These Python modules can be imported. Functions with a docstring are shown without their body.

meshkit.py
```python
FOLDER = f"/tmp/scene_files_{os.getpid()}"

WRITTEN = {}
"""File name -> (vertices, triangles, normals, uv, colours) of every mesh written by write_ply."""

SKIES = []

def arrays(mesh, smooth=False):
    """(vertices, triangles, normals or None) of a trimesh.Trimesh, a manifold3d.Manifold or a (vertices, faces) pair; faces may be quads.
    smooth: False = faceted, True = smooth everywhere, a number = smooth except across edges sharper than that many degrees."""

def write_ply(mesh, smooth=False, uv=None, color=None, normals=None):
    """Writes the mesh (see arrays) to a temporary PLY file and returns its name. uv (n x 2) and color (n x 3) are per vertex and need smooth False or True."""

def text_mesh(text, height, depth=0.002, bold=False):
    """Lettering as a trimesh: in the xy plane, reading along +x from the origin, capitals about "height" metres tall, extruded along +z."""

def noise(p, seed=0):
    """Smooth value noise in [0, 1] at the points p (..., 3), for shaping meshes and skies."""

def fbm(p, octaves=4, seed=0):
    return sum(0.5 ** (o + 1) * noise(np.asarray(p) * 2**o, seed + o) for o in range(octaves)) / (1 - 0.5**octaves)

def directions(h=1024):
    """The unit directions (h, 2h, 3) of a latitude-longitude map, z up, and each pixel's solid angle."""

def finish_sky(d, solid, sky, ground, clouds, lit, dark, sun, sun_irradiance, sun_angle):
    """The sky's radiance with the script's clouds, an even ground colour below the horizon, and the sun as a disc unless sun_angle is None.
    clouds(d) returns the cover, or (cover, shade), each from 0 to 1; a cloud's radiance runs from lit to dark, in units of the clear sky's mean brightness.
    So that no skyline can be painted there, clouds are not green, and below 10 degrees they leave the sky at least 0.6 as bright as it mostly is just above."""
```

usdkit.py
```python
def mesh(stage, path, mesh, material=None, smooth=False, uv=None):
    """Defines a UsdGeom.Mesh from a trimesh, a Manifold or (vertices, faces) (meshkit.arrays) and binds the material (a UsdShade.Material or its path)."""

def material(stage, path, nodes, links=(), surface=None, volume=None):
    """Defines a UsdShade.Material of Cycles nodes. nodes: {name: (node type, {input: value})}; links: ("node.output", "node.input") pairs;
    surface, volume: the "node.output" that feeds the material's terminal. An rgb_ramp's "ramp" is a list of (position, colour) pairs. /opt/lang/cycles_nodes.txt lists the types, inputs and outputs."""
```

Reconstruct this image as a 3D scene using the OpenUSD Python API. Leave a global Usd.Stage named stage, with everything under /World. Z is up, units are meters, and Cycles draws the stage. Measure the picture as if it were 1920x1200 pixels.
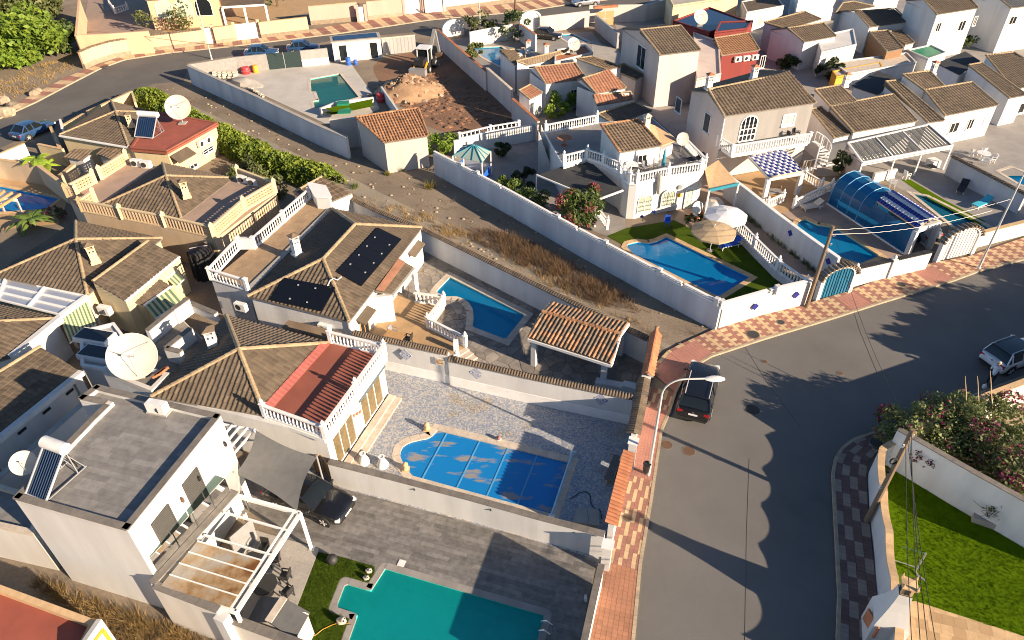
import math, random, numpy as np, usdkit
import mapbox_earcut as earcut
from pxr import Usd, UsdGeom, UsdLux, UsdShade, Gf, Sdf, Vt
from shapely.geometry import Polygon, LineString, Point, MultiPolygon
from shapely.ops import unary_union
import shapely
from meshkit import fbm, noise, text_mesh
rnd = random.Random(7)
RN = np.random.default_rng(11)
stage = Usd.Stage.CreateInMemory()
UsdGeom.SetStageUpAxis(stage, UsdGeom.Tokens.z)
UsdGeom.SetStageMetersPerUnit(stage, 1)
UsdGeom.Xform.Define(stage, '/World')
# ---------------------------------------------------------------- camera, sky, sun, exposure
FPX, TILT, ROLL, CAMH = 1320.0, math.radians(38.2), math.radians(-.7), 30.0
cam = UsdGeom.Camera.Define(stage, '/World/camera')
cam.CreateHorizontalApertureAttr(36.0)
cam.CreateFocalLengthAttr(36.0 * FPX / 1920)
cam.CreateClippingRangeAttr(Gf.Vec2f(.5, 2000))
EXPOSURE = 1.28
cam.CreateExposureAttr(EXPOSURE)
_c, _s, _ct, _st = math.cos(ROLL), math.sin(ROLL), math.cos(TILT), math.sin(TILT)
_R, _U, _Fw = np.array([1, 0, 0.]), np.array([0, _st, _ct]), np.array([0, _ct, -_st])
_cx, _cy = _c * _R + _s * _U, -_s * _R + _c * _U
cam.AddTransformOp().Set(Gf.Matrix4d(*[float(x) for x in (*_cx, 0, *_cy, 0, *(-_Fw), 0, 0, 0, CAMH, 1)]))
SUN_EL, SUN_AZ = math.radians(19.2), math.radians(-33)          # azimuth counted from +x towards +y
SUN = np.array([math.cos(SUN_EL) * math.cos(SUN_AZ), math.cos(SUN_EL) * math.sin(SUN_AZ), math.sin(SUN_EL)])
usdkit.material(stage, '/World/Looks/sky', {
    's': ('sky_texture', {'sky_type': 'single_scattering', 'sun_disc': False, 'ozone_density': 4., 'sun_elevation': SUN_EL, 'sun_rotation': math.atan2(SUN[0], SUN[1])}),
    'b': ('background_shader', {'strength': 0.055})}, [('s.color', 'b.color')], surface='b.background')
dome = UsdLux.DomeLight.Define(stage, '/World/sky')
UsdShade.MaterialBindingAPI.Apply(dome.GetPrim()).Bind(UsdShade.Material.Get(stage, '/World/Looks/sky'))
sun = UsdLux.DistantLight.Define(stage, '/World/sun')
sun.CreateNormalizeAttr(True); sun.CreateIntensityAttr(1.25); sun.CreateAngleAttr(.5); sun.CreateColorAttr(Gf.Vec3f(1, .795, .58))
_z = Gf.Rotation(Gf.Vec3d(0, 0, 1), Gf.Vec3d(*map(float, SUN)))
sun.AddTransformOp().Set(Gf.Matrix4d().SetRotate(_z))

# ---------------------------------------------------------------- measuring: a point of the survey picture at a known height, as a place in the world
def w(x, y, z=0.0):
    u, v = (x - 960) / FPX, (600 - y) / FPX
    d = _Fw + u * _cx + v * _cy
    t = (CAMH - z) / -d[2]
    return np.array([d[0] * t, d[1] * t, z])
def W(s, z=0.0):
    """'@x0,y0,k: a,b c,d ...' (an enlargement by k whose corner is x0,y0) or plain 'a,b c,d'; 'a,b,h' gives a point its own height"""
    x0 = y0 = 0.; k = 1.
    if s.startswith('@'):
        h, s = s[1:].split(':'); x0, y0, k = map(float, h.split(','))
    out = []
    for t in s.split():
        q = [float(v) for v in t.split(',')]
        out.append(w(x0 + q[0] / k, y0 + q[1] / k, q[2] if len(q) > 2 else z))
    return out
def p1(x, y, z=0.): return w(x, y, z)
def xy(ps): return [(float(p[0]), float(p[1])) for p in ps]
CAMP = np.array([0, 0, CAMH])
def unit(v): v = np.asarray(v, float); return v / max(np.linalg.norm(v), 1e-9)
def V(*a): return np.array(a, float)
def lerp(a, b, t): return np.asarray(a) * (1 - t) + np.asarray(b) * t

# ---------------------------------------------------------------- mesh building
class M:
    def __init__(s): s.v, s.f, s.n = [], [], 0
    def add(s, v, f):
        v = np.asarray(v, float).reshape(-1, 3); s.v.append(v); s.f.append(np.asarray(f, int).reshape(-1, 3) + s.n); s.n += len(v); return s
    def join(s, o):
        for v, f in o.parts(): s.add(v, f)
        return s
    def parts(s):
        n = 0
        for v, f in zip(s.v, s.f): yield v, f - n; n += len(v)
    def arr(s): return np.concatenate(s.v), np.concatenate(s.f)
    def quad(s, a, b, c, d): return s.add([a, b, c, d], [[0, 1, 2], [0, 2, 3]])
    def grid(s, P):
        P = np.asarray(P, float); m, n = P.shape[:2]; i = np.arange(m * n).reshape(m, n)
        a, b, c, d = i[:-1, :-1].ravel(), i[:-1, 1:].ravel(), i[1:, 1:].ravel(), i[1:, :-1].ravel()
        return s.add(P.reshape(-1, 3), np.concatenate([np.stack([a, b, c], 1), np.stack([a, c, d], 1)]))
    def flat(s, poly, z=0, dn=False):
        """a shapely polygon (with holes) or list of xy as a flat sheet"""
        for g in geoms(poly):
            v, f = tri(g); s.add(np.c_[v, np.full(len(v), z)], f[:, ::-1] if dn else f)
        return s
    def prism(s, poly, z0, z1, bottom=False):
        for g in geoms(poly):
            v, f = tri(g)
            s.add(np.c_[v, np.full(len(v), z1)], f)
            if bottom: s.add(np.c_[v, np.full(len(v), z0)], f[:, ::-1])
            for r in [g.exterior] + list(g.interiors):
                c = np.array(r.coords)[:-1]
                for a, b in zip(c, np.roll(c, -1, 0)):
                    s.quad((*a, z0), (*b, z0), (*b, z1), (*a, z1))
        return s
    def slab(s, pts, t, d=(0, 0, -1)):
        """planar 3-D polygon pushed by t along d, closed"""
        p = np.array(pts, float); d = np.asarray(d, float) * t
        f = tri3(p); n = len(p)
        s.add(p, f); s.add(p + d, f[:, ::-1])
        for i in range(n):
            j = (i + 1) % n; s.quad(p[i] + d, p[j] + d, p[j], p[i])
        return s
    def tops(s, poly, z0, zs):
        """walls from z0 up to each corner's own height, with a top face (fan)"""
        p = [np.array([*q[:2], 0]) for q in poly]; n = len(p)
        T = [V(q[0], q[1], z) for q, z in zip(p, zs)]; B = [V(q[0], q[1], z0) for q in p]
        for i in range(n): j = (i + 1) % n; s.quad(B[i], B[j], T[j], T[i])
        s.add(T, tri3(np.array(T))); return s
    def box(s, c, size, rz=0., z0=True):
        x, y, z = np.array(size) / 2; o = z if z0 else 0
        p = np.array([[i * x, j * y, k * z + o] for k in (-1, 1) for i, j in ((-1, -1), (1, -1), (1, 1), (-1, 1))])
        cc, ss = math.cos(rz), math.sin(rz); p = np.c_[p[:, 0] * cc - p[:, 1] * ss, p[:, 0] * ss + p[:, 1] * cc, p[:, 2]] + np.asarray(c, float)
        return s.add(p, BOXF)
    def bar(s, a, b, wd, ht=None, up=(0, 0, 1)):
        a, b = np.asarray(a, float), np.asarray(b, float); ht = ht or wd; d = unit(b - a)
        x = np.cross(d, up); x = unit(x) if np.linalg.norm(x) > 1e-3 else np.array([1., 0, 0]); u = np.cross(x, d)
        p = [e + i * x * wd / 2 + j * u * ht / 2 for e in (a, b) for i, j in ((-1, -1), (1, -1), (1, 1), (-1, 1))]
        return s.add(p, BOXF)
    def tube(s, pts, r, n=8, cap=True):
        P = np.array(pts, float); m = len(P); r = np.broadcast_to(np.asarray(r, float), m)
        T = np.gradient(P, axis=0) if m > 2 else np.repeat([P[1] - P[0]], 2, 0)
        ref = np.array([0, 0, 1.]) if abs(unit(T.mean(0))[2]) < .8 else np.array([1., 0, 0])
        a = np.linspace(0, 2 * np.pi, n, endpoint=False); rings = []
        for i in range(m):
            t = unit(T[i]); x = unit(np.cross(t, ref)); y = np.cross(t, x)
            rings.append(P[i] + r[i] * (np.cos(a)[:, None] * x - np.sin(a)[:, None] * y))
        R = np.array(rings); s.grid(np.concatenate([R, R[:, :1]], 1))
        if cap:
            f = [[0, i, i + 1] for i in range(1, n - 1)]
            s.add(R[0], np.array(f)[:, ::-1]); s.add(R[-1], f)
        return s
    def lathe(s, prof, at=(0, 0, 0), n=12, a0=0):
        a = np.linspace(0, 2 * np.pi, n + 1) + a0
        P = np.array([[[r * math.cos(t), r * math.sin(t), z] for t in a] for r, z in prof]) + np.asarray(at, float)
        return s.grid(P)
    def ball(s, c, r, n=8, m=6, sq=(1, 1, 1), seed=None, amp=0.):
        t = np.linspace(-np.pi / 2, np.pi / 2, m); a = np.linspace(0, 2 * np.pi, n + 1)
        D = np.array([[[math.cos(u) * math.cos(q), math.cos(u) * math.sin(q), math.sin(u)] for q in a] for u in t])
        k = 1. if seed is None else (1 + amp * (2 * noise(D * 1.3 + seed * 7.7, seed) - 1))[..., None]
        return s.grid(D * k * r * np.array(sq) + np.asarray(c, float))
    def place(s, at=(0, 0, 0), rz=0., sc=1.):
        c, n = math.cos(rz), math.sin(rz); R = np.array([[c, -n, 0], [n, c, 0], [0, 0, 1]])
        s.v = [(v * sc) @ R.T + np.asarray(at, float) for v in s.v]; return s
    def tilt(s, axis, ang, at=(0, 0, 0)):
        a = unit(axis); at = np.asarray(at, float); c, n = math.cos(ang), math.sin(ang)
        K = np.array([[0, -a[2], a[1]], [a[2], 0, -a[0]], [-a[1], a[0], 0]]); R = np.eye(3) + n * K + (1 - c) * K @ K
        s.v = [(v - at) @ R.T + at for v in s.v]; return s
    def center(s): return np.concatenate(s.v).mean(0)
BOXF = [[0, 2, 1], [0, 3, 2], [4, 5, 6], [4, 6, 7], [0, 1, 5], [0, 5, 4], [1, 2, 6], [1, 6, 5], [2, 3, 7], [2, 7, 6], [3, 0, 4], [3, 4, 7]]
def geoms(p):
    if isinstance(p, (list, tuple)) or (isinstance(p, np.ndarray)): p = Polygon([q[:2] for q in p])
    if not p.is_valid: p = p.buffer(0)
    for g in getattr(p, 'geoms', [p]):
        if g.geom_type == 'Polygon' and g.area > 1e-6: yield orient(g)
def orient(g):
    from shapely.geometry.polygon import orient as o
    return o(g, 1.0)
def tri(g):
    rings = [np.array(g.exterior.coords)[:-1, :2]] + [np.array(r.coords)[:-1, :2] for r in g.interiors]
    v = np.concatenate(rings); f = earcut.triangulate_float64(v, np.cumsum([len(r) for r in rings]).astype(np.uint32)).reshape(-1, 3).astype(int)
    a = v[f]; ar = np.cross(a[:, 1] - a[:, 0], a[:, 2] - a[:, 0]); f[ar < 0] = f[ar < 0][:, ::-1]
    return v, f
def nrm(p):
    p = np.asarray(p, float); n = np.zeros(3)
    for i in range(len(p)): n += np.cross(p[i], p[(i + 1) % len(p)])
    return unit(n)
def tri3(p):
    n = nrm(p - p.mean(0)); x = unit(np.cross(n, [0.3, .2, 1] if abs(n[2]) < .9 else [1, 0, 0])); y = np.cross(n, x)
    q = np.c_[(p - p[0]) @ x, (p - p[0]) @ y]
    f = earcut.triangulate_float64(q, np.array([len(q)], np.uint32)).reshape(-1, 3).astype(int)
    a = q[f]; ar = np.cross(a[:, 1] - a[:, 0], a[:, 2] - a[:, 0]); f[ar < 0] = f[ar < 0][:, ::-1]
    return f
def qbar(a, b, wd, ht=None): return M().bar(a, b, wd, ht)

# ---------------------------------------------------------------- things and parts
_used = {}
def number(parent, name):
    k = (parent, name); i = _used.get(k, -1) + 1; _used[k] = i
    return name if i == 0 else f'{name}_{i:03d}'
class T:
    def __init__(s, path, base): s.path, s.base = path, np.asarray(base, float)
    def part(s, name, m, mt, label=None, kind=None, smooth=False):
        """one Mesh prim below this thing or part"""
        if m.n == 0: return None
        p = f'{s.path}/{number(s.path, name)}'; v, f = m.arr()
        pr = usdkit.mesh(stage, p, (v - s.base, f), MT[mt] if isinstance(mt, str) else mt, smooth=smooth).GetPrim()
        if label: pr.SetCustomDataByKey('label', label)
        if kind: pr.SetCustomDataByKey('kind', kind)
        return T(p, s.base)
    def pieces(s, name, ms, mt, limit=300, rest=None, smooth=False):
        """each piece a part of its own, nearest first; past the limit one joined part"""
        ms = [m for m in ms if m.n]
        if not ms: return
        mts = mt if isinstance(mt, (list, tuple)) else [mt]
        if len(ms) > limit:
            d = [np.linalg.norm(m.v[0][0] - CAMP) for m in ms]; o = np.argsort(d, kind='stable'); ms = [ms[i] for i in o]
        for m in ms[:limit]: s.part(name, m, mts[rnd.randrange(len(mts))], smooth=smooth)
        if len(ms) > limit:
            for k, q in enumerate(mts if len(ms) - limit > 40 else mts[:1]):
                j = M(); n = len(mts) if len(ms) - limit > 40 else 1
                for m in ms[limit:][k::n]: j.join(m)
                s.part(rest or name + '_field', j, q, kind='stuff', smooth=smooth)
def tagp(pr, label, cat, group=None, kind=None):
    if label: pr.SetCustomDataByKey('label', label)
    if cat: pr.SetCustomDataByKey('category', cat)
    if group: pr.SetCustomDataByKey('group', group)
    if kind: pr.SetCustomDataByKey('kind', kind)
def thing(name, label, cat, at=(0, 0, 0), group=None, kind=None):
    p = '/World/' + number('/World', name); x = UsdGeom.Xform.Define(stage, p)
    at = np.array([at[0], at[1], at[2] if len(at) > 2 else 0], float)
    x.AddTranslateOp().Set(Gf.Vec3d(*map(float, at))); tagp(x.GetPrim(), label, cat, group, kind)
    return T(p, at)
def solo(name, m, mt, label, cat, group=None, kind=None, smooth=False):
    p = '/World/' + number('/World', name); v, f = m.arr(); b = np.array([*v[:, :2].mean(0), v[:, 2].min()])
    me = usdkit.mesh(stage, p, (v - b, f), MT[mt] if isinstance(mt, str) else mt, smooth=smooth); me.AddTranslateOp().Set(Gf.Vec3d(*map(float, b)))
    tagp(me.GetPrim(), label, cat, group, kind); return T(p, b)
def struct(name, m, mt, smooth=False, kind='structure', label=None, cat=None): return solo(name, m, mt, label, cat, kind=kind, smooth=smooth)
MT = {}
# ---------------------------------------------------------------- materials
def mat(name, c, c2=None, sc=1.2, rough=.8, bump=0., bs=30., isl=0., metal=0., spec=None, streak=False, c3=None, det=5., lo=.35, hi=.65, coat=0., fine=.12, trans=None):
    """noise between two real colours, a fine grain, relief, and a little variety from piece to piece"""
    c2 = c2 or tuple(x * .86 for x in c)
    n = {'g': ('geometry', {}), 'nz': ('noise_texture', {'scale': sc, 'detail': det, 'roughness': .6}),
         'rp': ('rgb_ramp', {'ramp': [(lo, c2), (hi, c)] if c3 is None else [(lo - .1, c3), (lo, c2), (hi, c)]}),
         'n2': ('noise_texture', {'scale': bs, 'detail': 3.}), 'mr': ('map_range', {'from_min': .25, 'from_max': .75, 'to_min': 1 - fine, 'to_max': 1 + fine}),
         'm1': ('mix_color', {'blend_type': 'multiply', 'fac': 1.}), 'p': ('principled_bsdf', {'roughness': rough, 'metallic': metal})}
    l = [('nz.fac', 'rp.fac'), ('g.position', 'n2.vector'), ('n2.fac', 'mr.value'), ('rp.color', 'm1.a'), ('mr.result', 'm1.b')]
    if streak:
        n['mp'] = ('mapping', {'scale': (1., 1., .16)}); l += [('g.position', 'mp.vector'), ('mp.vector', 'nz.vector')]
    else: l += [('g.position', 'nz.vector')]
    last = 'm1.result'
    if isl:
        n['o'] = ('object_info', {}); n['ad'] = ('math', {'math_type': 'add'}); n['fr'] = ('math', {'math_type': 'fraction'})
        n['mi'] = ('map_range', {'from_min': 0., 'from_max': 1., 'to_min': 1 - isl, 'to_max': 1 + isl}); n['m2'] = ('mix_color', {'blend_type': 'multiply', 'fac': 1.})
        l += [('o.random', 'ad.value1'), ('g.random_per_island', 'ad.value2'), ('ad.value', 'fr.value1'), ('fr.value', 'mi.value'), (last, 'm2.a'), ('mi.result', 'm2.b')]; last = 'm2.result'
    l.append((last, 'p.base_color'))
    if spec is not None: n['p'][1]['specular_ior_level'] = spec
    if coat: n['p'][1]['coat_weight'] = coat; n['p'][1]['coat_roughness'] = .05
    if bump:
        n['b'] = ('bump', {'strength': min(1., bump), 'distance': .02}); l += [('n2.fac', 'b.height'), ('b.normal', 'p.normal')]
    surf = 'p.BSDF'
    if trans:
        n['tb'] = ('translucent_bsdf', {}); n['mx'] = ('mix_closure', {'fac': trans}); l += [(last, 'tb.color'), ('p.BSDF', 'mx.closure1'), ('tb.BSDF', 'mx.closure2')]; surf = 'mx.closure'
    MT[name] = usdkit.material(stage, '/World/Looks/' + name, n, l, surface=surf); return name
def flat(name, c, rough=.5, metal=0., **k):
    MT[name] = usdkit.material(stage, '/World/Looks/' + name, {'p': ('principled_bsdf', {'base_color': c, 'roughness': rough, 'metallic': metal, **k})}, [], surface='p.BSDF'); return name
def pane(name, tint=(.8, .9, .88), rough=.03, bump=0., bs=3., ior=1.5, body=0., bodyc=(.1, .4, .4)):
    """clear sheet: tinted transparency and a fresnel reflection, with an optional share of diffuse body (murky water, patterned glass)"""
    n = {'t': ('transparent_bsdf', {'color': tint}), 'gl': ('glossy_bsdf', {'roughness': rough, 'color': (1, 1, 1)}), 'fr': ('fresnel', {'IOR': ior}), 'mx': ('mix_closure', {})}
    l = [('fr.fac', 'mx.fac'), ('gl.BSDF', 'mx.closure2')]
    src = 't.BSDF'
    if body:
        n['d'] = ('diffuse_bsdf', {'color': bodyc}); n['m0'] = ('mix_closure', {'fac': body}); l += [('t.BSDF', 'm0.closure1'), ('d.BSDF', 'm0.closure2')]; src = 'm0.closure'
    l.append((src, 'mx.closure1'))
    if bump:
        n['g'] = ('geometry', {}); n['nz'] = ('noise_texture', {'scale': bs, 'detail': 3., 'distortion': .6}); n['b'] = ('bump', {'strength': bump, 'distance': .03})
        l += [('g.position', 'nz.vector'), ('nz.fac', 'b.height'), ('b.normal', 'gl.normal'), ('b.normal', 'fr.normal')]
    MT[name] = usdkit.material(stage, '/World/Looks/' + name, n, l, surface='mx.closure'); return name
# walls
mat('white', (.61, .605, .59), (.52, .515, .50), sc=.9, streak=True, rough=.85, bump=.12, bs=40, fine=.05)
mat('offwhite', (.58, .55, .50), (.50, .47, .42), sc=.8, streak=True, rough=.9, bump=.15, bs=40, fine=.05)
mat('white_trim', (.80, .79, .77), (.72, .71, .68), sc=2, rough=.6, fine=.04)
mat('rough_white', (.62, .62, .62), (.46, .46, .47), sc=.5, streak=True, rough=.95, bump=.25, bs=25, fine=.07)
mat('cream', (.62, .50, .30), (.53, .43, .26), sc=.8, streak=True, rough=.9, bump=.15, bs=40, fine=.05)
mat('tan', (.52, .40, .27), (.43, .33, .22), sc=.9, streak=True, rough=.9, bump=.15, bs=40, fine=.06)
mat('lattice', (.56, .40, .25), (.47, .33, .2), sc=1.5, rough=.9, isl=.06)
mat('peach', (.70, .46, .28), (.60, .40, .25), sc=.5, streak=True, rough=.9, fine=.05)
mat('pinkwall', (.55, .36, .29), (.48, .32, .26), sc=.5, streak=True, rough=.9, fine=.05)
mat('palepink', (.60, .50, .44), (.52, .43, .38), sc=.6, streak=True, rough=.9, fine=.05)
mat('greywall', (.38, .37, .36), (.32, .31, .30), sc=.8, streak=True, rough=.9, bump=.1)
mat('redwall', (.20, .03, .025), (.165, .026, .022), sc=.8, streak=True, rough=.85)
mat('yellowpaint', (.70, .36, .03), rough=.7)
mat('block', (.33, .31, .29), (.26, .25, .24), sc=3, rough=.95, isl=.1, bump=.3, bs=20)
mat('stone', (.36, .29, .20), (.27, .21, .15), sc=3, rough=.95, isl=.22, bump=.4, bs=18)
mat('coping', (.20, .18, .155), (.14, .125, .11), sc=2.5, rough=.9, isl=.12, bump=.2)
mat('coping_light', (.60, .52, .42), (.48, .41, .33), sc=3, rough=.85, isl=.08, bump=.15)
mat('coping_tan', (.58, .40, .22), (.48, .33, .18), sc=3, rough=.85, isl=.1, bump=.15)
# roofs
mat('tile_brown', (0.136, 0.103, 0.0703), (0.0991, 0.0757, 0.0523), sc=1.4, rough=.85, isl=.2, bump=.15, c3=(0.0665, 0.0534, 0.0409))
mat('tile_tan', (0.183, 0.132, 0.0857), (0.132, 0.0952, 0.0627), sc=1.2, rough=.85, isl=.2, c3=(0.0938, 0.0706, 0.0512))
mat('tile_dark', (.15, .11, .075), (.10, .075, .05), sc=1.2, rough=.85, isl=.2)
mat('tile_orange', (.36, .19, .095), (.27, .14, .07), sc=1.4, rough=.85, isl=.25, c3=(.16, .10, .06))
mat('tile_terra', (.44, .17, .075), (.33, .125, .06), sc=2, rough=.8, isl=.16, c3=(.24, .12, .07))
mat('tile_pink', (.36, .17, .10), (.27, .13, .08), sc=1.2, rough=.8, isl=.16)
mat('ridge', (.36, .275, .165), (.28, .21, .125), sc=2.5, rough=.85, isl=.12, bump=.2)
mat('red_paint', (.30, .095, .058), (.24, .075, .048), sc=.7, rough=.8, c3=(.34, .13, .08), fine=.1)
mat('red_paint2', (.40, .12, .10), (.32, .095, .08), sc=1., rough=.75)
mat('red_deck', (.33, .085, .055), (.26, .07, .045), sc=.8, rough=.85, c3=(.2, .07, .05), bump=.1)
mat('deck_tile', (.36, .25, .15), (.29, .20, .12), sc=1.0, rough=.8, isl=.07)
mat('roofdeck_grey', (0.251, 0.242, 0.229), (0.182, 0.176, 0.17), sc=2.2, rough=.75, isl=.16)
mat('plank', (0.191, 0.181, 0.171), (0.116, 0.112, 0.106), sc=3.0, rough=.6, isl=.16, det=6)
mat('plank2', (0.228, 0.218, 0.205), (0.152, 0.144, 0.136), sc=3.0, rough=.6, isl=.14, det=6)
mat('dark_awning', (.035, .04, .045), (.028, .03, .035), rough=.9)
# ground
mat('dirt', (.25, .20, .145), (.17, .135, .10), sc=.22, rough=1, bump=.5, bs=6, c3=(.15, .115, .08), fine=.2)
mat('dirt_pale', (.30, .26, .20), (.235, .20, .155), sc=.3, rough=1, bump=.4, bs=7, fine=.15)
mat('dirt_dug', (.24, .13, .075), (.16, .09, .055), sc=.35, rough=1, bump=.6, bs=5, fine=.25)
mat('rubble', (.40, .26, .15), (.28, .17, .10), sc=1.5, rough=1, isl=.3, bump=.5, bs=10)
mat('asphalt', (0.154, 0.147, 0.139), (0.121, 0.117, 0.111), sc=.16, rough=.92, bump=.25, bs=45, fine=.16, c3=(0.0925, 0.0897, 0.0859), det=8)
mat('asphalt_old', (0.121, 0.115, 0.106), (0.0953, 0.0908, 0.0849), sc=.25, rough=.92, bump=.3, bs=40, fine=.14)
mat('asphalt_patch', (.085, .08, .072), (.07, .066, .06), sc=.6, rough=.93, fine=.1)
mat('kerb', (.42, .34, .24), (.33, .27, .19), sc=2, rough=.9, isl=.1, bump=.2)
mat('paver_pink', (.33, .155, .115), (.27, .13, .10), sc=1.2, rough=.85, isl=.10)
mat('paver_cream', (.58, .42, .25), (.47, .34, .20), sc=1.2, rough=.85, isl=.08)
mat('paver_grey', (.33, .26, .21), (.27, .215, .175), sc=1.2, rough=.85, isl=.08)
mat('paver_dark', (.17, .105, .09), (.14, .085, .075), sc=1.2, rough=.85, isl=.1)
mat('paver_plain', (.43, .20, .15), (.36, .17, .13), sc=.8, rough=.85, isl=.05)
mat('paver_red', (.36, .17, .10), (.29, .14, .085), sc=1.2, rough=.85, isl=.12)
mat('grout', (.20, .16, .12), rough=.95)
mat('concrete', (.40, .37, .33), (.32, .30, .27), sc=.7, rough=.9, bump=.2, bs=15)
mat('concrete_pale', (.50, .47, .43), (.42, .40, .36), sc=.5, rough=.9, bump=.15, bs=15)
mat('flagstone', (.30, .265, .225), (.19, .175, .16), sc=1.1, rough=.85, isl=.25, bump=.4, bs=8, c3=(.30, .235, .16))
mat('patio_tan', (.44, .29, .15), (.37, .245, .13), sc=1.1, rough=.8, isl=.06)
mat('patio_pink', (.36, .26, .20), (.30, .22, .17), sc=.9, rough=.8, isl=.05)
mat('patio_grey', (.30, .28, .26), (.24, .225, .21), sc=.8, rough=.8, isl=.08)
mat('turf', (.062, .098, .010), (.046, .076, .008), sc=1, rough=1, spec=.05, bump=.3, bs=40, fine=.22, det=8)
mat('turf_bright', (.085, .15, .002), (.066, .122, .002), sc=.9, rough=1, spec=.05, bump=.3, bs=40, fine=.22, det=8)
mat('lawn_dry', (.12, .15, .03), (.09, .11, .025), sc=2, rough=.95, bump=.6, bs=40, fine=.25)
# mosaic of small blue, white and grey tesserae
MT['mosaic'] = usdkit.material(stage, '/World/Looks/mosaic', {
    'g': ('geometry', {}), 'v': ('voronoi_texture', {'scale': 13., 'randomness': .3}), 's': ('separate_color', {}),
    'rp': ('rgb_ramp', {'interpolate': False, 'ramp': [(0, (.22, .26, .33)), (.3, (.40, .385, .365)), (.5, (.32, .33, .35)), (.72, (.46, .445, .42)), (.9, (.26, .30, .37))]}),
    'nz': ('noise_texture', {'scale': .45, 'detail': 4., 'roughness': .55}), 'r2': ('rgb_ramp', {'ramp': [(.56, (1, 1, 1)), (.64, (1.0, .86, .66)), (.72, (.78, .6, .42))]}),
    'm': ('mix_color', {'blend_type': 'multiply', 'fac': .75}), 'ed': ('voronoi_texture', {'scale': 13., 'randomness': .3, 'feature': 'distance_to_edge'}),
    'b': ('bump', {'strength': .4, 'distance': .01}), 'p': ('principled_bsdf', {'roughness': .6})},
    [('g.position', 'v.vector'), ('g.position', 'ed.vector'), ('v.color', 's.color'), ('s.r', 'rp.fac'), ('g.position', 'nz.vector'), ('nz.fac', 'r2.fac'), ('rp.color', 'm.a'), ('r2.color', 'm.b'), ('ed.distance', 'b.height'), ('b.normal', 'p.normal'), ('m.result', 'p.base_color')], surface='p.BSDF')
# pool interiors and water
def pool_mat(name, a, b, sc=9):
    MT[name] = usdkit.material(stage, '/World/Looks/' + name, {
        'g': ('geometry', {}), 'k': ('brick_texture', {'scale': sc, 'color1': a, 'color2': b, 'mortar': tuple(x * 1.15 for x in a), 'offset': 0., 'brick_width': .5, 'row_height': .5, 'mortar_size': .03}),
        'nz': ('noise_texture', {'scale': 1.1, 'detail': 3.}), 'mr': ('map_range', {'from_min': .3, 'from_max': .7, 'to_min': .9, 'to_max': 1.1}), 'm': ('mix_color', {'blend_type': 'multiply', 'fac': 1.}), 'p': ('principled_bsdf', {'roughness': .5})},
        [('g.position', 'k.vector'), ('g.position', 'nz.vector'), ('nz.fac', 'mr.value'), ('k.color', 'm.a'), ('mr.result', 'm.b'), ('m.result', 'p.base_color')], surface='p.BSDF')
pool_mat('basin_teal', (.06, .74, .62), (.08, .80, .68))
pool_mat('basin_blue', (.07, .60, .70), (.09, .66, .76))
pool_mat('basin_deep', (.04, .44, .55), (.05, .50, .60))
pool_mat('basin_strong', (.03, .46, .92), (.04, .52, .95))
pool_mat('basin_green', (.10, .60, .45), (.12, .66, .5))
pane('water_teal', (.80, .98, .96), .04, .3, 2.2, 1.33, .38, (.008, .47, .46))
pane('water_blue', (.78, .96, .99), .04, .35, 2.4, 1.33, .38, (.008, .34, .72))
pane('water_deep', (.72, .93, .97), .04, .35, 2.4, 1.33, .32, (.015, .26, .38))
pane('water_green', (.8, .96, .9), .04, .25, 2.0, 1.33, .18, (.06, .40, .3))
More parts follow.
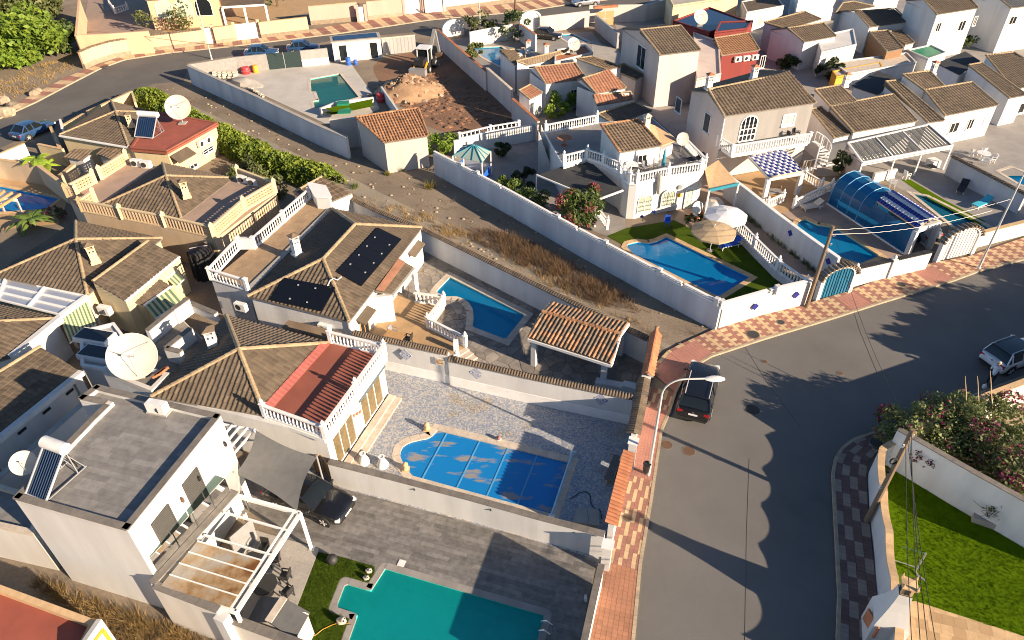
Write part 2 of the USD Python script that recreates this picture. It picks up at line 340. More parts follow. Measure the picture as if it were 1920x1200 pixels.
# small things
for nm, c, r in [('black_plastic', (.02, .02, .022), .5), ('rubber', (.018, .018, .018), .85), ('grey_plastic', (.25, .25, .25), .6), ('white_plastic', (.78, .78, .76), .4),
                 ('blue_plastic', (.02, .12, .5), .5), ('red_plastic', (.55, .04, .05), .5), ('green_plastic', (.02, .22, .12), .5), ('yellow_plastic', (.7, .35, .02), .5), ('teal_plastic', (.02, .22, .30), .5),
                 ('wood', (.24, .13, .06), .7), ('wood_light', (.48, .28, .12), .7), ('pole_wood', (.20, .14, .09), .9), ('skin', (.5, .3, .2), .6), ('white_cloth', (.75, .75, .77), .9),
                 ('blue_cloth', (.012, .09, .55), .8), ('cyan_cloth', (.05, .45, .60), .8), ('beige_cloth', (.44, .33, .20), .9), ('dark_cloth', (.03, .03, .04), .9), ('grey_sail', (.17, .168, .16), .9),
                 ('pale_green', (.50, .55, .42), .7), ('taupe_shutter', (.075, .073, .068), .7), ('cover_edge', (.10, .35, .60), .4), ('pvc_tube', (.35, .55, .68), .3), ('iron', (.03, .03, .03), .6), ('rust', (.13, .075, .045), .9),
                 ('dark_interior', (.02, .02, .02), .9), ('navy_tile', (.02, .03, .22), .25), ('interior', (.10, .08, .06), .9), ('darkgreen_net', (.022, .04, .04), .95)]:
    mat(nm, c, tuple(x * .85 for x in c), sc=3, rough=r, fine=.08)
flat('steel', (.55, .56, .57), .3, 1.); flat('galv', (.50, .50, .50), .45, .6); flat('chrome', (.8, .8, .8), .12, 1.); flat('alu', (.72, .72, .72), .35, .5)
mat('lamp_grey', (.52, .52, .50), rough=.5, fine=.04)
flat('window', (.012, .015, .018), .06); flat('solar_black', (.006, .007, .010), .12); flat('solar_blue', (.012, .03, .075), .12)
flat('carblack', (.008, .008, .009), .25, coat_weight=1., coat_roughness=.03); flat('carwhite', (.72, .72, .72), .3, coat_weight=1., coat_roughness=.03)
flat('carblue', (.02, .06, .15), .3, coat_weight=1., coat_roughness=.03); flat('carsilver', (.38, .39, .40), .3, .5, coat_weight=1., coat_roughness=.03)
flat('carglass', (.01, .013, .015), .03); flat('taillight', (.35, .01, .012), .2); flat('headlight', (.75, .77, .8), .1); flat('plate', (.8, .8, .8), .4); flat('bluewater', (.02, .2, .4), .1)
pane('glass', (.70, .80, .77), .02); pane('glass_milky', (.62, .80, .74), .05, body=.6, bodyc=(.42, .56, .50)); pane('glass_canopy', (.80, .82, .80), .6, body=.8, bodyc=(.17, .16, .14))
mat('blue_film', (.012, .14, .33), (.010, .12, .29), sc=.5, rough=.22, trans=.3, fine=.03); mat('dish', (.50, .47, .41), (.44, .41, .36), sc=2, rough=.6, fine=.05); pane('dark_glass', (.25, .3, .3), .04)
mat('rust_stain', (.34, .16, .05), (.5, .42, .33), sc=1.2, rough=.5)
# leaves
def leafm(name, c, c2, t=.3): mat(name, c, c2, sc=.7, rough=.6, isl=.35, trans=t, fine=.1, lo=.4, hi=.6)
leafm('leaf', (0.123, 0.167, 0.0319), (0.0653, 0.109, 0.0232)); leafm('leaf_dark', (0.0653, 0.102, 0.029), (0.0406, 0.0653, 0.0203)); leafm('leaf_bright', (0.232, 0.319, 0.0362), (0.131, 0.217, 0.0261)); leafm('leaf_hedge', (0.275, 0.348, 0.0319), (0.16, 0.232, 0.0261))
leafm('leaf_olive', (0.189, 0.21, 0.0725), (0.109, 0.138, 0.0464)); leafm('leaf_yellow', (.26, .21, .03), (.16, .15, .03)); leafm('flower_pink', (.55, .10, .16), (.42, .07, .12)); leafm('flower_magenta', (.34, .004, .12), (.24, .003, .09))
leafm('dry_grass', (.40, .27, .10), (.26, .18, .08)); leafm('dry_scrub', (.22, .14, .075), (.14, .09, .05)); leafm('palm', (0.145, 0.232, 0.0435), (0.087, 0.16, 0.029)); leafm('banana', (0.319, 0.435, 0.0435), (0.189, 0.29, 0.029))
mat('bark', (.16, .11, .07), (.10, .07, .045), sc=6, rough=.95, bump=.4)
mat('shed_roof', (.075, .077, .08), (.06, .062, .065), sc=3, rough=.8, bump=.3, bs=30)
def patchy(name, a, b, rough, sc, stretch, lo, hi, rot=0.): 
    MT[name] = usdkit.material(stage, '/World/Looks/' + name, {'g': ('geometry', {}), 'mp': ('mapping', {'scale': stretch, 'rotation': (0, 0, rot)}), 'n': ('noise_texture', {'scale': sc, 'detail': 4., 'roughness': .55}), 'r': ('rgb_ramp', {'ramp': [(lo, a), (hi, b)]}), 'p': ('principled_bsdf', {'roughness': rough})},
        [('g.position', 'mp.vector'), ('mp.vector', 'n.vector'), ('n.fac', 'r.fac'), ('r.color', 'p.base_color')], surface='p.BSDF')
patchy('pool_cover', (.008, .19, .50), (.27, .26, .25), .35, 1.1, (.5, 1.6, 1), .55, .64, .33)
MT['glass_rust'] = usdkit.material(stage, '/World/Looks/glass_rust', {'g': ('geometry', {}), 'n': ('noise_texture', {'scale': .5, 'detail': 7., 'roughness': .6}), 'r': ('rgb_ramp', {'ramp': [(.40, (.44, .41, .36)), (.50, (.42, .28, .14)), (.58, (.20, .085, .025))]}), 'd': ('principled_bsdf', {'roughness': .25}), 't': ('transparent_bsdf', {'color': (.8, .8, .76)}), 'm': ('mix_closure', {'fac': .72})},
    [('g.position', 'n.vector'), ('n.fac', 'r.fac'), ('r.color', 'd.base_color'), ('t.BSDF', 'm.closure1'), ('d.BSDF', 'm.closure2')], surface='m.closure')
MT['azulejo'] = usdkit.material(stage, '/World/Looks/azulejo', {'t': ('texture_coordinate', {}), 'k': ('voronoi_texture', {'scale': 9., 'randomness': 0.}), 'w': ('wave_texture', {'wave_type': 'rings', 'scale': 5., 'distortion': 3.}), 'r': ('rgb_ramp', {'interpolate': False, 'ramp': [(0, (.03, .06, .22)), (.42, (.62, .63, .64))]}), 'p': ('principled_bsdf', {'roughness': .25})},
    [('t.object', 'w.vector'), ('w.fac', 'r.fac'), ('r.color', 'p.base_color')], surface='p.BSDF')
patchy('picture_tile', (.50, .40, .26), (.30, .14, .06), .3, 7., (1, 1, 1), .48, .55)
mat('curtain_gold', (.17, .125, .06), (.12, .09, .045), sc=4, rough=.15, fine=.15); mat('awning_dark', (.09, .13, .15), (.07, .10, .12), sc=3, rough=.7)
pane('glass_gazebo', (.6, .75, .7), .1, body=.75, bodyc=(.42, .52, .46))
# ---------------------------------------------------------------- builders
POOLS = []                                                       # outlines cut out of every sheet of ground
def sheet(name, poly, z, mt, parent=None, label=None, cat=None, kind='structure', cut=True):
    p = Polygon([q[:2] for q in poly]) if isinstance(poly, (list, tuple, np.ndarray)) else poly
    if not p.is_valid: p = p.buffer(0)
    if cut and POOLS: p = p.difference(unary_union(POOLS))
    m = M().flat(p, z)
    return parent.part(name, m, mt) if parent else struct(name, m, mt, kind=kind, label=label, cat=cat)
def smooth_line(pts, n=6, closed=False):
    P = np.array([q[:2] for q in pts], float); out = []; m = len(P)
    for i in range(m if closed else m - 1):
        g = lambda k: P[(i + k) % m] if closed else P[min(max(i + k, 0), m - 1)]
        a, b, c, d = g(-1), g(0), g(1), g(2)
        for t in np.linspace(0, 1, n, endpoint=False):
            out.append(.5 * ((2 * b) + (c - a) * t + (2 * a - 5 * b + 4 * c - d) * t * t + (3 * b - a - 3 * c + d) * t ** 3))
    if not closed: out.append(P[-1])
    return [tuple(q) for q in out]

# --- roof tiles: every slope is a set of single tiles clipped to the slope's outline
def slope_tiles(poly, e0, e1, tw=.30, tl=.38, amp=.045, lift=.028, jit=.006, nu=6, flatbit=.3):
    P = np.array(poly, float); n = nrm(P)
    if n[2] < 0: n = -n
    u = unit(np.asarray(e1, float) - np.asarray(e0, float)); u = unit(u - n * (u @ n)); v = np.cross(n, u)
    if v[2] < 0: v, u = -v, -u
    o = np.asarray(e0, float); q = np.c_[(P - o) @ u, (P - o) @ v]
    um, uM, vm, vM = q[:, 0].min(), q[:, 0].max(), q[:, 1].min(), q[:, 1].max()
    nc = max(1, round((uM - um) / tw)); tw = (uM - um) / nc; out = []
    def span(x):
        x = min(max(x, um + 1e-4), uM - 1e-4); s = []
        for i in range(len(q)):
            a, b = q[i], q[(i + 1) % len(q)]
            if (a[0] - x) * (b[0] - x) <= 0 and abs(a[0] - b[0]) > 1e-9: s.append(a[1] + (b[1] - a[1]) * (x - a[0]) / (b[0] - a[0]))
        return (min(s), max(s)) if len(s) > 1 else (0, 0)
    prof = np.linspace(0, 1, nu); h = np.where(prof < 1 - flatbit, np.sin(np.clip(prof / (1 - flatbit), 0, 1) * np.pi) * amp, 0)
    for c in range(nc):
        us = um + (c + prof) * tw; S = [span(x) for x in us]
        lo, hi = min(s[0] for s in S), max(s[1] for s in S)
        k0, k1 = math.floor((lo - vm) / tl), math.ceil((hi - vm) / tl)
        for k in range(k0, k1):
            a0, a1 = vm + k * tl, vm + (k + 1) * tl + .03; A, B = [], []; ok = 0.
            for j, x in enumerate(us):
                l, t = max(a0, S[j][0]), min(a1, S[j][1]); t = max(t, l); ok = max(ok, t - l)
                f0, f1 = (l - a0) / tl, (t - a0) / tl
                A.append(o + u * x + v * l + n * (h[j] + lift * (1 - f0) + .012)); B.append(o + u * x + v * t + n * (h[j] + lift * max(0, 1 - f1) + .004))
            if ok < .06: continue
            J = np.array([rnd.uniform(-jit, jit) for _ in range(3)]); A, B = np.array(A) + J, np.array(B) + J
            C = A - n * (lift + .02)
            out.append(M().grid(np.array([C, A, B])))
    return out
def ridge_line(a, b, r=.11, step=.4, n=5):
    a, b = np.asarray(a, float), np.asarray(b, float); L = np.linalg.norm(b - a); k = max(1, round(L / step)); d = unit(b - a)
    x = unit(np.cross(d, (0, 0, 1))); up = np.cross(x, d); out = []
    for i in range(k):
        p, q = a + d * (L * i / k), a + d * (L * (i + 1) / k + .03); ang = np.linspace(0, np.pi, n)
        P = np.array([[c + x * rr * math.cos(t) + up * (rr * math.sin(t) - .02) for t in ang] for c, rr in ((p, r * 1.12), (q, r * .92))])
        P2 = P.copy(); P2 -= up * 0
        m = M().grid(P); m.add(P[0], [[0, i + 1, i] for i in range(1, n - 1)]); out.append(m)
    return out
def roof(th, slopes, mt, ridges=(), ridge_mt='ridge', limit=300, tw=.30, tl=.38, deck='coping', thick=.10, amp=.045, nu=6, name='roof_tile', rr=.11, facia=None, flatbit=.3):
    """slopes: lists of 3-D corners, the first two being the eave"""
    al = []
    for s in slopes:
        s = [np.array(p, float) for p in s]; m_ = np.mean(s[2:], 0); n_ = np.cross(s[1] - s[0], m_ - s[0]); s = s[:2] + [V(p[0], p[1], s[0][2] - ((p - s[0])[:2] @ n_[:2]) / n_[2]) for p in s[2:]]
        al += slope_tiles(s, s[0], s[1], tw, tl, amp=amp, nu=nu, flatbit=flatbit)
        th.part('roof_deck', M().slab(s, thick), facia or deck)
    th.pieces(name, al, mt, limit)
    rl = []
    for a, b in ridges: rl += ridge_line(V(*a) + (0, 0, .05), V(*b) + (0, 0, .05), r=rr)
    th.pieces('ridge_tile', rl, ridge_mt, 60 if limit else 0)

# --- walls
def poly_offset(line, t): return LineString([q[:2] for q in line]).buffer(t / 2, cap_style=2, join_style=2)
def along(line, step):
    P = np.array([q[:2] for q in line], float); out = []
    for a, b in zip(P, P[1:]):
        L = np.linalg.norm(b - a); k = max(1, round(L / step)); d = (b - a) / L
        for i in range(k): out.append((a + d * (L * (i + .5) / k), d, L / k))
    return out
def cap_tiles(line, z, width, step=.2, rise=.13, amp=.05, single=False):
    """little barrel tiles laid across the wall's top, two slopes (or one)"""
    out = []
    for c, d, s in along(line, step):
        n = np.array([-d[1], d[0]]); t = np.linspace(0, 1, 5); sides = ((-1, 1),) if single else ((0, 1), (0, -1))
        for a0, a1 in sides:
            R = []
            for a in (a0, a1):
                zz = z + rise * (1 - abs(a)) if not single else z + rise * (1 - (a + 1) / 2)
                R.append([[*(c + d * s * (x - .5) * .98 + n * a * width / 2), zz + amp * math.sin(math.pi * x) + .02] for x in t])
            R = np.array(R); low = R[1].copy(); low[:, 2] -= .07
            if (a1 - a0) < 0: R, low = R[:, ::-1], low[::-1]
            m = M().grid(np.array([low, R[1], R[0]])); out.append(m)
    return out
def cap_slabs(line, z, width, t=.05, step=1.0, gap=.008):
    out = []
    for c, d, s in along(line, step): out.append(M().box((*c, z), (s - gap, width, t), math.atan2(d[1], d[0])))
    return out
def wall(name, label, line, h, t=.2, mt='white', cap=None, capmt=None, group=None, z0=0., step=None, limit=150, capw=None, cat='wall', parts=True, base=None, single=False):
    P = [q[:2] for q in line]; th = thing(name, label, cat, (*P[0], z0), group)
    th.part('wall_body', M().prism(poly_offset(P, t), z0 - .02, z0 + h), mt)
    if base: th.part('plinth', M().prism(poly_offset(P, t + .05), z0 - .02, z0 + base[1]), base[0])
    if cap == 'tile': th.pieces('cap_tile', cap_tiles(P, z0 + h, capw or t + .28, step or .2, single=single), capmt or 'tile_dark', limit)
    elif cap == 'slab': th.pieces('coping_stone', cap_slabs(P, z0 + h, capw or t + .08, step=step or 1.), capmt or 'coping', limit)
    return th
BAL = [(.045, 0), (.055, .06), (.03, .12), (.062, .32), (.05, .45), (.026, .75), (.05, .85), (.05, .9)]
def baluster(p, h, n=6, k=1.):
    return M().lathe([(r * k, z / .9 * h) for r, z in BAL], p, n)
def finial(m, p, r=.07):
    m.lathe([(r * .6, 0), (r * .5, .05), (r, .10), (r * 1.15, .17), (r * .8, .25), (r * .25, .32), (0, .36)], p, 8)
def balustrade_parts(th, pts, h=.85, mt='white_trim', step=.22, post=.22, ends=(True, True), fin=True, limit=300, k=1., rail=.16, posts=True):
    P = [np.array(q, float) for q in pts]; bl = []
    for i, (a, b) in enumerate(zip(P, P[1:])):
        d = unit(b - a); L = np.linalg.norm(b - a); e = post * .5
        th.part('bottom_rail', M().bar(a + d * e + (0, 0, .05), b - d * e + (0, 0, .05), rail, .10), mt)
        th.part('top_rail', M().bar(a + d * e + (0, 0, h - .05), b - d * e + (0, 0, h - .05), rail + .02, .09), mt)
        nb = max(1, int((L - post) / step))
        for j in range(nb): bl.append(baluster(a + d * (e + (L - post) * (j + .5) / nb) + (0, 0, .1), h - .19, k=k))
    th.pieces('baluster', bl, mt, limit)
    if posts:
        for i, q in enumerate(P):
            if (i == 0 and not ends[0]) or (i == len(P) - 1 and not ends[1]): continue
            d = unit((P[min(i + 1, len(P) - 1)] - P[max(i - 1, 0)])); rz = math.atan2(d[1], d[0])
            m = M().box(q, (post, post, h + .05), rz).box(q + (0, 0, h + .05), (post + .06, post + .06, .05), rz)
            if fin: finial(m, q + (0, 0, h + .10), post * .42)
            th.part('post', m, mt)
def balustrade(name, label, pts, group=None, cat='balustrade', **k):
    th = thing(name, label, cat, pts[0], group); balustrade_parts(th, pts, **k); return th

# --- pools: a real basin, a coping of stones and a sheet of water
def pool(label, outline, depth=1.4, water='water_blue', basin='basin_blue', coping='coping_light', cw=.35, z=0., level=.12, step=.6, band=None, name='swimming_pool', group=None, cut=True):
    g = Polygon([q[:2] for q in outline]).buffer(0)
    if cut: POOLS.append(g)
    th = thing(name, label, 'swimming pool', (*g.centroid.coords[0], z), group)
    c = np.array(orient(g).exterior.coords)[:-1]; m = M()
    for a, b in zip(c, np.roll(c, -1, 0)): m.quad((*a, z), (*b, z), (*b, z - depth), (*a, z - depth))
    m.flat(g, z - depth); th.part('basin', m, basin)
    th.part('water', M().flat(g.buffer(-.001), z - level), water)
    ring = g.buffer(cw, join_style=2, mitre_limit=2).difference(g)
    st = []
    L = g.exterior.length; k = max(6, round(L / step))
    for i in range(k):
        qs = [np.array(g.exterior.interpolate(L * (i + t) / k).coords[0]) for t in (0.006, .5, .994)]
        d = unit(qs[2] - qs[0]); n = np.array([d[1], -d[0]])
        if Polygon(g).contains(Point(*(qs[1] + n * .05))): n = -n
        pg = Polygon([qs[0] - n * .03 - 0 * d, qs[1] - n * .03, qs[2] - n * .03, qs[2] + n * cw, qs[1] + n * cw, qs[0] + n * cw])
        st.append(M().prism(pg if pg.is_valid else pg.buffer(0), z - .04, z + .035, True))
    cm = M().prism(ring.buffer(-.01), z - .03, z + .026)
    th.part('coping_bed', cm, coping)
    th.pieces('coping_stone', st, coping, 300)
    return th, g
def ladder(th, p, rz, mt='chrome'):
    m = M()
    for s in (-.22, .22):
        q = lambda x, z: V(p[0] + math.cos(rz) * x - math.sin(rz) * s, p[1] + math.sin(rz) * x + math.cos(rz) * s, p[2] + z)
        m.tube([q(.5, 0), q(.45, .55), q(.2, .75), q(-.05, .6), q(-.1, -.8)], .025, 6)
    for z in (-.25, -.5, -.75):
        a = [V(p[0] + math.cos(rz) * -.1 - math.sin(rz) * s, p[1] + math.sin(rz) * -.1 + math.cos(rz) * s, p[2] + z) for s in (-.22, .22)]
        m.bar(a[0], a[1], .06, .03)
    th.part('pool_ladder', m, mt)

# --- openings on walls
def frame_of(a, b, n):
    """local axes of a wall from foot point a to b, outward n"""
    a, b = V(*a[:2], 0), V(*b[:2], 0); d = unit(b - a); return a, d, np.linalg.norm(b - a), V(n[0], n[1], 0)
def outward(a, b, inside):
    d = unit(V(*b[:2]) - V(*a[:2])); n = np.array([d[1], -d[0]])
    return -n if (V(*inside[:2]) - V(*a[:2])) @ n > 0 else n
def window(th, a, b, n, u0, u1, z0, z1, cols=2, rows=1, fm='white_trim', gm='window', sill=True, name='window', grille=None, arch=False, fr=.06, shutter=None, proud=.05):
    """u0,u1: distances along the wall from a (as fractions when <=1 and b given)"""
    o, d, L, nn = frame_of(a, b, n)
    if u1 <= 1.001: u0, u1 = u0 * L, u1 * L
    P = lambda u, z, e=0.: o + d * u + nn * e + V(0, 0, z)
    N = 8; rad = (u1 - u0) / 2
    top = [(u0 + rad - rad * math.cos(t), z1 + rad * .8 * math.sin(t)) for t in np.linspace(0, math.pi, N + 1)] if arch else [(u0, z1), (u1, z1)]
    m = M(); out = [(u0, z0)] + top + [(u1, z0)]
    for (ua, za), (ub, zb) in zip(out, out[1:] + out[:1]): m.bar(P(ua, za, proud / 2), P(ub, zb, proud / 2), fr, proud + .02, up=nn)
    for c in range(1, cols): m.bar(P(lerp(u0, u1, c / cols)[()], z0, proud / 2), P(lerp(u0, u1, c / cols)[()], z1 + (rad * .75 if arch else 0), proud / 2), fr * .8, proud, up=nn)
    for r in range(1, rows): m.bar(P(u0, lerp(z0, z1, r / rows)[()], proud / 2), P(u1, lerp(z0, z1, r / rows)[()], proud / 2), fr * .8, proud, up=nn)
    w_ = th.part(name, m, fm)
    if shutter:
        s = M(); k = max(3, int((z1 - z0) / .09))
        for i in range(k): s.bar(P(u0 + fr / 2, lerp(z0, z1, (i + .5) / k)[()], .02), P(u1 - fr / 2, lerp(z0, z1, (i + .5) / k)[()], .02), .03, (z1 - z0) / k * .8, up=V(0, 0, 1))
        (w_ if w_ and th.path.count('/') == 2 else th).part('shutter', s, shutter)
    pm = M(); pts = [P(u, z, .012) for u, z in out]; pm.add(pts, tri3(np.array(pts)))
    if (np.cross(pts[1] - pts[0], pts[-1] - pts[0]) @ nn) < 0: pass
    w_.part('pane', pm, gm)
    if sill: w_.part('sill', M().bar(P(u0 - .08, z0 - .05, .07), P(u1 + .08, z0 - .05, .07), .16, .05), fm)
    if grille:
        gmsh = M(); k = max(2, int((u1 - u0) / .16))
        for i in range(1, k): gmsh.bar(P(u0 + (u1 - u0) * i / k, z0, proud + .04), P(u0 + (u1 - u0) * i / k, z1 + (rad * .5 if arch else 0), proud + .04), .02)
        for z in np.linspace(z0 + .15, z1 - .1, 3): gmsh.bar(P(u0, z, proud + .04), P(u1, z, proud + .04), .02)
        w_.part('grille', gmsh, grille)
    return w_
def aircon(th, p, d, n, wd=.85, name='air_conditioner'):
    """outdoor unit at p on a wall running along d, facing n"""
    p = V(*p); d = V(*d[:2], 0); n = V(*n[:2], 0); c = p + n * .18
    u = th.part(name, M().bar(c - d * wd / 2, c + d * wd / 2, .32, .58), 'white_plastic')
    f = M(); a = np.linspace(0, 2 * np.pi, 15)[:-1]; q = [c + n * .165 + d * (-.12 + .22 * math.cos(t)) + V(0, 0, .22 * math.sin(t)) for t in a]; f.add(q, tri3(np.array(q)))
    if (nrm(np.array(q)) @ n) < 0: pass
    u.part('fan_guard', f, 'dark_interior')
def solid(th, name, poly, z0, z1, mt): return th.part(name, M().prism(poly if not isinstance(poly, list) else Polygon([q[:2] for q in poly]), z0, z1), mt)
def chimney(th, p, h=1.1, s=.42, rz=0., mt='white', cap='tile_terra', name='chimney', openings=True):
    p = V(*p); m = M().box(p, (s, s, h), rz).box(p, (s + .14, s + .14, .22), rz)
    for a in (0, 1, 2, 3):
        ang = rz + math.pi / 4 + a * math.pi / 2; m.box(p + V(math.cos(ang), math.sin(ang), 0) * s * .6 + (0, 0, h), (.09, .09, .22), rz)
    m.box(p + (0, 0, h + .22), (s + .12, s + .12, .05), rz)
    c = th.part(name, m, mt)
    c.part('chimney_cap', M().lathe([((s + .18) * .72, h + .27), (.05, h + .45), (0, h + .45)], p, 4, rz + math.pi / 4), cap)
    if openings:
        o = M()
        for k in range(4):
            ang = rz + k * math.pi / 2; n = V(math.cos(ang), math.sin(ang), 0); d = V(-n[1], n[0], 0); q = p + n * (s / 2 + .004) + (0, 0, h * .78)
            for sg in (-1, 1): e = q + d * sg * s * .22; o.quad(e - d * .05, e + d * .05, e + d * .05 + V(0, 0, .14), e - d * .05 + V(0, 0, .14))
        c.part('vent', o, 'dark_interior')
    return c

# --- vegetation
def leaf_quads(C, size, seed=0, flat_=.4, aspect=1.8):
    r = np.random.default_rng(seed); n = len(C)
    nr = r.normal(size=(n, 3)); nr[:, 2] = np.abs(nr[:, 2]) + flat_; nr /= np.linalg.norm(nr, axis=1)[:, None]
    a = r.normal(size=(n, 3)); x = np.cross(nr, a); x /= np.linalg.norm(x, axis=1)[:, None]; y = np.cross(nr, x)
    s = size * r.uniform(.6, 1.3, n)[:, None]
    v = np.stack([C - x * s * aspect / 2, C - y * s / 2 + nr * s * .1, C + x * s * aspect / 2, C + y * s / 2 + nr * s * .1], 1).reshape(-1, 3)
    i = np.arange(n)[:, None] * 4
    return M().add(v, np.concatenate([i + [0, 1, 2], i + [0, 2, 3]]))
def crown_points(c, rad, n, seed, clumps=26, hollow=.45, gap=.35):
    """points gathered in clumps over an uneven ellipsoid"""
    r = np.random.default_rng(seed); c, rad = np.asarray(c, float), np.asarray(rad, float); out = []
    for k in range(clumps):
        d = r.normal(size=3); d[2] = d[2] * .8 + .15; d /= np.linalg.norm(d); rr = r.uniform(hollow, 1.0) ** .6
        cc = c + d * rad * rr * r.uniform(.72, 1.02); cr = rad.mean() * r.uniform(.22, .42); m = int(n / clumps * r.uniform(.6, 1.4))
        p = r.normal(size=(m, 3)); p /= np.linalg.norm(p, axis=1)[:, None]; p *= (r.uniform(.35, 1., (m, 1)) ** .5) * cr
        p[:, 2] *= .8; out.append(cc + p)
    return np.concatenate(out)
def tree(name, label, cat, at, h, rad, mt='leaf', n=3000, leaf=.16, trunk=.12, seed=1, group=None, clumps=26, flowers=None, fn=300, crown_z=None, stems=1, hollow=.45):
    th = thing(name, label, cat, at, group); at = V(*at); cz = crown_z or h - rad[2]
    C = crown_points(at + (0, 0, cz), rad, n, seed, clumps, hollow); C = C[C[:, 2] > at[2] + .05]
    r = np.random.default_rng(seed + 5); tk = M()
    for s in range(stems):
        off = V(r.normal() * .15, r.normal() * .15, 0) * (stems > 1)
        tk.tube([at + off, at + off * 1.5 + (r.normal() * .05, r.normal() * .05, cz * .5), at + off * 3 + (0, 0, cz)], [trunk, trunk * .75, trunk * .45], 7)
    for k in range(7):
        e = C[r.integers(len(C))]; b = at + (0, 0, cz * r.uniform(.4, .9)); tk.tube([b, lerp(b, e, .5) + (0, 0, .1), e], [trunk * .45, trunk * .3, .015], 5)
    th.part('trunk', tk, 'bark'); th.part('crown', leaf_quads(C, leaf, seed), mt)
    if flowers:
        d = (C - at - (0, 0, cz)) / np.array(rad); o = np.argsort(-(d ** 2).sum(1) + r.uniform(0, .5, len(C)))[:fn]; F = C[o] + r.normal(size=(len(o), 3)) * .05
        F = np.repeat(F, 4, 0) + r.normal(size=(len(F) * 4, 3)) * .05
        th.part('blossoms', leaf_quads(F, leaf * .7, seed + 3, aspect=1.1), flowers, kind='stuff')
    return th
def tufts(P, h, seed=0, blades=14, spread=.18, wd=.02, lean=.5):
    """grass blades in tufts at the points P"""
    r = np.random.default_rng(seed); P = np.repeat(np.asarray(P, float), blades, 0); n = len(P)
    a = r.uniform(0, 2 * np.pi, n); rr = r.uniform(0, spread, n); b = P + np.c_[np.cos(a) * rr, np.sin(a) * rr, np.zeros(n)]
    hh = h * r.uniform(.5, 1.2, n); d = np.c_[np.cos(a), np.sin(a), np.zeros(n)] * (lean * hh * r.uniform(.2, 1, n))[:, None]; t = b + d + np.c_[np.zeros((n, 2)), hh]
    k = r.uniform(0, 2 * np.pi, n); x = np.c_[np.cos(k), np.sin(k), np.zeros(n)] * wd * r.uniform(.6, 1.5, n)[:, None]
    v = np.stack([b - x, b + x, t], 1).reshape(-1, 3); return M().add(v, np.arange(n * 3).reshape(-1, 3))
def scatter(poly, n, seed, dens=None, z=0.):
    g = poly if not isinstance(poly, list) else Polygon([q[:2] for q in poly]).buffer(0); r = np.random.default_rng(seed); x0, y0, x1, y1 = g.bounds
    import shapely
    Q = np.c_[r.uniform(x0, x1, n * 4), r.uniform(y0, y1, n * 4)]; Q = Q[shapely.contains_xy(g, Q[:, 0], Q[:, 1])]
    if dens is not None: Q = Q[r.uniform(0, 1, len(Q)) < dens(Q)]
    return np.c_[Q, np.full(len(Q), z)][:n]
def palm(name, label, at, h=1.0, n=16, L=1.4, mt='palm', seed=3, group=None, cat='palm', wd=.28):
    th = thing(name, label, cat, at, group); at = V(*at); r = random.Random(seed)
    if h > .1: th.part('trunk', M().tube([at, at + (0, 0, h)], [.12, .10], 7), 'bark')
    for k in range(n):
        a = 2 * math.pi * k / n * 1.618 * 2 + r.uniform(-.2, .2); d = V(math.cos(a), math.sin(a), 0); el = r.uniform(.3, 1.1); s = V(-d[1], d[0], 0); R = []; l = L * r.uniform(.75, 1.1)
        for t in np.linspace(0, 1, 6):
            c = at + (0, 0, h) + d * l * t * math.cos(el * .6) + V(0, 0, l * (math.sin(el) * t - .75 * t * t)); ww = wd * math.sin(math.pi * min(1, .12 + t * .88)) * .5
            R.append([c - s * ww - (0, 0, ww * .4), c, c + s * ww - (0, 0, ww * .4)])
        th.part('frond', M().grid(np.array(R)), mt)
    return th
def bush(name, label, at, rad, mt='leaf', n=900, leaf=.11, seed=1, group=None, flowers=None, fn=60, cat='shrub'):
    return tree(name, label, cat, at, rad[2] * 2, rad, mt, n, leaf, .04, seed, group, clumps=14, flowers=flowers, fn=fn, crown_z=rad[2] * .9, stems=3)

